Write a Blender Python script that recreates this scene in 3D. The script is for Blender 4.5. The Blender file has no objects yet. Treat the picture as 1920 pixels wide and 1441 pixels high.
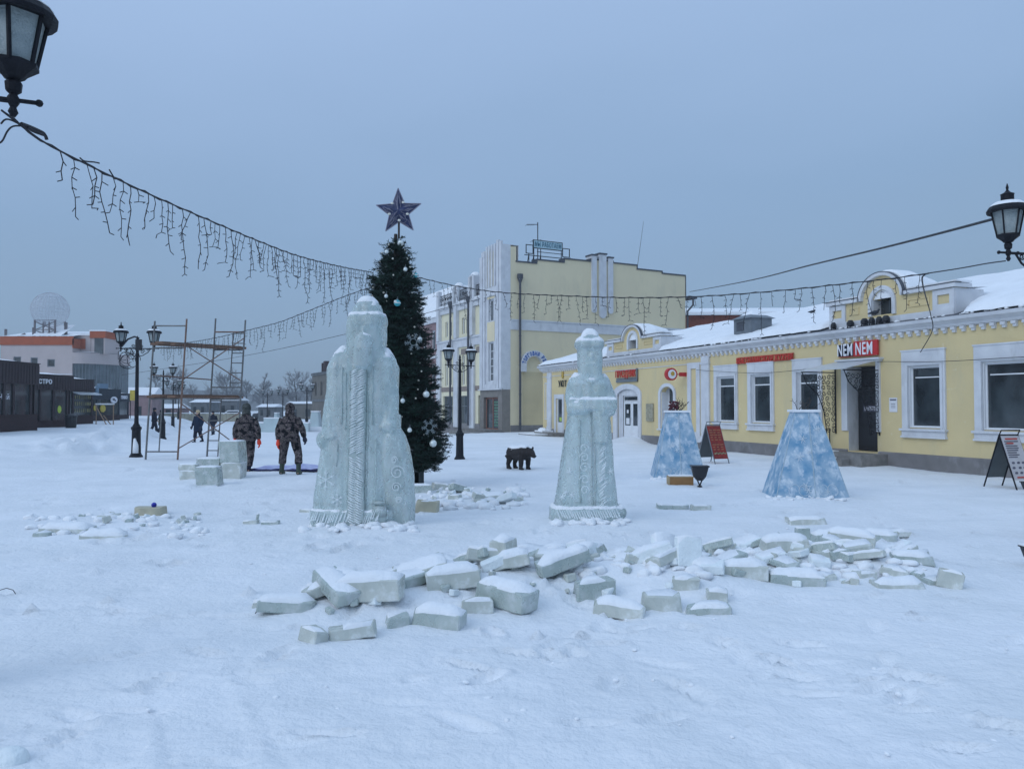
import bpy, math, random
import numpy as np
from mathutils import Vector, Matrix, noise as mnoise
from mathutils.geometry import tessellate_polygon
C = bpy.context.scene.collection
SC = bpy.context.scene
PI = math.pi
HAZE = 0.0011
R = math.radians

# ------------------------------------------------------------------ camera
CAM_H = 1.7
FPX = 1450.0
PITCH = math.atan((760 - 720.5) / FPX)
cd = bpy.data.cameras.new('camera')
cd.sensor_width = 36.0
cd.lens = 36.0 * FPX / 1920
cd.clip_end = 3000
cam = bpy.data.objects.new('camera', cd)
C.objects.link(cam)
cam.location = (0, 0, CAM_H)
cam.rotation_euler = (R(90) + PITCH, 0, 0)
SC.camera = cam

# ------------------------------------------------------------------ sky, sun, exposure
SUN_EL, SUN_AZ = R(33), R(-125)
w = bpy.data.worlds.new('World')
SC.world = w
w.use_nodes = True
nt = w.node_tree
nt.nodes.clear()
out = nt.nodes.new('ShaderNodeOutputWorld')
bg1 = nt.nodes.new('ShaderNodeBackground')
bg2 = nt.nodes.new('ShaderNodeBackground')
add = nt.nodes.new('ShaderNodeAddShader')
sky = nt.nodes.new('ShaderNodeTexSky')
sky.sky_type = 'NISHITA'
sky.sun_disc = False
sky.sun_elevation = SUN_EL
sky.sun_rotation = SUN_AZ
sky.altitude = 300
sky.dust_density = 4
nt.links.new(sky.outputs[0], bg1.inputs[0])
bg1.inputs[1].default_value = 0.012
tc = nt.nodes.new('ShaderNodeTexCoord')
sep = nt.nodes.new('ShaderNodeSeparateXYZ')
nt.links.new(tc.outputs['Generated'], sep.inputs[0])
nz = nt.nodes.new('ShaderNodeTexNoise')
nz.inputs['Scale'].default_value = 1.3
nz.inputs['Detail'].default_value = 3
mp = nt.nodes.new('ShaderNodeMapping')
mp.inputs['Scale'].default_value = (1, 1, 3.0)
nt.links.new(tc.outputs['Generated'], mp.inputs[0])
nt.links.new(mp.outputs[0], nz.inputs['Vector'])
ma = nt.nodes.new('ShaderNodeMath')
ma.operation = 'MULTIPLY_ADD'
ma.inputs[1].default_value = 0.26
nt.links.new(nz.outputs['Fac'], ma.inputs[0])
sb = nt.nodes.new('ShaderNodeMath')
sb.operation = 'SUBTRACT'
sb.inputs[1].default_value = 0.13
nt.links.new(sep.outputs['Z'], sb.inputs[0])
nt.links.new(sb.outputs[0], ma.inputs[2])
cr = nt.nodes.new('ShaderNodeValToRGB')
E_ = cr.color_ramp.elements
E_[0].position = 0.0; E_[0].color = (0.230, 0.330, 0.455, 1)
E_[1].position = 1.0; E_[1].color = (0.53, 0.74, 1.05, 1)
for p_, c_ in ((0.10, (0.232, 0.350, 0.505, 1)), (0.25, (0.250, 0.385, 0.585, 1)), (0.45, (0.335, 0.480, 0.725, 1))):
    e = E_.new(p_); e.color = c_
mx_ = nt.nodes.new('ShaderNodeMath'); mx_.operation = 'MULTIPLY_ADD'; mx_.inputs[1].default_value = -0.10
nt.links.new(sep.outputs['X'], mx_.inputs[0]); nt.links.new(ma.outputs[0], mx_.inputs[2])
nt.links.new(mx_.outputs[0], cr.inputs[0])
nt.links.new(cr.outputs[0], bg2.inputs[0])
bg2.inputs[1].default_value = 1.0
nt.links.new(bg1.outputs[0], add.inputs[0])
nt.links.new(bg2.outputs[0], add.inputs[1])
nt.links.new(add.outputs[0], out.inputs[0])
sl = bpy.data.lights.new('sun', 'SUN')
sl.energy = 0.82
sl.angle = R(38)
sl.color = (0.80, 0.90, 1.0)
so = bpy.data.objects.new('sun', sl)
C.objects.link(so)
so.location = (-20, -10, 30)
# light from behind-left of the camera, high
so.rotation_euler = Vector((-0.55, -0.55, math.tan(SUN_EL) * 0.78)).to_track_quat('Z', 'Y').to_euler()
vs = SC.view_settings
vs.view_transform = 'Standard'
vs.look = 'None'
vs.exposure = 0.0
vs.gamma = 1.0
vs.use_curve_mapping = False
try:
    SC.cycles.use_denoising = True
    SC.cycles.max_bounces = 6
    SC.cycles.volume_bounces = 0
    SC.cycles.transparent_max_bounces = 8
except Exception:
    pass

# ------------------------------------------------------------------ picture-to-place measuring
_cp, _sp = math.cos(PITCH), math.sin(PITCH)
def ray(px, py):
    u = (px - 960) / FPX; v = (720.5 - py) / FPX
    return (u, _cp - v * _sp, _sp + v * _cp)
def G(px, py, z=0.0):
    r = ray(px, py); t = (z - CAM_H) / r[2]
    return (r[0] * t, r[1] * t)
def P(px, py, Y):
    r = ray(px, py); t = Y / r[1]
    return Vector((r[0] * t, Y, CAM_H + r[2] * t))

# ------------------------------------------------------------------ materials
MATS = {}
def mat(name, col, rough=0.7, var=0.12, scale=6.0, bump=0.0, bscale=40.0, metal=0.0, col2=None, spec=0.5,
        sss=0.0, ramp=None, detail=4.0, alpha=1.0, stretch=None, trans=0.0):
    m = bpy.data.materials.new(name)
    m.use_nodes = True
    t = m.node_tree
    b = t.nodes['Principled BSDF']
    b.inputs['Roughness'].default_value = rough
    b.inputs['Metallic'].default_value = metal
    b.inputs['Specular IOR Level'].default_value = spec
    if sss:
        b.inputs['Subsurface Weight'].default_value = sss
        b.inputs['Subsurface Radius'].default_value = (0.05, 0.07, 0.08)
    if trans:
        b.inputs['Transmission Weight'].default_value = trans
    b.inputs['Alpha'].default_value = alpha
    tcn = t.nodes.new('ShaderNodeTexCoord')
    src = tcn.outputs['Object']
    if stretch:
        mpn = t.nodes.new('ShaderNodeMapping'); mpn.inputs['Scale'].default_value = stretch
        t.links.new(src, mpn.inputs[0]); src = mpn.outputs[0]
    n = t.nodes.new('ShaderNodeTexNoise')
    n.inputs['Scale'].default_value = scale; n.inputs['Detail'].default_value = detail
    t.links.new(src, n.inputs['Vector'])
    r_ = t.nodes.new('ShaderNodeValToRGB')
    if col2 is None:
        col2 = tuple(max(0.0, c * (1 - var)) for c in col)
        col = tuple(min(1.0, c * (1 + var * 0.6)) for c in col)
    r_.color_ramp.elements[0].position = 0.3; r_.color_ramp.elements[0].color = (*col2, 1)
    r_.color_ramp.elements[1].position = 0.7; r_.color_ramp.elements[1].color = (*col, 1)
    if ramp:
        r_.color_ramp.interpolation = 'CONSTANT'
        els = r_.color_ramp.elements
        els[0].position = ramp[0][0]; els[0].color = (*ramp[0][1], 1)
        els[1].position = ramp[1][0]; els[1].color = (*ramp[1][1], 1)
        for q, c in ramp[2:]:
            e2 = els.new(q); e2.color = (*c, 1)
    t.links.new(n.outputs['Fac'], r_.inputs[0])
    t.links.new(r_.outputs[0], b.inputs['Base Color'])
    if bump:
        n2 = t.nodes.new('ShaderNodeTexNoise'); n2.inputs['Scale'].default_value = bscale
        n2.inputs['Detail'].default_value = 5
        t.links.new(src, n2.inputs['Vector'])
        bn = t.nodes.new('ShaderNodeBump'); bn.inputs['Strength'].default_value = bump
        bn.inputs['Distance'].default_value = 0.02
        t.links.new(n2.outputs['Fac'], bn.inputs['Height'])
        t.links.new(bn.outputs[0], b.inputs['Normal'])
    MATS[name] = m
    return m

def weather(m, scale, col, lo=0.56, hi=0.72, stretch=(1, 1, 1), fac=0.5, detail=8):
    """mixes a second layer of stains of their own shape over a material"""
    t = m.node_tree; b = t.nodes['Principled BSDF']; src = b.inputs['Base Color'].links[0].from_socket
    tcn = t.nodes.new('ShaderNodeTexCoord'); mpn = t.nodes.new('ShaderNodeMapping'); mpn.inputs['Scale'].default_value = stretch
    n = t.nodes.new('ShaderNodeTexNoise'); n.inputs['Scale'].default_value = scale; n.inputs['Detail'].default_value = detail; n.inputs['Roughness'].default_value = 0.62
    t.links.new(tcn.outputs['Object'], mpn.inputs[0]); t.links.new(mpn.outputs[0], n.inputs['Vector'])
    r_ = t.nodes.new('ShaderNodeMapRange'); r_.inputs['From Min'].default_value = lo; r_.inputs['From Max'].default_value = hi; r_.inputs['To Max'].default_value = fac
    t.links.new(n.outputs['Fac'], r_.inputs['Value'])
    mx = t.nodes.new('ShaderNodeMix'); mx.data_type = 'RGBA'
    t.links.new(r_.outputs[0], mx.inputs['Factor']); t.links.new(src, mx.inputs[6]); mx.inputs[7].default_value = (*col, 1)
    t.links.new(mx.outputs[2], b.inputs['Base Color'])
def rough_var(m, scale, a, b_, lo=.35, hi=.65):
    t = m.node_tree; b = t.nodes['Principled BSDF']
    tcn = t.nodes.new('ShaderNodeTexCoord'); n = t.nodes.new('ShaderNodeTexNoise'); n.inputs['Scale'].default_value = scale; n.inputs['Detail'].default_value = 6
    t.links.new(tcn.outputs['Object'], n.inputs['Vector'])
    r_ = t.nodes.new('ShaderNodeMapRange'); r_.inputs['From Min'].default_value = lo; r_.inputs['From Max'].default_value = hi; r_.inputs['To Min'].default_value = a; r_.inputs['To Max'].default_value = b_
    t.links.new(n.outputs['Fac'], r_.inputs['Value']); t.links.new(r_.outputs[0], b.inputs['Roughness'])
snow_m = mat('snow', (0.86, 0.87, 0.89), 0.85, 0.05, 2.0, 0.6, 22.0, spec=0.25)
ice_m = mat('carved_ice', (0.78, 0.88, 0.86), 0.2, col2=(0.57, 0.69, 0.68), scale=5.5, bump=0.8, bscale=8.0, sss=0.10, detail=3, stretch=(1.6, 1.6, 0.45), trans=0.52)
frost_m = mat('frosted_ice', (0.80, 0.85, 0.86), 0.6, 0.06, 8, 0.6, 40)
block_m = mat('block_ice', (0.62, 0.64, 0.59), 0.3, col2=(0.46, 0.49, 0.45), scale=4.0, bump=0.5, bscale=12.0, sss=0.15, detail=6)
block2_m = mat('clear_ice', (0.62, 0.68, 0.64), 0.3, col2=(0.46, 0.54, 0.51), scale=5.0, bump=0.4, bscale=12.0, sss=0.12, detail=6, trans=0.25)
iron_m = mat('black_iron', (0.008, 0.009, 0.014), 0.55, 0.3, 12, 0.3, 60, spec=0.22)
cable_m = mat('black_cable', (0.015, 0.015, 0.022), 0.6, 0.2)
lampglass_m = mat('lamp_glass', (0.36, 0.40, 0.40), 0.25, col2=(0.22, 0.27, 0.28), scale=9, bump=0.7, bscale=70, spec=0.6)
yellow_m = mat('yellow_plaster', (0.71, 0.565, 0.30), 0.9, col2=(0.63, 0.505, 0.275), scale=0.9, bump=0.25, bscale=25, detail=8)
yellow2_m = mat('pale_yellow_plaster', (0.76, 0.66, 0.445), 0.9, col2=(0.70, 0.605, 0.415), scale=0.5, bump=0.2, bscale=20, detail=8)
beige_m = mat('beige_plaster', (0.62, 0.52, 0.32), 0.9, 0.1, 0.8, 0.2, 20, detail=8)
white_m = mat('white_trim', (0.68, 0.69, 0.71), 0.75, col2=(0.56, 0.57, 0.60), scale=2.2, bump=0.2, bscale=30, detail=8)
wframe_m = mat('white_window_frame', (0.75, 0.76, 0.78), 0.4, 0.04)
plinth_m = mat('grey_plinth', (0.20, 0.19, 0.19), 0.9, 0.25, 1.6, 0.3, 30)
stone_m = mat('stone_steps', (0.22, 0.21, 0.20), 0.9, 0.3, 5, 0.4, 30)
redstone_m = mat('red_granite', (0.28, 0.13, 0.10), 0.8, 0.3, 9, 0.2, 50)
tilestone_m = mat('taupe_stone', (0.22, 0.20, 0.18), 0.6, 0.15, 3)
metal_m = mat('grey_metal', (0.17, 0.19, 0.21), 0.5, 0.15, 5, metal=0.2)
dkmetal_m = mat('dark_flashing', (0.06, 0.065, 0.08), 0.5, 0.2, 5)
awn_m = mat('awning_sheet', (0.86, 0.88, 0.90), 0.4, 0.04, 3, trans=0.5)
def glass_mat(name, c1, c2, scale, stretch=(1, 1, 0.6)):
    return mat(name, c1, 0.06, col2=c2, scale=scale, spec=0.9, detail=3, stretch=stretch)
glass_m = glass_mat('dark_window_glass', (0.055, 0.070, 0.078), (0.010, 0.013, 0.016), 1.7)  # paler grey-blue tone puts faint reflections into the glass colour
glass2_m = glass_mat('grey_window_glass', (0.10, 0.12, 0.13), (0.03, 0.038, 0.045), 1.2)
pine_m = mat('fir_needles', (0.010, 0.034, 0.022), 0.7, col2=(0.004, 0.012, 0.011), scale=5, spec=0.2)
bark_m = mat('dark_bark', (0.05, 0.04, 0.035), 0.9, 0.3, 9, 0.4, 40)
twig_m = mat('frosted_twigs', (0.27, 0.275, 0.29), 0.9, 0.25, 2)
bear_m = mat('brown_wood', (0.018, 0.013, 0.013), 0.75, 0.35, 7, 0.7, 30)
camo_m = mat('camouflage_cloth', (0, 0, 0), 0.95, scale=9.0, detail=2.0, stretch=(1, 1, 1.3), spec=0.15, bump=0.3, bscale=25,
             ramp=[(0.0, (0.008, 0.009, 0.012)), (0.43, (0.10, 0.080, 0.082)), (0.49, (0.012, 0.014, 0.014)),
                   (0.54, (0.23, 0.18, 0.185)), (0.585, (0.030, 0.036, 0.028)), (0.63, (0.12, 0.10, 0.10))])
fur_m = mat('grey_hood_cloth', (0.09, 0.095, 0.09), 0.95, scale=16.0, col2=(0.02, 0.026, 0.022), bump=0.6, bscale=60)
glove_m = mat('orange_glove', (0.85, 0.07, 0.03), 0.7, 0.1)
bluglove_m = mat('dark_glove', (0.015, 0.018, 0.04), 0.7, 0.1)
boot_m = mat('green_rubber', (0.035, 0.055, 0.035), 0.5, 0.2)
darkcloth_m = mat('dark_coat', (0.010, 0.013, 0.028), 0.9, 0.3, 8, spec=0.2)
navy_m = mat('navy_coat', (0.010, 0.022, 0.050), 0.9, 0.3, 8, spec=0.2)
skin_m = mat('skin', (0.50, 0.30, 0.22), 0.6, 0.08)
hair_m = mat('dark_hair', (0.03, 0.02, 0.015), 0.8, 0.2)
beigehat_m = mat('beige_knit', (0.50, 0.38, 0.24), 0.95, 0.2, 20)
blue_m = mat('blue_painted_panel', (0.42, 0.53, 0.62), 0.6, scale=4.5, col2=(0.10, 0.27, 0.44), detail=12, bump=0.15, bscale=30)
greypanel_m = mat('grey_board_back', (0.09, 0.11, 0.12), 0.7, 0.1)
redpanel_m = mat('red_menu_panel', (0.34, 0.03, 0.02), 0.6, col2=(0.16, 0.02, 0.02), scale=9, detail=5)
whitepanel_m = mat('white_menu_panel', (0.52, 0.50, 0.52), 0.6, 0.08, 5)
wood_m = mat('plywood', (0.30, 0.16, 0.06), 0.8, 0.2, 5, stretch=(1, 1, 6))
plank_m = mat('scaffold_plank', (0.18, 0.105, 0.07), 0.85, 0.35, 4, stretch=(1, 6, 6))
tube_m = mat('scaffold_tube', (0.17, 0.17, 0.17), 0.5, 0.3, 6, metal=0.3)
rust_m = mat('rusty_tube', (0.20, 0.12, 0.09), 0.7, 0.4, 6)
red_m = mat('red_sign', (0.50, 0.02, 0.02), 0.5, 0.1)
redletter_m = mat('red_letters', (0.55, 0.035, 0.02), 0.5, 0.1)
white_sign_m = mat('white_letters', (0.80, 0.80, 0.84), 0.5, 0.03)
blueletter_m = mat('blue_letters', (0.02, 0.10, 0.38), 0.5, 0.1)
tealletter_m = mat('teal_letters', (0.01, 0.12, 0.20), 0.5, 0.1)
tealbg_m = mat('pale_teal_panel', (0.46, 0.64, 0.70), 0.6, 0.1)
black_m = mat('black_plastic', (0.010, 0.011, 0.016), 0.45, 0.2)
gold_m = mat('gold_emblem', (0.50, 0.33, 0.05), 0.5, 0.1)
darkdoor_m = mat('dark_door', (0.008, 0.008, 0.012), 0.45, 0.3, 4)
brick_m = mat('red_brick', (0.22, 0.065, 0.04), 0.9, 0.25, 7, 0.3, 40)
brownclad_m = mat('brown_cladding', (0.034, 0.020, 0.024), 0.7, 0.35, 6, stretch=(8, 8, 0.3))
brownbase_m = mat('brown_brick_base', (0.040, 0.020, 0.022), 0.9, 0.3, 14)
navyclad_m = mat('dark_blue_cladding', (0.025, 0.035, 0.05), 0.7, 0.25, 6)
pinkwall_m = mat('pale_pink_wall', (0.50, 0.425, 0.41), 0.9, 0.06, 1)
orangeband_m = mat('orange_band', (0.38, 0.09, 0.035), 0.9, 0.12, 2)
greywall_m = mat('grey_brown_wall', (0.145, 0.135, 0.12), 0.9, 0.2, 1.0)
farpink_m = mat('far_pink_wall', (0.30, 0.20, 0.20), 0.9, 0.2, 1.0)
farwall_m = mat('far_grey_wall', (0.15, 0.16, 0.17), 0.9, 0.3, 1.0)
farfence_m = mat('far_beige_fence', (0.33, 0.31, 0.24), 0.9, 0.2, 1.0)
yellowsign_m = mat('yellow_sign', (0.55, 0.42, 0.05), 0.6, 0.2, 5)
greensign_m = mat('green_sticker', (0.45, 0.60, 0.08), 0.6, 0.15, 6)
starblue_m = mat('star_dark_panel', (0.020, 0.030, 0.10), 0.4, 0.4, 8)
starlight_m = mat('star_light_wire', (0.26, 0.25, 0.32), 0.5, 0.1)
silver_m = mat('silver_bauble', (0.70, 0.74, 0.72), 0.25, 0.15, 8, metal=0.3)
aqua_m = mat('aqua_bauble', (0.05, 0.36, 0.42), 0.25, 0.15, 8)
bulb_m = mat('clear_bulb', (0.75, 0.72, 0.62), 0.3, 0.1)
flake_m = mat('grey_snowflake', (0.16, 0.19, 0.20), 0.6, 0.15)
tarp_m = mat('violet_tarp', (0.36, 0.36, 0.62), 0.6, col2=(0.55, 0.58, 0.75), scale=3)
tarpdark_m = mat('navy_tarp', (0.012, 0.014, 0.09), 0.5, 0.3, 3)
blueball_m = mat('blue_ball', (0.005, 0.01, 0.35), 0.35, 0.1)
dirty_ice_m = mat('yellowish_ice', (0.50, 0.46, 0.34), 0.5, 0.2, 5, 0.4, 14)
redflower_m = mat('dark_red_tinsel', (0.10, 0.01, 0.02), 0.8, 0.3)
paper_m = mat('white_notice', (0.72, 0.72, 0.74), 0.7, 0.04)
greytext_m = mat('grey_print', (0.12, 0.12, 0.16), 0.7, 0.1)
relief_m = mat('beige_relief', (0.36, 0.33, 0.24), 0.85, 0.3, 12, 0.8, 30)
car_m = mat('dark_car_paint', (0.05, 0.055, 0.065), 0.4, 0.1)
pigeon_m = mat('pigeon_grey', (0.03, 0.035, 0.045), 0.8, 0.3)
radome_m = mat('pale_radome_mesh', (0.60, 0.60, 0.64), 0.7, 0.05, alpha=0.25)

for q_, c_ in ((yellow_m, (.50, .44, .30)), (yellow2_m, (.56, .50, .36))):
    weather(q_, 1.1, c_, .52, .72, (1, 1, .35), .55)
    weather(q_, 3.0, (.80, .74, .56), .62, .68, (1, 1, 1), .35)
weather(white_m, 2.4, (.36, .36, .36), .56, .74, (1, 1, .3), .6)
weather(plinth_m, 2.0, (.34, .34, .35), .55, .7, (1, 1, .6), .5)
weather(ice_m, 3.5, (.86, .91, .91), .42, .72, (1.6, 1.6, .25), .65, 3)
weather(ice_m, 1.3, (.42, .53, .56), .50, .74, (4, 4, .2), .5, 2)
rough_var(ice_m, 11, .08, .6)
weather(block_m, 7.0, (.80, .83, .83), .54, .66, (1, 1, 1), .7); rough_var(block_m, 9, .1, .6)
weather(block2_m, 7.0, (.80, .83, .83), .54, .66, (1, 1, 1), .7); rough_var(block2_m, 9, .1, .6)
weather(blue_m, 6.0, (.70, .75, .80), .50, .64, (1, 1, .8), .8)
# ------------------------------------------------------------------ object helpers
def tag(o, label=None, cat=None, group=None, kind=None):
    if label: o['label'] = label
    if cat: o['category'] = cat
    if group: o['group'] = group
    if kind: o['kind'] = kind
    return o
def thing(name, label, cat, loc=(0, 0, 0), rz=0.0, group=None):
    o = bpy.data.objects.new(name, None)
    C.objects.link(o)
    o.empty_display_size = 0.2
    o.location = loc; o.rotation_euler = (0, 0, rz)
    return tag(o, label, cat, group)
def copy_tree(o, parent=None):
    c = o.copy(); C.objects.link(c); c.parent = parent
    for ch in list(o.children):
        copy_tree(ch, c)
    return c

class MB:
    def __init__(s):
        s.v = []; s.f = []; s.m = []; s.cur = 0
    def add(s, vs_, fs_):
        b = len(s.v)
        s.v.extend([tuple(q) for q in vs_])
        for f in fs_:
            s.f.append(tuple(b + i for i in f)); s.m.append(s.cur)
        return s
    def mi(s, i):
        s.cur = i; return s
    def box(s, x0, y0, z0, x1, y1, z1):
        if x0 > x1: x0, x1 = x1, x0
        if y0 > y1: y0, y1 = y1, y0
        if z0 > z1: z0, z1 = z1, z0
        return s.add([(x0, y0, z0), (x1, y0, z0), (x1, y1, z0), (x0, y1, z0), (x0, y0, z1), (x1, y0, z1), (x1, y1, z1), (x0, y1, z1)],
                     [(0, 3, 2, 1), (4, 5, 6, 7), (0, 1, 5, 4), (1, 2, 6, 5), (2, 3, 7, 6), (3, 0, 4, 7)])
    def path(s, pts, rad, n=6, caps=True):
        pts = [Vector(p) for p in pts]
        if not isinstance(rad, (list, tuple)): rad = [rad] * len(pts)
        vs_ = []; k = len(pts)
        ref = None
        for i, p in enumerate(pts):
            d = (pts[min(i + 1, k - 1)] - pts[max(i - 1, 0)])
            if d.length < 1e-9: d = Vector((0, 0, 1))
            d.normalize()
            if ref is None:
                ref = Vector((0, 0, 1)) if abs(d.z) < 0.9 else Vector((1, 0, 0))
            a = d.cross(ref)
            if a.length < 1e-4: a = d.cross(Vector((0.3, 1, 0.2)))
            a.normalize(); b = a.cross(d).normalized(); ref = b
            ref = b
            for j in range(n):
                t = 2 * PI * j / n
                vs_.append(p + (a * math.cos(t) + b * math.sin(t)) * rad[i])
        fs_ = []
        for i in range(k - 1):
            for j in range(n):
                j2 = (j + 1) % n
                fs_.append((i * n + j, (i + 1) * n + j, (i + 1) * n + j2, i * n + j2))
        if caps:
            fs_.append(tuple(range(n))); fs_.append(tuple((k - 1) * n + j for j in reversed(range(n))))
        return s.add(vs_, fs_)
    def tube(s, a, b, r0, r1=None, n=8):
        return s.path([a, b], [r0, r0 if r1 is None else r1], n)
    def lathe(s, prof, n=12, c=(0, 0, 0), rot=0.0):
        vs_ = []; fs_ = []
        for r, z in prof:
            for j in range(n):
                t = 2 * PI * j / n + rot
                vs_.append((c[0] + r * math.cos(t), c[1] + r * math.sin(t), c[2] + z))
        for i in range(len(prof) - 1):
            for j in range(n):
                j2 = (j + 1) % n
                fs_.append((i * n + j, i * n + j2, (i + 1) * n + j2, (i + 1) * n + j))
        fs_.append(tuple(reversed(range(n)))); fs_.append(tuple((len(prof) - 1) * n + j for j in range(n)))
        return s.add(vs_, fs_)
    def ball(s, c, r, n=10, sc=(1, 1, 1)):
        vs_ = [(c[0], c[1], c[2] - r * sc[2])]; m = max(4, n // 2 + 1); fs_ = []
        for i in range(1, m):
            ph = -PI / 2 + PI * i / m
            for j in range(n):
                t = 2 * PI * j / n
                vs_.append((c[0] + r * sc[0] * math.cos(ph) * math.cos(t), c[1] + r * sc[1] * math.cos(ph) * math.sin(t), c[2] + r * sc[2] * math.sin(ph)))
        vs_.append((c[0], c[1], c[2] + r * sc[2])); L = len(vs_) - 1
        for j in range(n):
            fs_.append((0, 1 + (j + 1) % n, 1 + j))
            fs_.append((L, L - n + j, L - n + (j + 1) % n))
        for i in range(m - 2):
            for j in range(n):
                a = 1 + i * n + j; b = 1 + i * n + (j + 1) % n
                fs_.append((a, b, b + n, a + n))
        return s.add(vs_, fs_)
    def prism(s, poly, y0, y1):
        """outline in (x, z), extruded along y"""
        n = len(poly)
        tri = tessellate_polygon([[Vector((p[0], p[1], 0)) for p in poly]])
        vs_ = [(p[0], y0, p[1]) for p in poly] + [(p[0], y1, p[1]) for p in poly]
        fs_ = [tuple(t) for t in tri] + [tuple(n + i for i in reversed(t)) for t in tri]
        for i in range(n):
            j = (i + 1) % n
            fs_.append((i, j, n + j, n + i))
        return s.add(vs_, fs_)
    def loft(s, secs, n=24, caps=True):
        """secs: (z, cx, cy, hx, hy, exponent)"""
        vs_ = []
        for z, cx, cy, hx, hy, e in secs:
            for j in range(n):
                t = 2 * PI * j / n
                ct, st = math.cos(t), math.sin(t)
                vs_.append((cx + hx * math.copysign(abs(ct) ** (2 / e), ct), cy + hy * math.copysign(abs(st) ** (2 / e), st), z))
        fs_ = []
        for i in range(len(secs) - 1):
            for j in range(n):
                j2 = (j + 1) % n
                fs_.append((i * n + j, i * n + j2, (i + 1) * n + j2, (i + 1) * n + j))
        if caps:
            fs_.append(tuple(reversed(range(n)))); fs_.append(tuple((len(secs) - 1) * n + j for j in range(n)))
        return s.add(vs_, fs_)
    def build(s, name, mats, parent=None, smooth=False, fixn=True):
        me = bpy.data.meshes.new(name)
        me.from_pydata(s.v, [], s.f)
        if not isinstance(mats, (list, tuple)): mats = [mats]
        for m in mats: me.materials.append(m)
        if len(mats) > 1:
            me.polygons.foreach_set('material_index', s.m)
        if fixn:
            import bmesh
            bm = bmesh.new(); bm.from_mesh(me)
            bmesh.ops.recalc_face_normals(bm, faces=bm.faces)
            bm.to_mesh(me); bm.free()
        if smooth:
            me.polygons.foreach_set('use_smooth', [True] * len(me.polygons))
        me.update()
        o = bpy.data.objects.new(name, me)
        C.objects.link(o)
        if parent is not None: o.parent = parent
        return o

_TS = bpy.data.scenes.new('workbench')
def to_mesh(o):
    """evaluates one object on its own, away from the growing scene"""
    for c_ in list(o.users_collection): c_.objects.unlink(o)
    _TS.collection.objects.link(o)
    vl = _TS.view_layers[0]; vl.update()
    me = bpy.data.meshes.new_from_object(o.evaluated_get(vl.depsgraph))
    bpy.data.objects.remove(o)
    return me
def fuse(mb, name, m, parent=None, voxel=0.02, smooth_it=3, rough=0.0, rscale=8.0, seed=0.0, zs_=1.0):
    """melts overlapping solids into ONE continuous surface"""
    o = mb.build(name + '_src', m)
    md = o.modifiers.new('r', 'REMESH'); md.mode = 'VOXEL'; md.voxel_size = voxel
    if smooth_it:
        sm = o.modifiers.new('s', 'SMOOTH'); sm.factor = 0.5; sm.iterations = smooth_it
    me = to_mesh(o)
    me.name = name
    if rough:
        me.update()
        no = [v.normal.copy() for v in me.vertices]; co = [v.co.copy() for v in me.vertices]
        arr = []
        for p_, n_ in zip(co, no):
            q_ = Vector((p_.x, p_.y, p_.z * zs_))
            d = mnoise.noise(q_ * rscale + Vector((seed, 0, 0))) + 0.5 * mnoise.noise(q_ * rscale * 2.3)
            arr.extend(p_ + n_ * d * rough)
        me.vertices.foreach_set('co', arr)
    me.polygons.foreach_set('use_smooth', [True] * len(me.polygons))
    me.update()
    o2 = bpy.data.objects.new(name, me)
    C.objects.link(o2)
    if parent is not None: o2.parent = parent
    return o2

def snowcap(src, name, parent, thick=0.04, nmin=0.55, zmin=-1e9, fall=0.05, jit=0.35, m=None, seed=0.0, rot=None, keep=None):
    """snow lying on the upward faces of src (mesh object whose mesh is in the parent's frame)"""
    me = src.data
    me.update()
    up = Vector((0, 0, 1))
    if rot is not None: up = rot.inverted() @ up
    faces = []
    for p in me.polygons:
        if p.normal.dot(up) > nmin and p.center.dot(up) > zmin:
            if keep is None or keep(p.center): faces.append(p)
    if not faces: return None
    use = {}
    cnt = {}
    for p in faces:
        for k in p.edge_keys: cnt[k] = cnt.get(k, 0) + 1
    border = set()
    for k, c in cnt.items():
        if c == 1: border.add(k[0]); border.add(k[1])
    bpts = [me.vertices[i].co for i in border]
    from mathutils.kdtree import KDTree
    kd = KDTree(max(1, len(bpts)))
    for i, b in enumerate(bpts): kd.insert(b, i)
    kd.balance()
    mb = MB(); fs_ = []
    for p in faces:
        f = []
        for i in p.vertices:
            if i not in use:
                use[i] = len(mb.v)
                co = me.vertices[i].co
                d = kd.find(co)[2] if bpts else 1
                t = thick * (1 - math.exp(-d / fall)) * (1 + jit * mnoise.noise(Vector(co) * 7 + Vector((seed, 3, 1)))) + (0.006 if i not in border else -0.004)
                mb.v.append(tuple(co + up * t))
            f.append(use[i])
        fs_.append(tuple(f))
    mb.f = fs_; mb.m = [0] * len(fs_)
    return mb.build(name, m or snow_m, parent, smooth=True, fixn=False)

def text_obj(s, name, m, parent, w_, h_, x=0, y=0, z=0, depth=0.02, bold=0.0, plane='xz', flip=False):
    cu = bpy.data.curves.new('t', 'FONT')
    cu.body = s; cu.space_character = 1.12; cu.extrude = 0.5; cu.offset = bold; cu.resolution_u = 2
    o = bpy.data.objects.new('t', cu); C.objects.link(o)
    me = to_mesh(o)
    co = [v.co.copy() for v in me.vertices]
    x0 = min(c.x for c in co); x1 = max(c.x for c in co); y0 = min(c.y for c in co); y1 = max(c.y for c in co)
    for v, c in zip(me.vertices, co):
        a = (c.x - x0) / (x1 - x0) * w_; b = (c.y - y0) / (y1 - y0) * h_
        if flip: a = w_ - a
        v.co = (x + a, y - c.z * depth, z + b)
    me.materials.clear(); me.materials.append(m)
    me.name = name
    o2 = bpy.data.objects.new(name, me); C.objects.link(o2)
    if parent is not None: o2.parent = parent
    return o2

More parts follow.
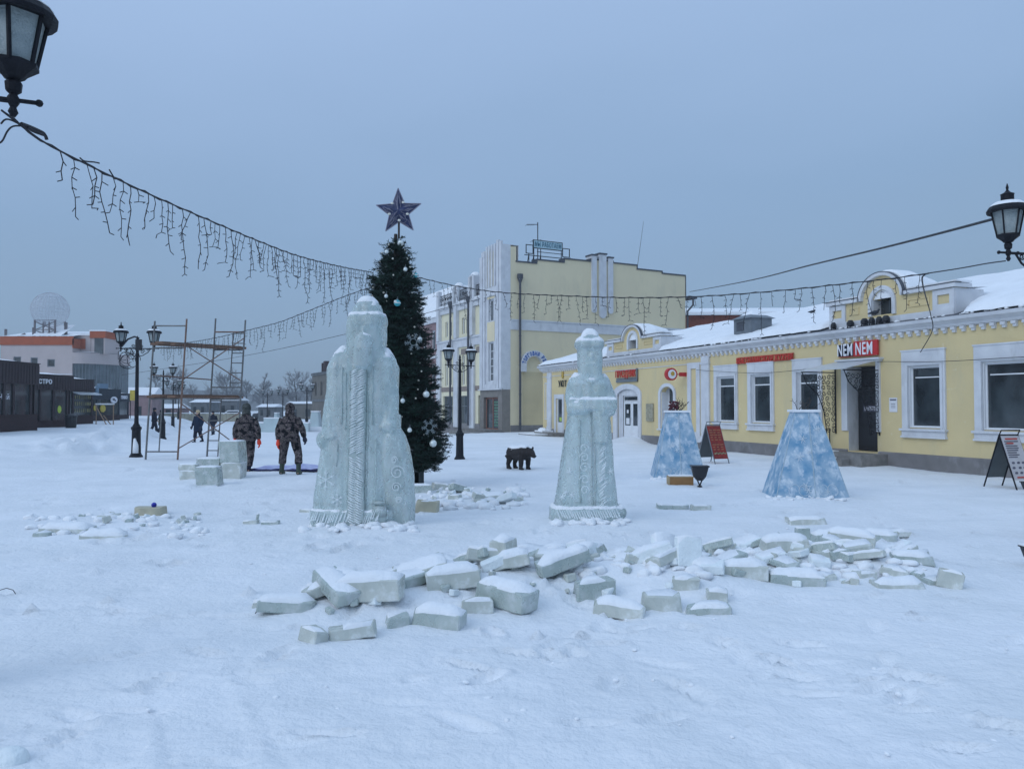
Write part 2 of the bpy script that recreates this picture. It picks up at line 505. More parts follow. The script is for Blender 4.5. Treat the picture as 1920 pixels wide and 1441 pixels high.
def interp(tbl, x):
    if x <= tbl[0][0]: return tbl[0][1]
    for (a, va), (b, vb) in zip(tbl, tbl[1:]):
        if x <= b: return va + (vb - va) * (x - a) / (b - a)
    return tbl[-1][1]

# ------------------------------------------------------------------ terrain
def sstep(a, b, x):
    t = np.clip((x - a) / (b - a), 0, 1)
    return t * t * (3 - 2 * t)
def vnoise(x, y, seed):
    xi = np.floor(x).astype(np.int64); yi = np.floor(y).astype(np.int64)
    fx = x - xi; fy = y - yi
    fx = fx * fx * (3 - 2 * fx); fy = fy * fy * (3 - 2 * fy)
    def h(a, b):
        n = (a * 374761393 + b * 668265263 + seed * 144665) & 0x7fffffff
        n = ((n ^ (n >> 13)) * 1274126177) & 0x7fffffff
        return ((n ^ (n >> 16)) & 0xffff) / 65535.0
    return (h(xi, yi) * (1 - fx) + h(xi + 1, yi) * fx) * (1 - fy) + (h(xi, yi + 1) * (1 - fx) + h(xi + 1, yi + 1) * fx) * fy - 0.5
def gbase(x, y):
    x = np.asarray(x, float); y = np.asarray(y, float)
    z = -0.0122 * np.clip(y - 25, 0, 50) * sstep(-1.0, -6.0, x)
    # raised pavement and ploughed bank along the kiosks
    xl = -23.8 - 0.36 * (y - 38.9)
    z = z + (0.45 - (-0.0122) * np.clip(y - 25, 0, 50)) * sstep(6.0, 1.2, x - xl) * sstep(15, 25, y) * sstep(120, 95, y)
    return z
MOUNDS = []
def mound(px, py, rx, ry, h):
    g = G(px, py); MOUNDS.append((g[0], g[1], rx, ry, h))
mound(1185, 830, 0.9, 1.2, 0.40); mound(1160, 838, 1.0, 0.8, 0.22)
mound(675, 992, 1.05, 0.8, 0.06); mound(1097, 986, 0.9, 0.7, 0.06)
mound(760, 925, 2.2, 0.9, 0.10); mound(870, 940, 1.6, 0.6, 0.05)
mound(1030, 826, 1.2, 2.0, 0.15); mound(1000, 822, 1.2, 1.5, 0.12); mound(925, 818, 2.5, 2.0, 0.12)
mound(1505, 938, 1.0, 0.5, 0.05); mound(1270, 900, 0.9, 0.5, 0.06); mound(200, 985, 1.6, 0.6, 0.07)
for px, py, hh in ((620, 1140, .07), (740, 1130, .08), (860, 1120, .08), (970, 1110, .10), (1080, 1090, .09), (1200, 1095, .08), (1300, 1095, .08),
                   (1400, 1060, .09), (1500, 1060, .09), (1600, 1055, .09), (1700, 1070, .08), (1240, 1060, .07), (910, 1090, .08), (1020, 1075, .10)):
    mound(px, py, 0.60, 0.42, hh * 1.25)
rg = random.Random(5)
FOOT = []
def trail(x0, y0, x1, y1, n, spread=0.15, depth=0.03):
    a = math.atan2(y1 - y0, x1 - x0)
    for i in range(n):
        t = i / max(1, n - 1)
        s = (0.12 if i % 2 else -0.12)
        FOOT.append((x0 + (x1 - x0) * t - math.sin(a) * s + rg.uniform(-spread, spread), y0 + (y1 - y0) * t + math.cos(a) * s + rg.uniform(-spread, spread),
                     a + rg.uniform(-.3, .3), rg.uniform(.12, .17), rg.uniform(.05, .07), depth * rg.uniform(.5, 1.2)))
for k in range(10):
    a0 = rg.uniform(-6, 7); b0 = rg.uniform(3.0, 5); a1 = a0 + rg.uniform(-7, 7); b1 = rg.uniform(7, 14)
    trail(a0, b0, a1, b1, 12, 0.18, 0.016)
for k in range(260):
    FOOT.append((rg.uniform(-6, 8), rg.uniform(3.0, 11), rg.choice((0, .3, -.3)) + rg.uniform(-.4, .4), rg.uniform(.08, .26), rg.uniform(.025, .06), rg.uniform(.004, .013)))
for k in range(170):
    y_ = rg.uniform(8, 24); FOOT.append((y_ * rg.uniform(-.62, .62), y_, rg.uniform(0, PI), rg.uniform(.1, .22), rg.uniform(.05, .09), rg.uniform(.01, .035)))
for k in range(60):
    FOOT.append((rg.uniform(-5, 7), rg.uniform(3.5, 14), rg.uniform(0, PI), rg.uniform(.03, .08), rg.uniform(.02, .04), -rg.uniform(.008, .025)))
def ground_z(x, y):
    z = gbase(x, y)
    x = np.asarray(x, float); y = np.asarray(y, float)
    for mx, my, rx, ry, h in MOUNDS:
        z = z + h * np.exp(-((x - mx) / rx) ** 2 - ((y - my) / ry) ** 2)
    z = z + 0.05 * vnoise(x * 0.45, y * 0.45, 1) + 0.028 * vnoise(x * 1.3 + 3, y * 1.3, 2)
    return z
def gz(x, y):
    return float(ground_z(x, y))
def build_ground():
    ys = []
    y = -4.0
    while y < 2.2: ys.append(y); y += 0.25
    while y < 900:
        ys.append(y); y += max(0.020, (y * y) * 0.0011 if y < 30 else y * 0.033)
    ys = np.array(ys)
    nr = 560
    rr = np.linspace(-1, 1, nr); rr = np.sign(rr) * (np.abs(rr) ** 1.35) * 2.6
    Yg, Rg = np.meshgrid(ys, rr, indexing='ij')
    Xg = Rg * (Yg + 5.5) * 0.78
    Z = ground_z(Xg, Yg)
    near = sstep(70, 20, Yg)
    Z += near * (0.020 * vnoise(Xg * 4.1, Yg * 4.1, 3) - 0.030 * np.clip(vnoise(Xg * 2.7 + 5, Yg * 3.6, 12) - 0.22, 0, 1) + 0.012 * vnoise(Xg * 9, Yg * 9 + 7, 4) + 0.005 * vnoise(Xg * 19, Yg * 19, 6))
    # ploughed crust near the kiosks and rubble crumbs
    xl = -23.8 - 0.36 * (Yg - 38.9)
    bank = np.exp(-((Xg - xl - 4.0) / 1.3) ** 2) * sstep(22, 30, Yg) * sstep(110, 80, Yg)
    Z += bank * (0.02 + 0.8 * np.abs(vnoise(Xg * 0.9, Yg * 0.9, 8)) + 0.7 * vnoise(Xg * 2.2, Yg * 2.2, 9) + 0.4 * vnoise(Xg * 4.5, Yg * 4.5, 10))
    # wall-side trodden path is a little lower and smoother
    for fx, fy, a, la, lb, d in FOOT:
        i0 = np.searchsorted(ys, fy - 0.4); i1 = np.searchsorted(ys, fy + 0.4)
        if i1 <= i0: continue
        dx = Xg[i0:i1] - fx; dy = Yg[i0:i1] - fy
        u = (dx * math.cos(a) + dy * math.sin(a)) / la; v = (-dx * math.sin(a) + dy * math.cos(a)) / lb
        q = u * u + v * v
        Z[i0:i1] -= 3.2 * d * (np.exp(-q * q) - 0.45 * np.exp(-(q - 1.7) ** 2 * 2))
    # two faint sled tracks
    for (ax, ay), (bx, by) in (((-2.6, 6.4), (-0.85, 3.2)), ((-2.95, 5.9), (-1.5, 3.4))):
        L = math.hypot(bx - ax, by - ay); ux, uy = (bx - ax) / L, (by - ay) / L
        i0 = np.searchsorted(ys, 3.0); i1 = np.searchsorted(ys, 7.0)
        dx = Xg[i0:i1] - ax; dy = Yg[i0:i1] - ay
        t = dx * ux + dy * uy; s = -dx * uy + dy * ux
        Z[i0:i1] += 0.014 * np.exp(-((s - 0.03 * np.sin(t * 1.3)) / 0.03) ** 2) * sstep(-.2, .6, t) - 0.008 * np.exp(-((s - .07) / 0.03) ** 2) * sstep(-.2, .6, t)
    nv, mv = Yg.shape
    co = np.stack([Xg, Yg, Z], -1).reshape(-1, 3)
    ii = np.arange(nv * mv).reshape(nv, mv)
    q = np.stack([ii[:-1, :-1], ii[:-1, 1:], ii[1:, 1:], ii[1:, :-1]], -1).reshape(-1, 4)
    me = bpy.data.meshes.new('ground')
    me.vertices.add(len(co)); me.vertices.foreach_set('co', co.ravel())
    me.loops.add(q.size); me.loops.foreach_set('vertex_index', q.ravel().astype(np.int32))
    me.polygons.add(len(q)); me.polygons.foreach_set('loop_start', np.arange(0, q.size, 4, dtype=np.int32))
    me.polygons.foreach_set('use_smooth', np.ones(len(q), bool))
    me.update(calc_edges=True)
    m = mat('ground_snow', (0.85, 0.86, 0.885), 0.8, scale=0.8, col2=(0.76, 0.78, 0.80), detail=9, spec=0.25)
    weather(m, .30, (.66, .69, .73), .50, .68, (1, 1, 1), .4); weather(m, 1.7, (.70, .73, .76), .54, .68, (.6, 1.6, 1), .5); weather(m, 9.0, (.60, .62, .64), .64, .70, (1, 1, 1), .5)
    t = m.node_tree; b = t.nodes['Principled BSDF']
    tcn = [n for n in t.nodes if n.type == 'TEX_COORD'][0]
    # faint trodden grey film in drawn-out patches, plus crumbly bump
    mpn = t.nodes.new('ShaderNodeMapping'); mpn.inputs['Scale'].default_value = (1.0, 1.0, 1)
    t.links.new(tcn.outputs['Object'], mpn.inputs[0])
    hs = []
    for sc_, st in ((3.5, 0.7), (14.0, 0.34), (55.0, 0.07)):
        n = t.nodes.new('ShaderNodeTexNoise'); n.inputs['Scale'].default_value = sc_; n.inputs['Detail'].default_value = 6
        n.inputs['Roughness'].default_value = 0.6
        t.links.new(mpn.outputs[0], n.inputs['Vector'])
        k = t.nodes.new('ShaderNodeMath'); k.operation = 'MULTIPLY'; k.inputs[1].default_value = st
        t.links.new(n.outputs['Fac'], k.inputs[0]); hs.append(k)
    a1 = t.nodes.new('ShaderNodeMath'); a1.operation = 'ADD'
    t.links.new(hs[0].outputs[0], a1.inputs[0]); t.links.new(hs[1].outputs[0], a1.inputs[1])
    a2 = t.nodes.new('ShaderNodeMath'); a2.operation = 'ADD'
    t.links.new(a1.outputs[0], a2.inputs[0]); t.links.new(hs[2].outputs[0], a2.inputs[1])
    bn = t.nodes.new('ShaderNodeBump'); bn.inputs['Strength'].default_value = 0.8; bn.inputs['Distance'].default_value = 0.05
    t.links.new(a2.outputs[0], bn.inputs['Height']); t.links.new(bn.outputs[0], b.inputs['Normal'])
    me.materials.append(m)
    o = bpy.data.objects.new('ground', me); C.objects.link(o); o['kind'] = 'structure'
    return o
build_ground()
# ------------------------------------------------------------------ buildings
def holed(mb, u0, u1, z0, z1, holes, y=0.0, depth=0.25):
    us = sorted({u0, u1, *[h[0] for h in holes], *[h[1] for h in holes]})
    zs = sorted({z0, z1, *[h[2] for h in holes], *[h[3] for h in holes]})
    us = [u for u in us if u0 <= u <= u1]; zs = [z for z in zs if z0 <= z <= z1]
    for a, b in zip(us, us[1:]):
        for c, d in zip(zs, zs[1:]):
            mu, mz = (a + b) / 2, (c + d) / 2
            if any(h[0] < mu < h[1] and h[2] < mz < h[3] for h in holes): continue
            mb.add([(a, y, c), (b, y, c), (b, y, d), (a, y, d)], [(0, 1, 2, 3)])
    for a, b, c, d in holes:
        mb.add([(a, y, c), (b, y, c), (b, y, d), (a, y, d), (a, y + depth, c), (b, y + depth, c), (b, y + depth, d), (a, y + depth, d)],
               [(0, 1, 5, 4), (1, 2, 6, 5), (2, 3, 7, 6), (3, 0, 4, 7)])
def frame_ring(mb, a, b, c, d, t, y0, y1, tb=None):
    tb = t if tb is None else tb
    mb.box(a, y0, c, a + t, y1, d); mb.box(b - t, y0, c, b, y1, d)
    mb.box(a + t, y0, d - t, b - t, y1, d)
    if tb: mb.box(a + t, y0, c, b - t, y1, c + tb)
def arc_pts(cx, cz, r, a0, a1, n, rz=None):
    rz = r if rz is None else rz
    return [(cx + r * math.cos(R(a0 + (a1 - a0) * i / n)), cz + rz * math.sin(R(a0 + (a1 - a0) * i / n))) for i in range(n + 1)]

# --- low yellow shop building on the right
LO = G(1018, 815); LA = R(-69.2)
LX = Vector((math.cos(LA), math.sin(LA), 0)); LY = Vector((-math.sin(LA), math.cos(LA), 0))
def L(u, v, z=0.0):
    return Vector((LO[0], LO[1], 0)) + LX * u + LY * v + Vector((0, 0, z))
low = thing('shop_building', 'long low yellow plastered building with white trim and thick snow on its roof', 'building', L(0, 0), LA)
U1 = 37.0
wins = [(16.63, 18.05), (18.62, 20.00), (20.92, 22.24), (25.26, 26.62), (27.44, 28.92), (29.75, 31.2), (32.1, 33.5)]
holes = []
for a, b in wins:
    holes.append((a + 0.24, b - 0.16, 1.12, 2.74))
holes += [(1.95, 2.75, 0.06, 2.15), (8.95, 10.95, 0.0, 2.52), (12.85, 13.80, 0.80, 2.48), (23.28, 24.36, 0.36, 2.86)]
mb = MB(); holed(mb, 0, U1, 0.0, 3.75, holes, 0, 0.42)
mb.add([(0, 0, 0), (0, 9.5, 0), (0, 9.5, 3.75), (0, 0, 3.75)], [(0, 1, 2, 3)])
mb.add([(U1, 0, 0), (U1, 9.5, 0), (U1, 9.5, 3.75), (U1, 0, 3.75)], [(0, 1, 2, 3)])
mb.add([(0, 9.5, 0), (U1, 9.5, 0), (U1, 9.5, 3.75), (0, 9.5, 3.75)], [(0, 1, 2, 3)])
# spandrels that turn the two tall openings into arches
for cx, hw, zt, zs_ in ((9.95, 1.0, 2.52, 2.20), (13.325, 0.475, 2.48, 2.18)):
    a = arc_pts(cx, zs_, hw, 180, 90, 8, zt - zs_)
    mb.prism([(cx - hw, zt)] + a, 0.0, 0.2)
    a = arc_pts(cx, zs_, hw, 90, 0, 8, zt - zs_)
    mb.prism(a + [(cx + hw, zt)], 0.0, 0.2)
mb.build('wall', yellow_m, low)
mb = MB()
ppx = [0, 1.95, 2.75, 8.6, 11.2, 22.6, 23.0, 23.28, 24.36, U1]
for a, b in ((-0.04, 1.9), (2.8, 8.6), (11.25, 23.24), (24.40, U1 + 0.04)):
    mb.box(a, -0.045, -0.5, b, 0.02, 0.36)
    mb.add([(a, -0.045, 0.36), (b, -0.045, 0.36), (b, 0.0, 0.40), (a, 0.0, 0.40)], [(0, 1, 2, 3)])
mb.box(-0.04, 0.02, -0.5, 0.0, 9.5, 0.36)
mb.build('plinth', plinth_m, low)
# cornice, dentils
mb = MB()
prof = [(-0.02, 3.71), (-0.07, 3.73), (-0.09, 3.79), (-0.20, 3.86), (-0.25, 3.88), (-0.27, 3.97), (0.05, 3.97)]
n = len(prof)
vs_ = [(-0.3, y, z) for y, z in prof] + [(U1 + 0.3, y, z) for y, z in prof]
mb.add(vs_, [(i, i + 1, n + i + 1, n + i) for i in range(n - 1)] + [tuple(range(n)), tuple(n + i for i in range(n))])
u = 0.1
while u < U1:
    mb.box(u, -0.10, 3.64, u + 0.12, 0.0, 3.715); mb.box(u + 0.03, -0.07, 3.575, u + 0.12, 0.0, 3.64)
    u += 0.27
mb.box(0.0, -0.03, 3.34, 15.0, 0.0, 3.37)
mb.build('cornice', white_m, low)
def trim_win(a, b, i):
    mb = MB()
    g0, g1 = a + 0.24, b - 0.16
    y0, y1 = -0.055, 0.0
    lo, hi = a, b
    mb.box(lo, y0, 1.06, g0 - 0.02, y1, 3.17); mb.box(g1 + 0.02, y0, 1.06, hi, y1, 3.17)
    mb.box(g0 - 0.02, y0, 2.76, g1 + 0.02, y1, 3.17)
    mb.box(lo - 0.02, -0.075, 3.17, hi + 0.02, y1, 3.21)
    # moulding round the opening
    frame_ring(mb, g0 - 0.10, g1 + 0.10, 1.05, 2.86, 0.075, -0.085, -0.055, 0)
    # sill with under-panel
    mb.box(lo - 0.04, -0.13, 1.02, hi + 0.04, 0.0, 1.08)
    mb.box(lo, -0.075, 0.88, hi, y1, 1.02); mb.box(lo - 0.02, -0.10, 0.83, hi + 0.02, y1, 0.88)
    o = mb.build('window', white_m, low)
    mb = MB(); frame_ring(mb, g0 - .012, g1 + .012, 1.108, 2.752, 0.02, -0.02, 0.09); frame_ring(mb, g0 + .004, g1 - .004, 1.124, 2.736, 0.035, 0.05, 0.10)
    if i >= 3: mb.box(g0 + .11, 0.065, 2.44, g1 - .11, 0.075, 2.47)
    else: mb.box(g0 + .05, 0.05, 2.40, g1 - .05, 0.10, 2.44)
    mb.build('sash', wframe_m, o)
    mb = MB(); mb.box(g0 + 0.02, 0.08, 1.14, g1 - 0.02, 0.09, 2.72); mb.build('pane', glass_m, o)
for i, (a, b) in enumerate(wins): trim_win(a, b, i)
# arched window
mb = MB()
o_ = arc_pts(13.325, 2.18, 0.66, 0, 180, 14, 0.46); i_ = arc_pts(13.325, 2.18, 0.50, 180, 0, 14, 0.32)
mb.prism([(13.985, 0.70)] + o_ + [(12.665, 0.70), (12.825, 0.70)] + i_ + [(13.825, 0.70)], -0.06, 0.0)
mb.box(12.62, -0.11, 0.66, 14.03, 0.0, 0.72)
wa = mb.build('window', white_m, low)
mb = MB(); mb.box(12.855, 0.0, 0.80, 12.875, 0.34, 2.48); mb.box(13.775, 0.0, 0.80, 13.795, 0.34, 2.48); mb.box(12.875, 0, 0.80, 13.775, 0.34, 0.82); frame_ring(mb, 12.85, 13.80, 0.80, 2.48, 0.06, 0.34, 0.40); mb.box(13.30, 0.34, 0.86, 13.35, 0.40, 2.42); mb.box(12.91, 0.335, 1.75, 13.74, 0.395, 1.81)
mb.build('sash', wframe_m, wa)
mb = MB(); mb.box(12.88, 0.365, 0.84, 13.77, 0.375, 2.46); mb.build('pane', glass_m, wa)
# arched shop doorway
mb = MB()
o_ = arc_pts(9.92, 2.20, 1.30, 0, 180, 18, 0.50); i_ = arc_pts(9.98, 2.10, 0.98, 180, 0, 18, 0.36)
mb.prism([(11.22, 0.0)] + o_ + [(8.62, 0.0), (9.0, 0.0)] + i_ + [(10.96, 0.0)], -0.07, 0.0)
d_ = mb.build('doorway', white_m, low, )
mb = MB()
mb.box(8.95, 0.05, 0.0, 9.38, 0.09, 2.52); mb.box(10.90, 0.05, 0.0, 10.95, 0.09, 2.52); mb.box(9.38, 0.05, 2.16, 10.90, 0.09, 2.52)
mb.box(9.10, 0.02, 0.0, 9.16, 0.05, 2.3); mb.box(9.26, 0.02, 0.0, 9.30, 0.05, 2.3)
mb.build('door_surround', white_m, d_)
mb = MB()
for a, b in ((9.40, 10.13), (10.15, 10.88)):
    frame_ring(mb, a, b, 0.02, 1.88, 0.10, 0.10, 0.15); mb.box(a + .10, 0.105, 0.12, b - .10, 0.145, 0.78)
frame_ring(mb, 9.40, 10.88, 1.90, 2.15, 0.04, 0.10, 0.15)
dd = mb.build('door', wframe_m, low)
mb = MB()
mb.box(9.50, 0.12, 0.78, 10.03, 0.13, 1.78); mb.box(10.25, 0.12, 0.78, 10.78, 0.13, 1.78); mb.box(9.44, 0.12, 1.94, 10.84, 0.13, 2.11)
mb.build('pane', glass_m, dd)
mb = MB(); mb.box(9.60, 0.112, 0.84, 9.90, 0.119, 1.12); mb.box(9.66, 0.112, 1.35, 9.82, 0.119, 1.50); mb.build('sticker', paper_m, dd)
mb = MB(); mb.tube((10.08, 0.06, 0.95), (10.08, 0.06, 1.15), 0.012); mb.build('handle', metal_m, dd)
# narrow door at the far end
mb = MB(); frame_ring(mb, 1.70, 2.98, 0.0, 2.32, 0.22, -0.05, 0.0, 0)
dn = mb.build('doorway', white_m, low)
mb = MB(); frame_ring(mb, 1.95, 2.75, 0.08, 2.14, 0.10, 0.04, 0.10); mb.box(2.05, 0.05, 0.18, 2.65, 0.09, 0.78)
dn2 = mb.build('door', wframe_m, low)
mb = MB(); mb.box(2.04, 0.065, 0.80, 2.66, 0.075, 2.05); mb.build('pane', glass_m, dn2)
mb = MB(); mb.box(2.2, 0.056, 0.84, 2.5, 0.062, 1.05); mb.build('sticker', greensign_m, dn2)
# low snowy steps at the far door
mb = MB(); mb.box(0.2, -1.6, -.2, 3.4, -0.8, .10); mb.box(0.6, -0.8, -.2, 3.2, -0.05, .22); sf = mb.build('steps', stone_m, low)
mb = MB(); mb.box(0.22, -1.58, .10, 2.6, -0.82, .15); mb.box(0.62, -.78, .22, 1.7, -.1, .30); mb.ball((1.1, -.5, .30), .28, 10, (1.3, .9, .6)); mb.build('step_snow', snow_m, sf)
# pilasters
def pilaster(a, b, z0=0.30, z1=3.56):
    mb = MB(); mb.box(a, -0.07, z0, b, 0.0, z1); mb.box(a - 0.03, -0.10, z1 - 0.32, b + 0.03, 0.0, z1 - 0.24)
    mb.box(a - 0.03, -0.10, z0, b + 0.03, 0.0, z0 + 0.22)
    mb.build('pilaster', white_m, low)
pilaster(0.75, 1.30); pilaster(15.82, 16.34, 0.30, 3.62)
mb = MB(); frame_ring(mb, 14.85, 15.70, 0.42, 3.40, 0.24, -0.05, 0.0); mb.box(14.80, -0.08, 0.26, 15.75, 0.0, 0.42)
mb.build('niche_frame', white_m, low)
mb = MB(); frame_ring(mb, 0.30, 0.62, 0.9, 3.0, 0.05, -0.02, 0.0); mb.build('niche_frame', white_m, low)
# entrance recess, door, transom
mb = MB()
mb.box(23.05, -0.05, 0.95, 23.28, 0.0, 3.02); mb.box(24.36, -0.05, 0.95, 24.50, 0.0, 3.02)
mb.box(22.95, -0.20, 3.02, 24.62, 0.0, 3.07); mb.box(23.0, -0.14, 2.96, 24.57, 0.0, 3.02)
mb.box(23.281, 0.0, 0.36, 23.285, 0.95, 2.86)
mb.box(23.285, 0.95, 0.36, 24.36, 1.0, 2.86)
mb.box(24.355, 0.42, 0.36, 24.359, 0.95, 2.86)
mb.build('entrance_surround', white_m, low)
mb = MB(); mb.box(23.36, 0.30, 0.37, 24.35, 0.36, 2.22); mb.box(23.46, 0.27, 0.5, 24.25, 0.30, 1.05); mb.box(23.46, 0.27, 1.15, 24.25, 0.30, 2.1)
mb.box(23.40, 0.40, 2.24, 24.355, 0.44, 2.84)
ed = mb.build('door', darkdoor_m, low)
mb = MB(); mb.tube((23.44, 0.22, 1.3), (23.44, 0.22, 1.55), 0.012); mb.build('handle', metal_m, ed)
text_obj('ОТКРЫТО', 'door_sticker', white_sign_m, ed, 0.40, 0.11, 23.64, 0.262, 1.56, 0.004, 0.03)
mb = MB(); mb.box(23.60, 0.262, 1.52, 24.08, 0.268, 1.70); mb.build('door_plate', greytext_m, ed)
# steps
mb = MB()
mb.box(22.6, -1.0, -0.2, 24.75, -0.046, 0.33); mb.box(22.35, -1.32, -0.2, 24.35, -1.0, 0.20)
st = mb.build('steps', stone_m, low)
mb = MB(); mb.box(22.2, -1.62, -0.2, 24.2, -1.32, 0.08); mb.build('bottom_step', redstone_m, st)
mb = MB(); mb.box(22.62, -0.98, 0.33, 23.2, -0.3, 0.36); mb.box(22.4, -1.31, 0.20, 23.9, -1.06, 0.225); mb.build('step_snow', snow_m, st)
# awning on iron scroll brackets
mb = MB()
mb.add([(22.75, -0.02, 3.0), (24.5, -0.02, 3.0), (24.5, -0.02, 3.02), (22.75, -0.02, 3.02), (22.75, -1.35, 2.72), (24.5, -1.35, 2.72), (24.5, -1.35, 2.74), (22.75, -1.35, 2.74)],
       [(0, 1, 5, 4), (3, 7, 6, 2), (4, 5, 6, 7), (0, 4, 7, 3), (1, 2, 6, 5)])
aw = mb.build('awning', awn_m, low)
def spiral(mb, x, cy, cz, r, turns=1.4, a0=0.0, rad=0.009, sgn=1, plane='yz'):
    pts = []
    for i in range(18):
        t = i / 17; a = a0 + sgn * t * turns * 2 * PI; q = r * (1 - 0.8 * t)
        pts.append((x, cy + q * math.cos(a), cz + q * math.sin(a)) if plane == 'yz' else (cy + q * math.cos(a), x, cz + q * math.sin(a)))
    mb.path(pts, rad, 4)
rsp = random.Random(3)
for x in (22.80, 24.46):
    mb = MB()
    mb.box(x - .015, -0.05, 0.85, x + .015, -0.02, 2.98)
    mb.tube((x, -0.03, 2.70), (x, -1.33, 2.70), 0.016)
    edge = [(x, -1.30, 2.70), (x, -1.15, 2.38), (x, -0.95, 2.22), (x, -0.72, 2.05), (x, -0.60, 1.80), (x, -0.48, 1.5), (x, -0.42, 1.15), (x, -0.38, 0.86)]
    mb.path(edge, 0.016, 5)
    for z in np.arange(0.95, 2.68, 0.16):
        wmax = interp([(0.86, .38), (1.15, .42), (1.5, .48), (1.8, .60), (2.05, .72), (2.22, .95), (2.38, 1.15), (2.7, 1.3)], z)
        k = max(2, int(wmax / 0.17)); 
        for j in range(k):
            spiral(mb, x, -(j + 0.5) * wmax / k - 0.01, z, 0.082, 1.2, rsp.uniform(0, 6), 0.0125, rsp.choice((1, -1)))
    mb.build('scroll_bracket', iron_m, aw)
def railing(x0, y0, x1, y1, z0, zt):
    mb = MB(); n = max(3, int(math.hypot(x1 - x0, y1 - y0) / 0.12))
    mb.tube((x0, y0, zt), (x1, y1, zt), 0.018); mb.tube((x0, y0, z0 + .12), (x1, y1, z0 + .12), 0.012)
    for i in range(n + 1):
        t = i / n; x = x0 + (x1 - x0) * t; y = y0 + (y1 - y0) * t
        mb.tube((x, y, z0 - (0.0 if i in (0, n) else -.12)), (x, y, zt), 0.018 if i in (0, n) else 0.009, n=5)
    mb.build('railing', iron_m, low)
railing(22.64, -0.12, 22.64, -0.95, 0.33, 0.97); 

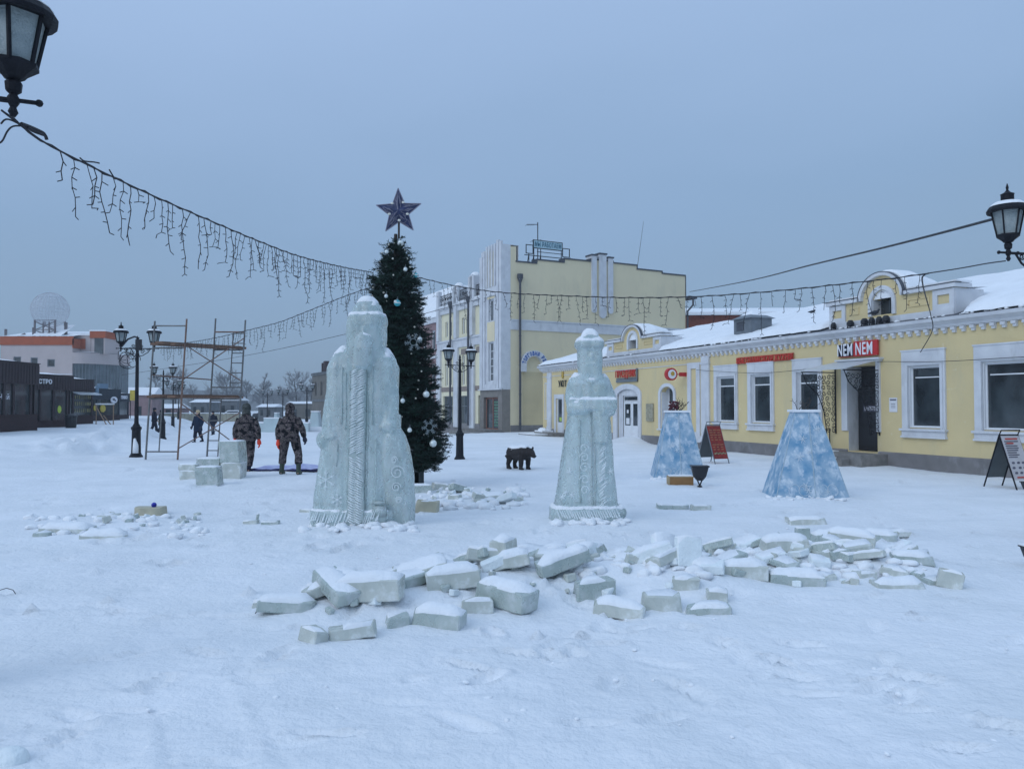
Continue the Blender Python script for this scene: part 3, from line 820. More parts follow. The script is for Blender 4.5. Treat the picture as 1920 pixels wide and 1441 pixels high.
# parapet gables with a small arched attic window
def gable(u0, u1, uc, zb, zt, hw, top):
    mb = MB()
    hz = zt - zb
    base = zb
    r_in = 0.36
    hole = (uc - r_in, uc + r_in, zb + 0.32, zb + 0.72)
    wl = zb + 0.30; wt = zb + 0.95
    outline_l = [(u0, base), (uc - 0.36, base), (uc - 0.36, wl)] 
    arch_in = arc_pts(uc, wt - 0.30, 0.36, 180, 0, 12, 0.36)
    arch_out = arc_pts(uc, zt - 0.12, hw, 0, 180, 16, top - zt + 0.12)
    poly = [(u0, base), (u1, base), (u1, zt - 0.12), (uc + hw, zt - 0.12)] + arch_out[1:-1] + [(uc - hw, zt - 0.12), (u0, zt - 0.12)]
    # left half and right half round the opening
    lower = [(u0, base), (u1, base), (u1, wl), (u0, wl)]
    mb.prism(lower, 0.0, 0.45)
    top_l = [(u0, wl), (uc - 0.36, wl)] + arc_pts(uc, wt - 0.30, 0.36, 180, 90, 6) + list(reversed(arc_pts(uc, zt - 0.12, hw, 180, 90, 8, top - zt + 0.12)))[0:] + [(u0, zt - 0.12)]
    top_r = [(2 * uc - x, z) for x, z in top_l]
    top_r = [(x if abs(x - (2 * uc - u0)) > 1e-6 else u1, z) for x, z in top_r]
    mb.prism(top_l, 0.0, 0.45); mb.prism(list(reversed(top_r)), 0.0, 0.45)
    g = mb.build('parapet_gable', yellow_m, low)
    mb = MB()
    for a, b in ((u0 - 0.02, u0 + 0.62), (u1 - 0.62, u1 + 0.02)):
        frame_ring(mb, a, b, base + 0.22, zt - 0.14, 0.14, -0.05, 0.0)
    for a, b in ((u0 + .62, uc - hw + .02), (uc + hw - .02, u1 - .62)):
        pass
    mb.box(u0 - 0.02, -0.07, base, u1 + 0.02, 0.0, base + 0.22)
    mb.box(u0 - 0.10, -0.12, zt - 0.12, uc - hw + 0.02, 0.5, zt - 0.02); mb.box(uc + hw - 0.02, -0.12, zt - 0.12, u1 + 0.10, 0.5, zt - 0.02)
    ao = arc_pts(uc, zt - 0.12, hw + 0.04, 0, 180, 18, top - zt + 0.20); ai = arc_pts(uc, zt - 0.12, hw - 0.06, 180, 0, 18, top - zt + 0.11)
    mb.prism(ao + ai, -0.12, 0.0)
    wo = arc_pts(uc, wt - 0.30, 0.48, 0, 180, 14); wi = arc_pts(uc, wt - 0.30, 0.36, 180, 0, 14)
    mb.prism([(uc + 0.48, wl - 0.02)] + wo + [(uc - 0.48, wl - 0.02), (uc - 0.36, wl - 0.02)] + wi + [(uc + 0.36, wl - 0.02)], -0.06, 0.0)
    mb.box(u0 - 0.03, 0.0, base, u0, 1.0, zt - 0.14); mb.box(u1, 0.0, base, u1 + 0.03, 1.0, zt - 0.14)
    mb.build('gable_trim', white_m, g)
    for a, b in ((u0 + .62, uc - hw + .02), (uc + hw - .02, u1 - .62)):
        mb = MB()
        if b - a > .3: frame_ring(mb, a + .12, b - .12, base + 0.40, zt - 0.26, 0.035, -0.025, 0.0); mb.build('gable_panel', yellow_m, g)
    mb = MB()
    for a, b in ((u0 - 0.12, uc - hw - 0.02), (uc + hw + 0.02, u1 + 0.12)):
        mb.box(a, -0.13, zt - 0.018, b, 0.1, zt + 0.008)
    ao = arc_pts(uc, zt - 0.12, hw + 0.062, 0, 180, 18, top - zt + 0.222); ai = arc_pts(uc, zt - 0.12, hw + 0.042, 180, 0, 18, top - zt + 0.202)
    mb.prism(ao + ai, -0.13, -0.02)
    mb.build('flashing', dkmetal_m, g)
    mb = MB(); mb.box(uc - 0.358, 0.0, wl, uc - .34, .3, wt - .2); mb.box(uc + 0.34, 0.0, wl, uc + .358, .3, wt - .2); mb.build('reveal', white_m, g)
    mb = MB(); mb.box(uc - 0.36, 0.30, wl, uc + 0.36, 0.32, wt + 0.07); mb.box(uc - 0.02, 0.27, wl, uc + 0.02, 0.30, wt + 0.05)
    wn = mb.build('attic_window', glass_m, g)
    # snow over the barrel roof behind the arch and over the shoulders
    mb = MB()
    n = 16; rows = [(0.03, 0.0), (0.12, 0.05), (0.7, 0.06), (1.5, -0.12)]
    vs_ = []
    for yy, t in rows:
        for i in range(n + 1):
            a = PI * i / n
            vs_.append((uc + (hw + 0.08 + t * 0.7) * math.cos(a), yy, zt - 0.12 + (top - zt + 0.23 + t) * math.sin(a)))
    m_ = n + 1
    mb.add(vs_, [(r * m_ + i, r * m_ + i + 1, (r + 1) * m_ + i + 1, (r + 1) * m_ + i) for r in range(len(rows) - 1) for i in range(n)] + [tuple(range(m_))])
    mb.add([(u0, 0.5, zt - .1), (u1, 0.5, zt - .1), (u1, 1.2, zt - .05), (u0, 1.2, zt - .05)], [(0, 1, 2, 3)])
    for a, b in ((u0 - .06, uc - hw - .05), (uc + hw + .05, u1 + .06)):
        mb.box(a, 0.0, zt + 0.012, b, 0.55, zt + 0.07)
    mb.build('gable_snow', snow_m, g, smooth=False)
gable(22.62, 26.9, 24.60, 3.98, 4.86, 0.76, 5.40)
gable(8.04, 12.87, 10.45, 3.98, 4.80, 0.88, 5.28)
# roof body + snow sheet with soft drooping edge
mb = MB()
mb.add([(-0.3, -0.28, 3.975), (U1 + .3, -0.28, 3.975), (U1 + .3, 5, 5.50), (4.6, 5, 5.3), (-0.3, 9.8, 3.98), (U1 + .3, 9.8, 3.98)],
       [(0, 1, 2, 3), (3, 2, 5, 4), (0, 3, 4), (1, 5, 2), (0, 4, 5, 1)])
mb.build('roof', dkmetal_m, low)
mb = MB()
nu, nv = 300, 36
rs = random.Random(8)
vs_ = []
for j in range(nv + 1):
    t = j / nv
    for i in range(nu + 1):
        u = -0.25 + (U1 + .6) * i / nu
        edge = -0.24 + 0.09 * mnoise.noise(Vector((u * 1.3, 0, 0))) + 0.07 * mnoise.noise(Vector((u * 4, 4, 0)))
        if 22.4 < u < 27.3 or 7.9 < u < 13.0: edge = 0.42
        elif 19.0 < u < 22.4: edge += 0.10
        v = edge + (5.0 - edge) * t
        rz = 3.98 + min(v + 0.36, max(0, u + 0.36) * 1.15) / 5.36 * (5.48 + 0.008 * u - 3.98)
        th = 0.17 * (1 - math.exp(-t * 5.4 / 0.12)) * min(1, .25 + (u + .35) * 1.5) + 0.05 * mnoise.noise(Vector((u * .8, v * .9, 1))) * min(1, t * 8) + (0.05 * mnoise.noise(Vector((u * 4, v * 4, 3))) if t < .25 else 0.012 * mnoise.noise(Vector((u * 4, v * 4, 3))))
        if j == 0: th = 0.01
        vs_.append((u, v, rz + max(0.01, th)))
k = nu + 1
fs_ = [(j * k + i, j * k + i + 1, (j + 1) * k + i + 1, (j + 1) * k + i) for j in range(nv) for i in range(nu)]
b0 = len(vs_)
vs_ += [(-0.35, 9.7, 4.1), (U1 + .35, 9.7, 4.1)]
fs_.append((nv * k, nv * k + nu, b0 + 1, b0))
mb.add(vs_, fs_)
mb.build('roof_snow', snow_m, low, smooth=True)
# clods of snow along the gutter
mb = MB()
for i in range(170):
    u = rs.choice((rs.uniform(16.2, 19.6), rs.uniform(27.2, 30), rs.uniform(0, 36), rs.uniform(22.5, 27.2)))
    v = rs.uniform(-0.25, -0.03)
    r_ = rs.uniform(0.02, 0.06)
    mb.ball((u, v, 3.98 + r_ * 0.4), r_, 6, (1.4, 1, .8))
mb.build('gutter_snow', snow_m, low, smooth=True)['kind'] = 'stuff'
# metal vent house on the roof
mb = MB(); mb.box(17.62, 0.15, 4.05, 18.62, 1.05, 4.84)
vt = mb.build('roof_vent', metal_m, low)
mb = MB(); mb.add([(17.52, .05, 4.84), (18.72, .05, 4.84), (18.72, 1.15, 4.84), (17.52, 1.15, 4.84), (18.12, 0.6, 5.16)], [(0, 1, 4), (1, 2, 4), (2, 3, 4), (3, 0, 4), (0, 3, 2, 1)])
mb.build('vent_cap', metal_m, vt)
mb = MB(); mb.add([(17.60, .13, 4.87), (18.64, .13, 4.87), (18.64, 1.07, 4.87), (17.60, 1.07, 4.87), (18.12, .6, 5.19)], [(0, 1, 4), (1, 2, 4), (2, 3, 4), (3, 0, 4)])
mb.build('vent_snow', snow_m, vt)
mb = MB(); mb.box(17.8, 0.125, 4.42, 18.2, 0.15, 4.74); mb.build('vent_hatch', dkmetal_m, vt)

# things fixed on the low building
def wallthing(name, label, cat, u, z, v=0.0, group=None):
    return thing(name, label, cat, L(u, v, z), LA, group)
s = wallthing('shop_sign', 'red and white lettered sign reading NEM NEM above the entrance awning', 'sign', 23.0, 3.12, -0.06)
mb = MB(); mb.box(0.62, -0.06, 0.02, 1.50, 0.0, 0.46); mb.box(0.0, -0.03, 0.02, .62, 0.0, 0.04); mb.build('back_panel', red_m, s)
mb = MB(); mb.box(0.0, -0.05, 0.05, .62, 0.0, 0.40); mb.build('back_panel', darkcloth_m, s)
text_obj('NEM', 'lettering', white_sign_m, s, 0.58, 0.36, 0.0, -0.065, 0.06, 0.012, 0.012)
text_obj('NEM', 'lettering', white_sign_m, s, 0.62, 0.36, 0.72, -0.075, 0.06, 0.012, 0.012)
s = wallthing('shop_sign', 'long row of red Cyrillic letters over two windows of the yellow wall', 'sign', 18.05, 3.20, -0.03)
mb = MB(); mb.box(0, -0.03, 0.0, 2.95, 0.0, 0.025); mb.box(0, -0.03, 0.20, 2.95, 0.0, 0.225); mb.build('rail', redletter_m, s)
mb = MB(); mb.box(0, -0.015, 0.0, 2.95, 0.0, 0.225); mb.build('back_panel', mat('dull_red_back', (0.48, 0.20, 0.09), 0.7), s)
text_obj('ВЬЕТНАМСКАЯ КУХНЯ', 'lettering', redletter_m, s, 2.93, 0.21, 0.01, -0.05, 0.007, 0.02, 0.03)
s = wallthing('shop_sign', 'square red lettered sign with grey strip above the arched door', 'sign', 8.95, 2.78, -0.03)
mb = MB(); mb.box(0, -0.04, 0.0, 1.98, 0.0, 0.13); mb.build('lower_strip', metal_m, s)
mb = MB(); mb.box(1.9, -0.05, 0.0, 1.98, 0.0, 0.60); mb.box(0, -0.03, 0.15, 1.9, 0, 0.20); mb.box(0, -0.03, 0.5, 1.9, 0, 0.54); mb.build('sign_frame', metal_m, s)
text_obj('ПРАЗДНИК', 'lettering', redletter_m, s, 1.88, 0.40, 0.0, -0.06, 0.16, 0.03, 0.02)
s = wallthing('round_sign', 'round red and white sign on a bracket between window and arched door', 'sign', 14.72, 2.95, -0.10)
mb = MB(); mb.tube((0.0, -.62, 0), (0.0, 0.1, 0), 0.02); mb.box(-.03, -.22, -.08, .03, 0.1, .08); mb.build('bracket', red_m, s)
# disc facing along the street
mb = MB()
def disc_x(mb, x0, x1, cy, cz, r, n=24):
    vs_ = [(x0, cy + r * math.cos(2 * PI * i / n), cz + r * math.sin(2 * PI * i / n)) for i in range(n)] + [(x1, cy + r * math.cos(2 * PI * i / n), cz + r * math.sin(2 * PI * i / n)) for i in range(n)]
    mb.add(vs_, [tuple(range(n)), tuple(n + i for i in range(n))] + [(i, (i + 1) % n, n + (i + 1) % n, n + i) for i in range(n)])
disc_x(mb, -.09, .09, -.62, 0, .25); mb.build('sign_rim', red_m, s)
mb = MB(); disc_x(mb, -.10, .10, -.62, 0, .185); mb.build('sign_face', white_sign_m, s)
mb = MB(); disc_x(mb, -.108, .108, -.60, .02, .09, 10); mb.build('emblem', gold_m, s)
s = wallthing('wall_emblem', 'dark wall emblem of a pinecone above curly shapes near the corner', 'sign', 2.2, 2.62, -0.02)
mb = MB(); mb.ball((0.65, -0.03, 0.75), 0.16, 10, (0.8, 0.3, 1.25)); mb.build('cone', gold_m, s)
text_obj('УЮТ', 'lettering', iron_m, s, 1.05, 0.36, 0.10, -0.03, 0.10, 0.02, 0.01)
s = wallthing('relief_plaque', 'beige relief plaque on wall between arched door and arched window', 'plaque', 11.66, 1.02, -0.01)
mb = MB(); mb.box(0, -0.05, 0, 0.58, 0, 0.76); o = mb.build('slab', relief_m, s)
mb = MB()
for i in range(12): mb.ball((0.1 + rs.random() * .38, -0.05, .1 + rs.random() * .55), rs.uniform(.03, .07), 7, (1, .4, 1))
mb.build('relief', relief_m, s)
s = wallthing('wall_notice', 'small white paper notice on the yellow wall right of the entrance', 'notice', 24.80, 1.52, -0.005)
mb = MB(); mb.box(0, -0.012, 0, 0.27, 0, 0.40); mb.build('sheet', paper_m, s)
mb = MB(); mb.box(0.03, -0.0145, .32, .24, -0.0125, .36)
for k in range(3): mb.box(0.06, -0.0145, .12 + .05 * k, .21, -0.0125, .135 + .05 * k)
mb.build('printing', greytext_m, s)
# roof edge floodlights
flabels = ['black floodlight on the cornice, leftmost of those below the big gable', 'wide black floodlight on the cornice, second from left below the big gable',
           'black floodlight on the cornice left of the attic window, third from left', 'black floodlight on the cornice below the attic window, fourth from left',
           'black floodlight on the cornice below the attic window, fifth from left', 'large black floodlight on the cornice, rightmost of the row below the gable']
for i, u in enumerate((22.95, 23.62, 24.15, 24.42, 24.68, 24.92)):
    s = wallthing('floodlight', flabels[i], 'floodlight', u, 3.98, -0.22, 'floodlights on the cornice')
    mb = MB(); r_ = 0.105 if i in (1, 2, 5) else 0.085
    mb.lathe([(r_ * .5, 0), (r_, .04), (r_, .12), (r_ * .55, .19)], 8, (0, 0, 0.04))
    mb.build('lamp_head', black_m, s)
    mb = MB(); mb.box(-r_ - .01, -.015, 0, -r_ + .005, .015, .13); mb.box(r_ - .005, -.015, 0, r_ + .01, .015, .13); mb.box(-r_, -.015, 0, r_, .015, .012); mb.build('yoke', black_m, s)
def pigeon(loc, rz, label):
    t = thing('pigeon', label, 'bird', loc, rz, 'pigeons on the yellow shop building')
    mb = MB(); mb.ball((0, 0, .09), .065, 10, (1.7, .9, .9)); mb.ball((.105, 0, .155), .034, 8, (1, .9, 1)); mb.path([(.06, 0, .10), (.10, 0, .15)], [.045, .028], 8)
    mb.path([(-.08, 0, .09), (-.22, 0, .07)], [.045, .012], 6); mb.path([(.13, 0, .155), (.165, 0, .15)], [.010, .003], 5)
    mb.tube((.01, .02, 0.0), (.01, .02, .05), .006); mb.tube((.01, -.02, 0.0), (.01, -.02, .05), .006)
    fuse(mb, 'body', pigeon_m, t, 0.008, 2)
pigeon(L(18.95, 2.6, 5.02), 0.4, 'dark pigeon sitting on the snowy roof behind the vent')
pigeon(L(24.35, -0.02, 4.28), -0.9, 'dark pigeon on the sill of the big gable window')

# brick building behind the roofs
B0 = P(1282, 700, 62)
t = thing('brick_building', 'red brick building showing over the snowy roof behind yellow block', 'building', (B0.x, 62, 0), R(-3))
mb = MB(); holed(mb, 0, 13, 0, 8.95, [(1.9, 3.0, 5.5, 7.1)], 0, .2); mb.box(0, 0.0001, 0, .02, 8, 8.9); mb.box(13, 0, 0, 13.02, 8, 8.9); mb.build('wall', brick_m, t)
mb = MB(); frame_ring(mb, 1.9, 3.0, 5.5, 7.1, .1, .12, .18); o = mb.build('window', metal_m, t)
mb = MB(); mb.box(1.95, .15, 5.55, 2.95, .16, 7.05); mb.build('pane', glass_m, o)
mb = MB(); mb.add([(-.4, -.5, 8.95), (13.4, -.5, 8.95), (13.4, 8, 10.2), (-.4, 8, 10.2), (-.4, -.5, 9.15), (13.4, -.5, 9.15), (13.4, 8, 10.5), (-.4, 8, 10.5)], [(0, 1, 2, 3), (4, 7, 6, 5), (0, 4, 5, 1), (1, 5, 6, 2), (3, 2, 6, 7), (0, 3, 7, 4)])
mb.build('roof_snow', snow_m, t)

# --- tall pale yellow building
TO = (P(957, 800, 50).x, 50.0)
TA = R(27.3)
tall = thing('tall_building', 'tall pale yellow building with stepped gable end and striped white corner tower', 'building', (TO[0], TO[1], 0), TA)
# local frame: x along the gable end (to the right), y along the street (away)
ZB = -0.6
mb = MB()
steps = [(0.42, 1.95, 11.05), (1.95, 4.07, 11.30), (4.07, 6.2, 11.55), (6.2, 8.05, 11.70), (8.05, 10.1, 11.60), (10.1, 12.32, 11.34), (12.32, 14.45, 11.20)]
mb.box(-0.02, 0.0, ZB, 0.42, 0.6, 12.05)
for a, b, z in steps: mb.box(a, 0.0, ZB, b, 0.6, z)
o = mb.build('gable_wall', yellow2_m, tall)
mb = MB()
for a, b, z in steps: mb.box(a - .04, -.06, z + .002, b + .02, .66, z + .09)
for (a, b, z), (c, d, z2) in zip(steps, steps[1:]):
    mb.box(b - .03, -.05, min(z, z2) + .09, b + .04, .65, max(z, z2))
mb.box(14.45, -.04, 9.5, 14.50, .64, 11.2)
mb.build('gable_flashing', dkmetal_m, tall)
mb = MB(); mb.box(0.0, -.06, 6.62, 14.45, 0, 7.22); mb.box(0, -.10, 7.22, 14.45, 0, 7.30)
for a, b, zt, zb in ((6.22, 6.62, 11.98, 8.25), (6.84, 7.42, 12.12, 8.0), (7.58, 7.98, 11.92, 8.25)):
    mb.box(a, -.12, zb, b, .62, zt)
    mb.prism(arc_pts((a + b) / 2, zb, (b - a) / 2, 180, 360, 10), -.12, 0)
mb.build('gable_trim', white_m, tall)
mb = MB()
for a, b, zt in ((6.22, 6.62, 11.98), (6.84, 7.42, 12.12), (7.58, 7.98, 11.92)): mb.box(a - .05, -.17, zt + .002, b + .05, .66, zt + .10)
mb.build('trim_cap', dkmetal_m, tall)
mb = MB(); mb.box(0, -.03, ZB, 14.45, 0, 0.42); mb.build('plinth', plinth_m, tall)
mb = MB(); mb.box(0.9, -0.012, .42, 2.55, 0, 3.9); mb.build('wall_panel', beige_m, tall)
# drainpipe with hopper on the gable end
def drain(x, y, z0, z1, horiz=True):
    mb = MB(); mb.tube((x, y, z0), (x, y, z1), .075, n=10)
    mb.lathe([(.08, 0), (.20, .30), (.20, .55)], 10, (x, y, z1))
    z = z0 + .4
    while z < z1: mb.lathe([(.095, 0), (.095, .06)], 10, (x, y, z)); z += 1.9
    mb.build('drainpipe', dkmetal_m, tall)
drain(0.62, -.18, .1, 9.7)
mb = MB(); mb.lathe([(.16, .35), (.17, .62), (.02, .70)], 8, (0.62, -.18, 9.55)); mb.build('hopper_snow', snow_m, tall)
# the long facade : plane x = 0, running along +y (away); window openings cut with the same routine in a sub-frame
def fy(mb):
    """turn a mesh built in (u = distance away, y = into building) into the tall building's frame"""
    mb.v = [(p[1], p[0], p[2]) for p in mb.v]
    return mb
FW = []
for c in (4.45, 5.15, 6.85, 7.55, 9.7, 10.4, 11.7): pass
up_w = [(4.18, 4.72), (6.55, 7.05), (7.35, 7.85), (9.75, 10.25), (10.55, 11.05)]
holes2 = [(a, b, 6.95, 8.15) for a, b in up_w] + [(a, b, 3.2, 5.4) for a, b in up_w] + [(3.62, 4.95, 0.1, 2.42), (6.35, 8.2, 0.1, 2.42), (9.55, 11.4, .1, 2.42)]
mb = MB(); holed(mb, 3.3, 12.5, ZB, 9.3, holes2, 0, .25); fy(mb)
mb.box(0.0, 12.48, ZB, 9, 12.5, 9.3)
mb.build('facade_wall', mat('cream_plaster', (.78, .72, .52), .9, .08, 1.0, .2, 20), tall)
def fwin(a, b, c, d, mull=1, gm=None):
    mb = MB(); frame_ring(mb, a, b, c, d, .07, .12, .18)
    for k in range(1, mull + 1):
        x = a + (b - a) * k / (mull + 1); mb.box(x - .025, .125, c + .07, x + .025, .175, d - .07)
    if d - c > 2: mb.box(a + .07, .13, c + (d - c) * .66, b - .07, .17, c + (d - c) * .66 + .05)
    w_ = fy(mb).build('window', metal_m if c < 1 else wframe_m, tall)
    mb = MB(); mb.box(a + .02, .14, c + .02, b - .02, .15, d - .02); fy(mb).build('pane', gm or glass2_m, w_)
for h in holes2: fwin(*h, mull=2 if h[2] < 1 else 0)
mb = MB()
mb.box(3.3, -.12, 6.0, 12.5, 0, 6.55); mb.box(3.3, -.20, 6.55, 12.5, 0, 6.68)
mb.box(3.3, -.15, 8.75, 12.5, 0, 9.1); mb.box(3.3, -.25, 9.1, 12.5, .3, 9.3)
for c in (5.85, 8.75, 12.2):
    mb.box(c - .42, -.16, .1, c + .34, 0, 6.0)
for c in (5.85, 8.75, 12.2): mb.box(c - .42, -.28, 6.7, c + .05, 0, 11.0 if c < 6 else 10.6)
for c in (5.4, 8.3): mb.box(c - .25, -.28, 9.3, c + .75, .5, 10.9 if c < 6 else 10.55)
fy(mb).build('facade_trim', white_m, tall)
mb = MB(); mb.box(3.3, -.03, 2.75, 12.5, 0, 3.1)
for c in (4.5, 7.2, 10.4): mb.box(c - .6, -.05, 5.45, c + .7, 0, 5.85)
fy(mb).build('stucco_band', mat('taupe_stucco', (.27, .22, .19), .9, .15, 9, .8, 30), tall)
mb = MB(); mb.box(3.3, -.05, ZB, 12.5, 0, .42); fy(mb).build('plinth', plinth_m, tall)
mb = MB()
for c in (5.4, 8.3): mb.ball((c + .28, .1, 10.98 if c < 6 else 10.62), .42, 10, (1.1, .8, .65))
mb.box(3.3, -.24, 9.3, 12.5, .3, 9.38)
fy(mb).build('ledge_snow', snow_m, tall, smooth=False)
mb = MB()
for a, b in ((3.35, 5.1), (6.2, 8.0), (9.1, 12.2)):
    mb.tube((a, -.1, 10.2), (b, -.1, 10.2), .03); mb.tube((a, -.1, 9.55), (b, -.1, 9.55), .02)
    k = int((b - a) / .17)
    for i in range(k + 1): mb.tube((a + (b - a) * i / k, -.1, 9.4), (a + (b - a) * i / k, -.1, 10.2), .018, n=4)
    for i in range(int((b - a) / .5)): spiral(mb, -.1, a + .25 + .5 * i, 9.88, .18, 1.2, 0, .02, plane='xz')
fy(mb).build('roof_railing', iron_m, tall)
for y_ in (6.0, 9.3):
    mb = MB(); mb.tube((y_, -.32, .3), (y_, -.32, 9.0), .08, n=8); mb.lathe([(.09, 0), (.2, .3), (.2, .5)], 8, (y_, -.32, 9.0)); fy(mb).build('drainpipe', dkmetal_m, tall)
# corner tower
mb = MB()
holed(mb, 0.0, 3.3, 2.75, 12.15, [(1.35, 2.15, 3.3, 5.9), (1.35, 2.15, 7.3, 8.75)], -.55, .3)
fy(mb)
mb.box(-.55, -0.01, 2.75, 0, 0.0, 12.15); mb.box(-.55, 3.3, 2.75, 0, 3.32, 11.9); mb.box(-.55, 0, 12.13, .6, 3.3, 12.15); mb.box(-.55, 0, 2.73, 0, 3.3, 2.75)
mb.box(.58, 0.0, 11.2, .6, 3.3, 12.15)
tw = mb.build('corner_tower', white_m, tall)
mb = MB(); mb.box(1.2, -.575, 5.95, 2.3, -.55, 7.25); mb.box(1.2, -.575, 8.8, 2.3, -.55, 8.94); mb.box(.95, -.565, 9.6, 2.4, -.55, 11.9); fy(mb).build('tower_panel', yellow2_m, tw)
mb = MB()
for a, b, z0, z1 in ((0.0, .32, 2.8, 12.35), (.42, .72, 2.8, 12.5), (2.5, 2.78, 2.8, 12.1), (2.88, 3.3, 2.8, 11.75)):
    mb.box(a, -.68, z0, b, -.55, z1)
for a, b in ((.95, 1.15), (1.38, 1.58), (1.8, 2.0), (2.2, 2.38)): mb.box(a, -.66, 9.55, b, -.55, 12.35)
mb.box(.72, -.63, 8.95, 2.5, -.55, 9.55); mb.box(.72, -.66, 2.8, 2.5, -.55, 3.1)
mb.box(0.0, -.8, 2.72, 3.3, -.6, 2.80)
fy(mb).build('tower_trim', white_m, tw)
for c, d in ((3.3, 5.9), (7.3, 8.75)):
    mb = MB(); frame_ring(mb, 1.35, 2.15, c, d, .07, -.40, -.34); mb.box(1.73, -.395, c + .07, 1.77, -.345, d - .07)
    for k in range(1, 5): 
        if c < 4: mb.box(1.42, -.39, c + k * .5, 2.08, -.35, c + k * .5 + .04)
    w_ = fy(mb).build('window', wframe_m, tw)
    mb = MB(); mb.box(1.38, -.38, c + .03, 2.12, -.37, d - .03); fy(mb).build('pane', glass2_m, w_)
# stone entrance under the tower
mb = MB()
mb.box(0.0, -.62, ZB, .55, 0, 2.72); mb.box(2.75, -.62, ZB, 3.3, 0, 2.72); mb.box(.55, -.62, 2.25, 2.75, 0, 2.72); mb.box(.55, -.05, ZB, 2.75, 0, 2.25)
fy(mb).build('entrance_portal', tilestone_m, tall)
mb = MB(); frame_ring(mb, .58, 2.72, .1, 2.24, .10, -.45, -.38, .1); mb.box(1.60, -.45, .2, 1.70, -.38, 2.14)
de = fy(mb).build('entrance_door', redstone_m, tall)
mb = MB(); mb.box(.62, -.42, .15, 2.68, -.41, 2.2); fy(mb).build('pane', glass_m, de)
mb = MB()
for k in range(9): mb.box(.72, -.435, .35 + k * .19, 1.5, -.428, .35 + k * .19 + .11)
fy(mb).build('sticker', mat('green_price_list', (.10, .24, .16), .6, .5, 20), de)
mb = MB(); mb.box(-.3, -2.4, ZB, 4.5, -.62, .02); mb.box(0, -1.9, .02, 4.0, -.62, .14); fy(mb).build('steps', stone_m, tall)
# roof
mb = MB(); mb.add([(.3, .6, 10.9), (14.3, .6, 10.9), (14.3, 12.4, 9.6), (.3, 12.4, 9.3)], [(0, 1, 2, 3)]); mb.add([(0.6, .6, 9.3), (0.6, 12.4, 9.3), (.6, 12.4, 9.35), (.6, .6, 11)], [(0, 1, 2, 3)])
mb.box(14.40, .6, ZB, 14.45, 12.4, 10)
mb.build('roof', snow_m, tall)
mb = MB(); mb.box(14.5, -.55, 9.5, 15.1, .6, 9.62); mb.tube((14.75, -.5, 9.5), (14.75, -.5, 9.0), .07); mb.tube((14.75, -.5, 9.05), (14.56, -.1, 8.6), .07); mb.tube((14.56, -.1, 8.6), (14.56, -.1, 4), .07)
mb.build('drainpipe', dkmetal_m, tall)

def tallthing(name, label, cat, x, y, z, rz=0.0):
    c, s_ = math.cos(TA), math.sin(TA)
    return thing(name, label, cat, (TO[0] + c * x - s_ * y, TO[1] + s_ * x + c * y, z), TA + rz)
# arched sign
s = tallthing('arch_sign', 'white arched sign with blue Cyrillic lettering on the tall yellow wall', 'sign', 0.66, -.18, 3.9)
mb = MB(); ro, ri = 1.00, 0.60; cx = .98
mb.prism([(cx + ro, 0.0)] + arc_pts(cx, .45, ro, 0, 180, 20, .95) + [(cx - ro, 0), (cx - ri, 0)] + arc_pts(cx, .45, ri, 180, 0, 20, .58) + [(cx + ri, 0)], -.12, .18)
mb.build('arch', white_m, s)
txt = 'ТОРГОВЫЙ РЯД'
for i, chh in enumerate(txt):
    if chh == ' ': continue
    a = R(168 - (168 - 12) * i / (len(txt) - 1)); rr_ = .66
    o = text_obj(chh, 'letter', blueletter_m, s, .14, .28, -.07, -.125, 0, .015, .05)
    o.location = (cx + rr_ * 1.0 * math.cos(a) , 0, .45 + .62 * math.sin(a)); o.rotation_euler = (0, -(a - PI / 2), 0)
# rooftop sign
s = tallthing('rooftop_sign', 'pale rooftop sign with teal Cyrillic lettering on a steel frame', 'sign', 3.35, 3.0, 11.25)
mb = MB(); mb.box(0, -.05, 1.55, 2.35, 0, 2.1); mb.build('sign_panel', tealbg_m, s)
text_obj('МЫ РАБОТАЕМ', 'lettering', tealletter_m, s, 2.15, .36, .10, -.07, 1.66, .01, .008)
mb = MB()
frame_ring(mb, -.03, 2.38, 1.52, 2.13, .05, -.06, .02)
frame_ring(mb, -.6, 0.0, 1.1, 1.75, .05, -.03, .02); frame_ring(mb, 2.38, 3.0, 1.1, 1.75, .05, -.03, .02)
for x in (-.35, .05, 0.6, 2.3, 3.05): mb.tube((x, 0, 0), (x, 0, 1.5 if 0 < x < 2.5 else 1.1), .03); mb.tube((x, 0, 1.1), (x + .25, .9, 0), .03)
mb.tube((-.7, 0, 1.0), (3.1, 0, 1.0), .03); mb.tube((-.1, 0, .7), (3.1, 0, 0.75), .03); mb.tube((.3, 0, 1.3), (2.4, 0, 1.3), .025)
mb.build('steel_frame', iron_m, s)
s = tallthing('aerial', 'thin television aerial standing behind the rooftop sign', 'aerial', 4.05, 3.6, 11.1)
mb = MB(); mb.tube((0, 0, 0), (0, 0, 3.7), .035); mb.tube((0, 0, 3.55), (-1.0, -.2, 3.4), .025); mb.tube((-.5, 0, 2.3), (.3, 0, 2.45), .02)
for k in range(5): mb.tube((-.5 + k * .15, -.25, 2.3 + k * .03), (-.5 + k * .15, .25, 2.3 + k * .03), .012)
for k in range(4): mb.tube((-.95 + k * .2, -.2, 3.38 + k * .03), (-.95 + k * .2, .15, 3.38 + k * .03), .010)
mb.build('mast', iron_m, s)
s = tallthing('antenna_rod', 'long thin leaning antenna rod rising from the stepped gable roof', 'antenna', 10.85, 1.2, 10.8)
mb = MB(); mb.tube((0, 0, 0), (.75, 0, 4.4), .028, .012); mb.build('rod', metal_m, s)

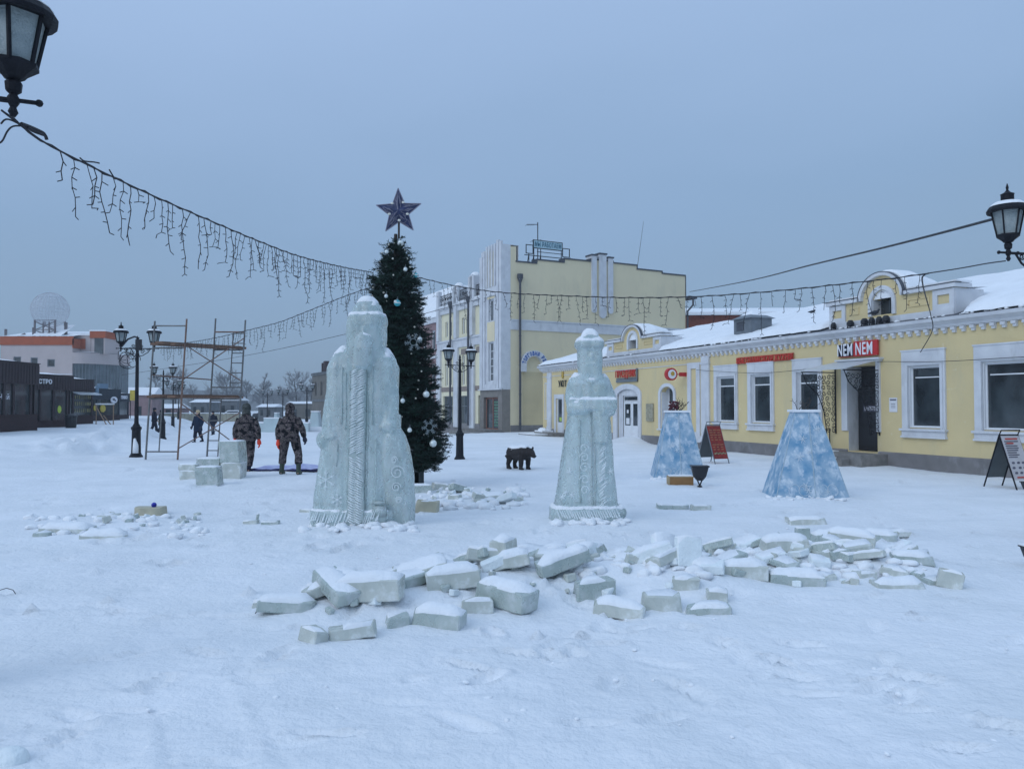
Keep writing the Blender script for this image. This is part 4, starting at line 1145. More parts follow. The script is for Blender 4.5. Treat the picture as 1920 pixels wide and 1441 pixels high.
# --- pink mansard building beyond the tall one
s = tallthing('mansard_building', 'pinkish old building with a high snow covered roof behind the tree', 'building', 0.3, 12.7, 0)
holes3 = [(a, a + .8, 3.2, 5.1) for a in (1.2, 3.2, 5.2, 7.2, 9.2)] + [(a, a + .9, .6, 2.3) for a in (1.2, 3.2, 5.2, 7.2, 9.2)] + [(a, a + .8, 6.2, 7.8) for a in (1.2, 3.2, 5.2, 7.2, 9.2)]
mb = MB(); holed(mb, 0, 12, ZB, 8.4, holes3, 0, .2); fy(mb); mb.box(0, 0, ZB, 9, .02, 8.4); mb.box(0, 11.98, ZB, 9, 12, 8.4); mb.build('wall', farpink_m, s)
for a, b, c, d in holes3:
    mb = MB(); frame_ring(mb, a, b, c, d, .1, .08, .16); o = fy(mb).build('window', white_m, s)
    mb = MB(); mb.box(a, .12, c, b, .13, d); fy(mb).build('pane', glass2_m, o)
mb = MB(); mb.box(-.1, -.15, 8.4, 12.1, .1, 8.8); mb.box(0, -.06, 5.5, 12, 0, 5.8); mb.box(0, -.06, 2.6, 12, 0, 2.85); fy(mb).build('cornice', white_m, s)
mb = MB(); mb.add([(-.2, 0, 8.8), (-.2, 12, 8.8), (1.8, 11, 11.6), (1.8, 1.0, 11.6), (7, 11, 11.7), (7, 1, 11.7), (9, 12, 8.8), (9, 0, 8.8)], [(0, 1, 2, 3), (3, 2, 4, 5), (5, 4, 6, 7), (0, 3, 5, 7), (1, 6, 4, 2)])
mb.build('roof', snow_m, s)
# --- grey-brown building far down the street
s = tallthing('grey_building', 'grey brown two storey building far down the street with chimneys', 'building', 0, 34, 0)
holes4 = [(a, a + 1.0, 2.9, 4.7) for a in (1.5, 4.5, 7.5, 10.5, 13.5, 16.5, 19.5)]
mb = MB(); holed(mb, 0, 22, -1.2, 5.6, holes4, 0, .2); fy(mb); mb.box(0, 0, -1.2, 8, .02, 5.6); mb.box(0, 21.98, -1.2, 8, 22, 5.6); mb.build('wall', greywall_m, s)
for a, b, c, d in holes4:
    mb = MB(); frame_ring(mb, a, b, c, d, .1, .08, .16); o = fy(mb).build('window', greywall_m, s)
    mb = MB(); mb.box(a, .12, c, b, .13, d); fy(mb).build('pane', glass2_m, o)
mb = MB(); mb.box(-.1, -.15, 5.5, 22.1, .1, 5.8); mb.box(0, -.08, 2.2, 22, 0, 2.5); fy(mb).build('cornice', farwall_m, s)
rf = MB(); rf.add([(-.3, -.2, 5.8), (-.3, 22.2, 5.8), (4, 20, 6.4), (4, 2, 6.4), (8.3, 22.2, 5.8), (8.3, -.2, 5.8)], [(0, 1, 2, 3), (3, 2, 4, 5), (0, 3, 5), (1, 4, 2)])
ro_ = rf.build('roof', snow_m, s)
for yy in (13.5, 18.5):
    mb = MB(); mb.box(.8, yy, 5.9, 1.6, yy + .9, 7.3); mb.build('chimney', brownbase_m, ro_)
    mb = MB(); mb.box(.7, yy + 1.1, 5.9, 1.3, yy + 1.5, 7.1); mb.build('chimney', brownbase_m, ro_)

# --- kiosks on the left : a staggered row, each with its street wall running away from the camera
def kframe(px1, Y1, py1, vpx, length):
    """origin at the near end of the street wall, x along it to the far corner seen at px1"""
    c = P(px1, py1, Y1); d = Vector(((vpx - 960) / FPX, 1, 0)).normalized()
    return Vector((c.x, c.y, 0)) - d * length, math.atan2(d.y, d.x)
KO, KAN = Vector((0, 0, 0)), 0.0
def K(u, v, z=0):
    return KO + Vector((math.cos(KAN), math.sin(KAN), 0)) * u + Vector((-math.sin(KAN), math.cos(KAN), 0)) * v + Vector((0, 0, z))
def kset(*a):
    global KO, KAN
    KO, KAN = kframe(*a)
def kpx(px):
    """distance along the current kiosk wall seen at picture column px"""
    r = ray(px, 760); c, s_ = math.cos(KAN), math.sin(KAN)
    det = -r[0] * s_ + c * r[1]
    return (r[0] * KO.y - r[1] * KO.x) / det
def kiosk(u0, u1, v, zb, zt, zf, label, fasc, base, pil, posts, glass=glass2_m, zbase=.75):
    t = thing('kiosk', label, 'kiosk', K(u0, v), KAN, 'dark kiosks in a row along the left side')
    w_ = u1 - u0
    mb = MB(); mb.box(0, 0, zf, w_, 4.0, zt)
    for k in range(int(w_ / .24)): mb.box(k * .24, -.02, zf + .05, k * .24 + .12, 0, zt - .1)
    for k in range(16): mb.box(w_, k * .24, zf + .05, w_ + .02, k * .24 + .12, zt - .1)
    mb.build('fascia', fasc, t)
    mb = MB(); mb.box(0, 0.05, zb - .5, w_, 3.9, zb + zbase); mb.box(-.02, .03, zb + zbase, w_ + .02, .2, zb + zbase + .05); mb.build('base_wall', base, t)
    mb = MB()
    for a in posts: mb.box(a, .06, zb + zbase + .05, a + .16, .2, zf)
    mb.box(0, 3.7, zb, w_, 3.9, zf)
    mb.build('frame', pil, t)
    for a, b in zip(posts, posts[1:]):
        mb = MB(); mb.box(a + .16, .12, zb + zbase + .05, b, .14, zf); o = mb.build('window', glass, t)
    mb = MB(); mb.box(w_ - .05, .2, zb + zbase, w_, 3.7, zf); mb.build('side_wall', pil, t)
    mb = MB(); mb.box(-.05, -.05, zt + .003, w_ + .05, 4.05, zt + .03); mb.build('roof', pil, t)
    mb = MB()
    n = 14
    vs_ = []
    for j in range(5):
        for i in range(n + 1):
            vs_.append((w_ * i / n, .1 + j * .9, zt + .03 + (.13 + .08 * mnoise.noise(Vector((u0 + i * .9, j, 5)))) * (0 if j in (0,) else 1) * (.3 if i in (0, n) else 1)))
    mb.add(vs_, [(j * (n + 1) + i, j * (n + 1) + i + 1, (j + 1) * (n + 1) + i + 1, (j + 1) * (n + 1) + i) for j in range(4) for i in range(n)])
    mb.build('roof_snow', snow_m, t, smooth=True)
    return t
gk_m = glass_mat('kiosk_glass', (0.06, 0.075, 0.08), (0.015, 0.02, 0.024), 1.0)
kset(72, 38.9, 805, 900, 9.0)
k1 = kiosk(0, 9.0, 0, .44, 3.78, 2.74, 'dark brown kiosk with big windows at the left edge, nearest of the row', brownclad_m, brownbase_m, brownclad_m, [0.1, 3, 5.2, 6.2, kpx(28) - .05, kpx(59)] , gk_m, zbase=.78)
text_obj('Чай', 'window_lettering', white_sign_m, k1, .8, .28, kpx(2), .11, 1.98, .005, 0)
kset(137, 46, 797, 1070, 7.0)
k2 = kiosk(0, 7.0, 0, .50, 3.44, 2.60, 'brown kiosk with white Cyrillic lettering on its fascia', brownclad_m, brownbase_m, brownclad_m, [0.1, 2.6, kpx(76), kpx(101), kpx(127)], gk_m, zbase=.30)
q0, q1 = kpx(70.5), kpx(95.5)
text_obj('БИСТРО', 'lettering', white_sign_m, k2, (q1 - q0) * 1.5, .27, q1 - (q1 - q0) * 1.5, -.04, 2.92, .03, .03)
mb = MB(); mb.prism([(kpx(115) + .17 * math.cos(R(30 * i)), 1.48 + .22 * math.sin(R(30 * i))) for i in range(12)], .105, .115); mb.build('sticker', greensign_m, k2)
bx_ = K(kpx(86), -1.5)
kset(176, 54, 790, 1020, 6.0)
k3 = kiosk(0, 6.0, 0, .55, 3.47, 2.66, 'small dark kiosk with stocked shelves behind the trestle', brownclad_m, brownbase_m, brownclad_m, [0.1, 2.0, kpx(138), 5.8], gk_m, zbase=.45)
mb = MB()
for k in range(27): mb.box(kpx(139) + (k % 9) * .24, .10, 1.25 + (k // 9) * .45, kpx(139) + .13 + (k % 9) * .24, .115, 1.5 + (k // 9) * .45)
mb.build('shelf_goods', mat('mixed_goods', (.30, .26, .10), .7, col2=(.06, .07, .08), scale=3), k3)
mb = MB(); x0, x1 = kpx(136), 6.1; mb.add([(x0, 0, 2.56), (x1, 0, 2.56), (x1, -.5, 2.42), (x0, -.5, 2.42), (x0, 0, 2.62), (x1, 0, 2.62), (x1, -.5, 2.48), (x0, -.5, 2.48)], [(0, 1, 2, 3), (4, 7, 6, 5), (3, 2, 6, 7), (0, 3, 7, 4), (1, 5, 6, 2)]); mb.build('awning', awn_m, k3)
a_ = K(kpx(141), -1.4)
kset(226, 67, 787, 900, 12.0)
k4 = kiosk(0, 12.0, 0, .45, 3.08, 2.2, 'dark blue kiosk with a round white logo, fourth along the row', navyclad_m, brownbase_m, navyclad_m, [0.1, 4, 8, 11.8], gk_m, zbase=.40)
def kdisc(px, z, rx, rz, y0, y1): return MB().prism([(kpx(px) + rx * math.cos(R(20 * i)), z + rz * math.sin(R(20 * i))) for i in range(18)], y0, y1)
lg = kdisc(212, 2.18, (kpx(218) - kpx(206)) / 2, .28, -.10, -.03).build('round_logo', white_sign_m, k4)
mb = MB(); mb.ball((kpx(211), -.1, 2.22), .13, 8, (1.9, .2, .8)); mb.ball((kpx(214), -.1, 2.12), .09, 8, (1.9, .2, .8)); mb.build('logo_mark', greytext_m, lg)
kdisc(193, 1.45, (kpx(198) - kpx(188)) / 2, .30, -.02, .04).build('window_poster', yellowsign_m, k4); kdisc(179, 1.5, (kpx(182) - kpx(176)) / 2, .24, -.02, .04).build('window_poster', yellowsign_m, k4)
mb = MB(); mb.box(kpx(184), -.1, 3.1, kpx(200), .1, 3.5); mb.box(kpx(178), -.1, 2.5, kpx(183), 0, 3.3); mb.build('roof_sign', mat('blue_grey_sign', (.14, .22, .30), .7), k4)
kset(243, 72.8, 785, 760, 6.0)
k5 = kiosk(0, 6.0, 0, .40, 2.80, 2.05, 'farthest dark kiosk with a small white word on its fascia', navyclad_m, brownbase_m, navyclad_m, [0.1, 3, 5.8], gk_m, zbase=.40)
text_obj('ПИВО', 'lettering', white_sign_m, k5, kpx(238) - kpx(226), .32, kpx(226), -.04, 2.30, .03, .04)
s = thing('yellow_signboard', 'small yellow square signboard beyond the last kiosk', 'sign', P(243, 760, 76), 0)
s.location.z = gz(s.location.x, 76)
mb = MB(); mb.box(0, 0, 1.75, .62, .08, 2.75); mb.build('board', yellowsign_m, s)
mb = MB(); mb.tube((.06, .04, 0), (.06, .04, 1.75), .04); mb.tube((.56, .04, 0), (.56, .04, 1.75), .04); mb.build('post', iron_m, s)
zg = gz(bx_.x, bx_.y)
s = thing('litter_bin', 'black litter bin standing in front of the brown kiosks', 'bin', (bx_.x, bx_.y, zg - .05), 0)
mb = MB(); mb.lathe([(.22, 0), (.27, .1), (.30, .65), (.32, .68)], 12); mb.build('bin_body', black_m, s)
mb = MB(); mb.lathe([(.33, .68), (.31, .74), (.12, .86)], 12); mb.build('lid', black_m, s)
zg = gz(a_.x, a_.y)
s = thing('wooden_trestle', 'leaning wooden trestle frame with white top rail before the kiosks', 'trestle', (a_.x, a_.y, zg - .1), 0)
mb = MB(); mb.tube((0, 0, 1.45), (1.25, 0, 1.45), .05); mb.build('top_rail', awn_m, s)
mb = MB()
for a, b in (((0.05, -.2, 1.45), (1.1, -.6, 0)), ((1.2, 0, 1.45), (1.2, 0, 0)), ((.05, 0, 1.45), (.05, .0, 0)), ((1.1, 0, .0), (.7, -.3, .7))): mb.tube(a, b, .035, n=5)
mb.build('legs', mat('pale_wood', (.30, .20, .13), .8), s)

# pink and orange building with curved glass
PX = -59.6
s = thing('curved_glass_building', 'pale pink building with orange bands and a curved glass front', 'building', (PX, 90, 0), 0)
hs = [(1.5, 2.4, 6.3, 7.4), (3.5, 4.35, 6.2, 7.3), (5.45, 6.35, 6.2, 7.1)]
mb = MB(); holed(mb, 0, 8.4, -1, 9.1, hs, 0, .2); mb.box(8.38, 0, -1, 8.4, 6, 8.6); mb.box(0, 0, -1, .02, 12, 9.1); mb.box(7.0, 1.6, 8, 9.6, 5, 10.0); mb.box(9.65, 1.6, 7.8, 11.3, 5, 10.4); mb.build('wall', pinkwall_m, s)
mb = MB(); mb.box(-.05, -.12, 8.75, 8.5, 0, 9.75); mb.box(4.0, -.10, 3.9, 8.4, 0, 5.1); mb.box(-.05, -.1, 3.9, 3.9, 0, 5.1); mb.box(8.4, -.12, 8.4, 8.5, 3, 9.5); mb.box(9.55, 1.45, 9.7, 11.4, 1.6, 10.5); mb.box(11.3, 1.6, 9.7, 11.4, 5, 10.5); mb.box(7.8, 1.5, 8.4, 9.0, 1.6, 9.6); mb.build('orange_band', orangeband_m, s)
mb = MB(); mb.box(0, -.08, 4.95, 8.4, 0, 5.0); mb.box(0, -.03, 5.3, 8.4, 0, 5.4); mb.build('cornice', white_m, s)
for a, b, c, d in hs:
    mb = MB(); frame_ring(mb, a, b, c, d, .1, .05, .15); o = mb.build('window', metal_m, s)
    mb = MB(); mb.box(a, .1, c, b, .12, d); mb.build('pane', glass_m, o)
mb = MB(); mb.box(10.1, 1.5, 7.8, 11.1, 1.6, 9.7); mb.build('window', glass2_m, s)
mb = MB()
mb.add([(0, 0, 9.8), (8.4, 0, 9.8), (8.4, 7, 11.0), (0, 7, 11.0)], [(0, 1, 2, 3)]); mb.box(6.9, 1.5, 10.0, 9.6, 5.2, 10.25); mb.box(9.5, 1.4, 10.5, 11.5, 5.2, 10.65)
mb.add([(3.3, .3, 9.85), (6.8, .3, 9.85), (7.0, 3, 11.4), (3.7, 3, 11.4)], [(0, 1, 2, 3)])
mb.build('roof_snow', snow_m, s)
# curved glass drum
mb = MB(); n = 18; cxx, cyy, rr_ = 8.4, 5.6, 5.4
pts = [(cxx + 3.3 * math.cos(R(-90 + 100 * i / n)), cyy + rr_ * math.sin(R(-90 + 100 * i / n))) for i in range(n + 1)]
for i in range(n): (x0, y0), (x1, y1) = pts[i], pts[i + 1]; mb.add([(x0, y0, -1), (x1, y1, -1), (x1, y1, 6.6), (x0, y0, 6.6)], [(0, 1, 2, 3)])
gl = mb.build('glass_front', mat('grey_blue_glazing', (.16, .20, .22), .15, col2=(.07, .09, .10), scale=.8, spec=.8), s)
mb = MB()
for i, (x, y) in enumerate(pts): mb.tube((x, y - .05, -1), (x, y - .05, 6.6), .06, n=4)
for z in (3.2, 0.8):
    mb.path([(x, y - .06, z) for x, y in pts], .06, 4)
mb.build('mullions', metal_m, gl)
mb = MB()
for i in range(n):
    (x0, y0), (x1, y1) = pts[i], pts[i + 1]
    q = lambda x, y, k: (cxx + (x - cxx) * k, cyy + (y - cyy) * k)
    a0 = q(x0, y0, 1.05); a1 = q(x1, y1, 1.05)
    mb.add([(*a0, 6.6), (*a1, 6.6), (*a1, 7.9), (*a0, 7.9)], [(0, 1, 2, 3)]); mb.add([(*a0, 6.6), (*a1, 6.6), (x1, y1, 6.6), (x0, y0, 6.6)], [(0, 1, 2, 3)])
mb.build('curved_fascia', pinkwall_m, s)
mb = MB()
vs_ = [(cxx, cyy, 8.5)] + [(cxx + (x - cxx) * 1.07, cyy + (y - cyy) * 1.07, 7.95) for x, y in pts]
mb.add(vs_, [(0, i, i + 1) for i in range(1, len(vs_) - 1)]); mb.build('drum_roof_snow', snow_m, s)
# radome on lattice
s = thing('radome_tower', 'pale mesh radome ball on a lattice mast above the pink building', 'mast', (-55.1, 92, 8.6))
mb = MB()
mb.ball((0, 0, 4.5), 2.05, 20)
mb.v = [p for p in mb.v]
mb.build('radome', radome_m, s, smooth=True)
mb = MB()
for k in range(10):
    a = PI * k / 10
    mb.path([(2.07 * math.cos(t) * math.cos(a), 2.07 * math.cos(t) * math.sin(a), 4.5 + 2.07 * math.sin(t)) for t in [2 * PI * j / 20 for j in range(21)]], .012, 4, False)
for z in (-1.4, -.7, 0, .7, 1.4):
    q = math.sqrt(2.07 ** 2 - z * z); mb.path([(q * math.cos(t), q * math.sin(t), 4.5 + z) for t in [2 * PI * j / 20 for j in range(21)]], .012, 4, False)
mb.build('radome_ribs', mat('pale_rib', (.42, .42, .47), .7), s)
mb = MB()
for x in (-1.2, 1.2):
    for y in (-1, 1): mb.tube((x, y, 0), (x, y, 3.2), .12, n=5)
for x in (-.2, .5): mb.tube((x, -1, 0), (x, -1, 3.0), .09, n=5)
for z in (.9, 2.0, 3.1): mb.box(-1.3, -1.06, z, 1.3, -1, z + .1)
for z in (.0, 1.0, 2.0): mb.tube((-1.2, -1, z), (1.2, -1, z + 1), .05, n=4); mb.tube((1.2, -1, z), (-1.2, -1, z + 1), .05, n=4)
mb.tube((1.9, 0, 0), (1.9, 0, 3.0), .18, n=6); mb.tube((-2.0, 0, 0), (-2.0, 0, 2.4), .10, n=6); mb.tube((-4.6, -1, .6), (-4.6, -1, 2.1), .15, n=6); mb.tube((-2.9, 0, 1.6), (-4.8, -1.5, .2), .2, n=6)
mb.build('lattice', mat('mast_steel', (.16, .14, .15), .7), s)
# far pink house
q = P(205, 790, 112)
s = thing('far_house', 'low pink house with snow on its roof beyond the kiosks', 'house', (q.x, 112, -1.2), R(8), 'houses far down the street')
mb = MB(); holed(mb, 0, 5.8, 0, 4.4, [(1, 2, 1.4, 2.8), (3.4, 4.4, 1.4, 2.8)], 0, .2); mb.box(5.78, 0, 0, 5.8, 5, 4.4); mb.box(0, 0, 0, .02, 5, 4.4); mb.build('wall', farpink_m, s)
for a in (1, 3.4):
    mb = MB(); mb.box(a, .1, 1.4, a + 1, .12, 2.8); mb.build('window', glass_m, s)
mb = MB(); mb.add([(-.3, -.3, 4.4), (6.1, -.3, 4.4), (6.1, 2.5, 5.6), (-.3, 2.5, 5.6), (6.1, 5.3, 4.4), (-.3, 5.3, 4.4)], [(0, 1, 2, 3), (3, 2, 4, 5), (0, 3, 5), (1, 4, 2)]); mb.build('roof', snow_m, s)
# small far buildings & stalls
def farhouse(px0, px1, pyb, pyt, Y, m, label, rf=.18, name='far_house'):
    a = P(px0, pyb, Y); b = P(px1, pyt, Y); w_ = b.x - a.x; h = b.z - a.z
    t = thing(name, label, 'house', (a.x, Y, a.z), 0, 'houses far down the street')
    mb = MB(); mb.box(0, 0, -1, w_, 5, h * (1 - rf)); mb.build('wall', m, t)
    mb = MB(); k = max(2, int(w_ / 2.2))
    for i in range(k): mb.box(w_ * (i + .3) / k, -.03, h * .25, w_ * (i + .65) / k, 0, h * .62)
    mb.build('windows', glass_m, t)
    mb = MB(); z0 = h * (1 - rf); mb.add([(-.3, -.3, z0), (w_ + .3, -.3, z0), (w_ + .3, 2.5, h), (-.3, 2.5, h), (w_ + .3, 5.3, z0), (-.3, 5.3, z0)], [(0, 1, 2, 3), (3, 2, 4, 5), (0, 3, 5), (1, 4, 2)]); mb.build('roof', snow_m, t)
farhouse(358, 388, 786, 748, 118, farwall_m, 'grey far house with snowy roof seen through the scaffold', .16)
farhouse(410, 445, 786, 744, 126, farwall_m, 'wide grey far house between scaffold and first camouflaged worker', .16)
farhouse(484, 512, 786, 757, 112, farwall_m, 'dark far house with snowy roof between the two camouflaged workers', .2)
farhouse(275, 330, 784, 757, 122, farpink_m, 'low brownish far house behind the left lamp posts', .3)
farhouse(540, 590, 790, 752, 132, greywall_m, 'brownish far house right of the camouflaged workers', .12)
q0 = P(300, 786, 100); q1 = P(470, 786, 100)
s = thing('board_fence', 'pale far fence crossing the end of the square', 'fence', (q0.x, 100, q0.z - .3))
mb = MB(); ww = q1.x - q0.x; k = 26
for i in range(k): mb.box(ww * i / k + .02, 0, 0, ww * (i + 1) / k - .02, .06, 1.0 + .05 * (i % 2))
mb.build('boards', farfence_m, s)
mb = MB(); mb.box(0, -.05, 1.06, ww, .12, 1.16); mb.build('fence_snow', snow_m, s)
# ------------------------------------------------------------------ street lamps
def lantern(root, x):
    mb = MB()
    z = 3.55
    mb.lathe([(.012, -.09), (.03, -.06), (.018, -.03), (.035, 0.0), (.035, .03), (.022, .05), (.045, .07), (.05, .12), (.035, .135), (.06, .15), (.075, .17), (.14, .22), (.14, .24), (.10, .245)], 8, (x, 0, z), R(22.5))
    for k in range(6):
        a = R(60 * k + 30)
        mb.tube((x + .125 * math.cos(a), .125 * math.sin(a), z + .23), (x + .185 * math.cos(a), .185 * math.sin(a), z + .53), .0135, n=4)
    mb.tube((x - .13, 0, z + .015), (x + .13, 0, z + .015), .014)
    mb.lathe([(.004, -.0), (.018, .012), (.018, .03), (.004, .045)], 6, (x, 0, z + .46))
    for s_ in (-1, 1): mb.ball((x + .14 * s_, 0, z + .015), .024, 6)
    o = mb.build('lantern', iron_m, root)
    mb = MB(); mb.lathe([(.118, .24), (.175, .53)], 6, (x, 0, z), R(30)); mb.build('glass', lampglass_m, o)
    mb = MB()
    mb.lathe([(.19, .525), (.235, .515), (.24, .545), (.215, .585), (.15, .63), (.12, .655), (.075, .67), (.075, .735), (.082, .745), (.04, .765), (.022, .785), (.013, .80), (.018, .83), (.004, .88)], 18, (x, 0, z))
    mb.build('lamp_hat', iron_m, o)
    mb = MB()
    pr = [(.212, .588), (.19, .612), (.150, .640)]
    mb.lathe(pr, 18, (x, 0, z + .006)); mb.build('hat_snow', snow_m, o)
    return o
def make_lamp():
    t = thing('street_lamp', 'x', 'street lamp', (0, 0, 0))
    mb = MB()
    mb.lathe([(.21, 0), (.21, .07), (.175, .10), (.165, .14), (.15, .16), (.135, .88), (.145, .90), (.165, .95), (.165, 1.0), (.12, 1.03), (.10, 1.08), (.075, 1.12)], 8, rot=R(22.5)); mb.build('base', iron_m, t)
    mb = MB(); mb.lathe([(.075, 1.1), (.068, 1.3), (.052, 3.3), (.065, 3.32), (.065, 3.38), (.05, 3.4), (.045, 3.75), (.06, 3.77), (.03, 3.82), (.045, 3.86), (.008, 3.98)], 10); mb.build('pole', iron_m, t)
    mb = MB()
    mb.tube((-.5, 0, 3.56), (.5, 0, 3.56), .017); 
    for s_ in (-1, 1):
        mb.path([(0, 0, 3.30), (s_ * .18, 0, 3.34), (s_ * .34, 0, 3.44), (s_ * .42, 0, 3.55)], .014, 5)
        spiral(mb, 0, s_ * .17, 3.46, .075, 1.5, 0, .010, s_, 'xz'); spiral(mb, 0, s_ * .33, 3.52, .04, 1.3, 0, .009, s_, 'xz'); spiral(mb, 0, s_ * .13, 3.64, .06, 1.4, PI, .010, s_, 'xz')
    mb.build('arms', iron_m, t)
    lantern(t, -.53); lantern(t, .53)
    return t
lamp0 = make_lamp()
lamps = [
    ((-3.605, 4.58), R(22), 'near street lamp at the upper left corner with frosted lantern glass'),
    ((6.90, 9.98), R(10), 'near black street lamp at the right edge'),
    (G(255, 856), R(6), 'black double street lamp left of the scaffold, snow stuck on its base'),
    (P(305, 820, 45)[:2], R(6), 'second street lamp along the left row seen through the scaffold'),
    (P(324, 804, 68)[:2], R(6), 'third street lamp along the left row, behind the scaffold'),
    (P(334.5, 797, 88)[:2], R(6), 'farthest street lamp of the left row behind the scaffold'),
    (G(862, 860), R(40), 'black double street lamp right of the fir tree before the tall building'),
    (P(575, 809, 72)[:2], R(4), 'far street lamp just left of the bearded ice figure'),
    (P(530, 797, 92)[:2], R(4), 'far street lamp behind the camouflaged worker with green boots'),
    (P(501, 795, 98)[:2], R(4), 'faint far street lamp between the two camouflaged workers'),
]
for i, ((x, y), rz, lb) in enumerate(lamps):
    o = lamp0 if i == 0 else copy_tree(lamp0)
    o.location = (x, y, gz(x, y) - 0.02); o.rotation_euler = (0, 0, rz)
    tag(o, lb, 'street lamp', 'black double lantern street lamps')
    if i < 2: o.scale = (1, 1, (1.02, 1.035)[i])
    if i == 6: o.scale = (.845, .845, .845)
    if i == 2:
        mb = MB(); mb.box(-.62 + .0, -.12, 3.5, -.1, .12, 3.52)
        mb2 = MB()
        for k in range(7):
            cxk = -.30 + rs.uniform(-.12, .2); czk = 3.28 + rs.uniform(-.18, .15); rk = rs.uniform(.12, .26)
            mb2.path([(cxk + rk * math.cos(a) * rs.uniform(.9, 1.1), -.04 + .06 * math.sin(a * 2 + k), czk + rk * math.sin(a)) for a in [2 * PI * j / 14 for j in range(13)]], .011, 4)
        mb2.path([(-.50, 0, 3.62), (-.3, -.03, 3.86), (-.1, 0, 3.95), (.05, 0, 3.9)], .03, 5)
        mb2.build('cable_coils', cable_m, o)
        mb = MB(); mb.box(-.04, -.09, 3.5, .14, .02, 3.86); mb.build('junction_box', black_m, o)
        mb = MB(); mb.loft([(.16, 0.02, -.10, .09, .07, 3), (.4, .02, -.10, .09, .065, 2.5), (.62, .0, -.10, .05, .05, 2), (.66, 0, -.1, .02, .02, 2)], 10); mb.build('stuck_snow', snow_m, o, smooth=True)

# ------------------------------------------------------------------ garlands and wires
def plan_curve(A, B, pts):
    """points measured along the vertical plane through A and B (x, y)"""
    out_ = []
    for px, py in pts:
        r = ray(px, py)
        dx, dy = B[0] - A[0], B[1] - A[1]
        det = -r[0] * dy + dx * r[1]
        t = (-A[0] * dy + dx * A[1]) / det
        out_.append(Vector((r[0] * t, r[1] * t, CAM_H + r[2] * t)))
    return out_
def smooth_curve(pts, n):
    """Catmull-Rom through pts, resampled evenly"""
    P_ = [pts[0] * 2 - pts[1]] + list(pts) + [pts[-1] * 2 - pts[-2]]
    o = []
    for i in range(1, len(P_) - 2):
        for k in range(12):
            t = k / 12
            a, b, c, d = P_[i - 1], P_[i], P_[i + 1], P_[i + 2]
            o.append(0.5 * ((2 * b) + (c - a) * t + (2 * a - 5 * b + 4 * c - d) * t * t + (-a + 3 * b - 3 * c + d) * t ** 3))
    o.append(P_[-2])
    L_ = [0]
    for a, b in zip(o, o[1:]): L_.append(L_[-1] + (b - a).length)
    res = []
    for k in range(n):
        s_ = L_[-1] * k / (n - 1)
        j = 0
        while j < len(L_) - 2 and L_[j + 1] < s_: j += 1
        f = (s_ - L_[j]) / max(1e-9, L_[j + 1] - L_[j])
        res.append(o[j].lerp(o[j + 1], f))
    return res, L_[-1]
rgl = random.Random(11)
SM = []
def strand_mesh(length, seed):
    r = random.Random(seed); mb = MB()
    k = max(3, int(length / .07)); pts = [Vector((0, 0, 0))]; dx = 0; ph = r.uniform(0, 6)
    for i in range(1, k + 1):
        dx += r.uniform(-.022, .022)
        pts.append(Vector((dx, r.uniform(-.012, .012), -length * i / k)))
    if r.random() < .4:
        pts[-1] = pts[-2] + Vector((r.choice((-1, 1)) * .06, 0, -.01)); 
    mb.path(pts, .0040, 4, False)
    for i, p in enumerate(pts[1:]):
        s_ = r.choice((-1, 1)); mb.tube(p, p + Vector((s_ * r.uniform(.02, .042), r.uniform(-.02, .02), r.uniform(-.03, .0))), .0038, n=4)
        if r.random() < .25: mb.tube(p, p + Vector((-s_ * .03, .01, -.02)), .0038, n=4)
    return mb.build('light_strand', cable_m)
for k in range(26):
    ln = [.16, .22, .30, .38, .46, .52, .60, .26][k % 8] * random.Random(k).uniform(.85, 1.1)
    o = strand_mesh(ln, k); SM.append((ln, o.data)); bpy.data.objects.remove(o)
def garland(label, pts, step, t0=0.0, t1=1.0):
    c, Ln = smooth_curve(pts, 90)
    root = thing('light_garland', label, 'light garland', tuple(c[0]), 0, 'icicle light garlands strung across the square')
    mb = MB(); mb.path([p - c[0] for p in c], .0072, 5); mb.path([p - c[0] + Vector((0, 0, .012 * math.sin(i * 1.9))) for i, p in enumerate(c)], .006, 4); mb.build('cable', cable_m, root)
    s_ = Ln * t0 + .15; n_ = 0
    lst = [.24, .42, .50, .34, .56, .28, .46, .60, .22, .40]
    while s_ < Ln * t1 and n_ < 99:
        f = s_ / Ln * 89; i = int(f); p = c[i].lerp(c[min(89, i + 1)], f - i)
        want = lst[n_ % 10] * rgl.uniform(.8, 1.1)
        me = min(SM, key=lambda q: abs(q[0] - want) + rgl.random() * .08)[1]
        o = bpy.data.objects.new('light_strand', me); C.objects.link(o); o.parent = root
        o.location = p - c[0]; o.rotation_euler = (rgl.uniform(-.08, .08), rgl.uniform(-.12, .12), rgl.uniform(-.9, .9) + (PI if rgl.random() < .5 else 0))
        s_ += step * rgl.uniform(.55, 1.4); n_ += 1
HUBL = (-2.95, 16.0); HUBR = (-1.9, 16.0)
LN = (-3.22, 4.72)
gA = plan_curve(LN, HUBL, [(3, 207), (75, 262), (130, 292), (220, 336), (300, 373), (390, 412), (480, 450), (560, 480), (640, 500), (700, 511)])
garland('long icicle light garland from the near left lamp down to the fir tree', gA, .145, 0.04)
tg = [o_ for o_ in bpy.data.objects if o_.get('label', '').startswith('long icicle')][0]
mb = MB()
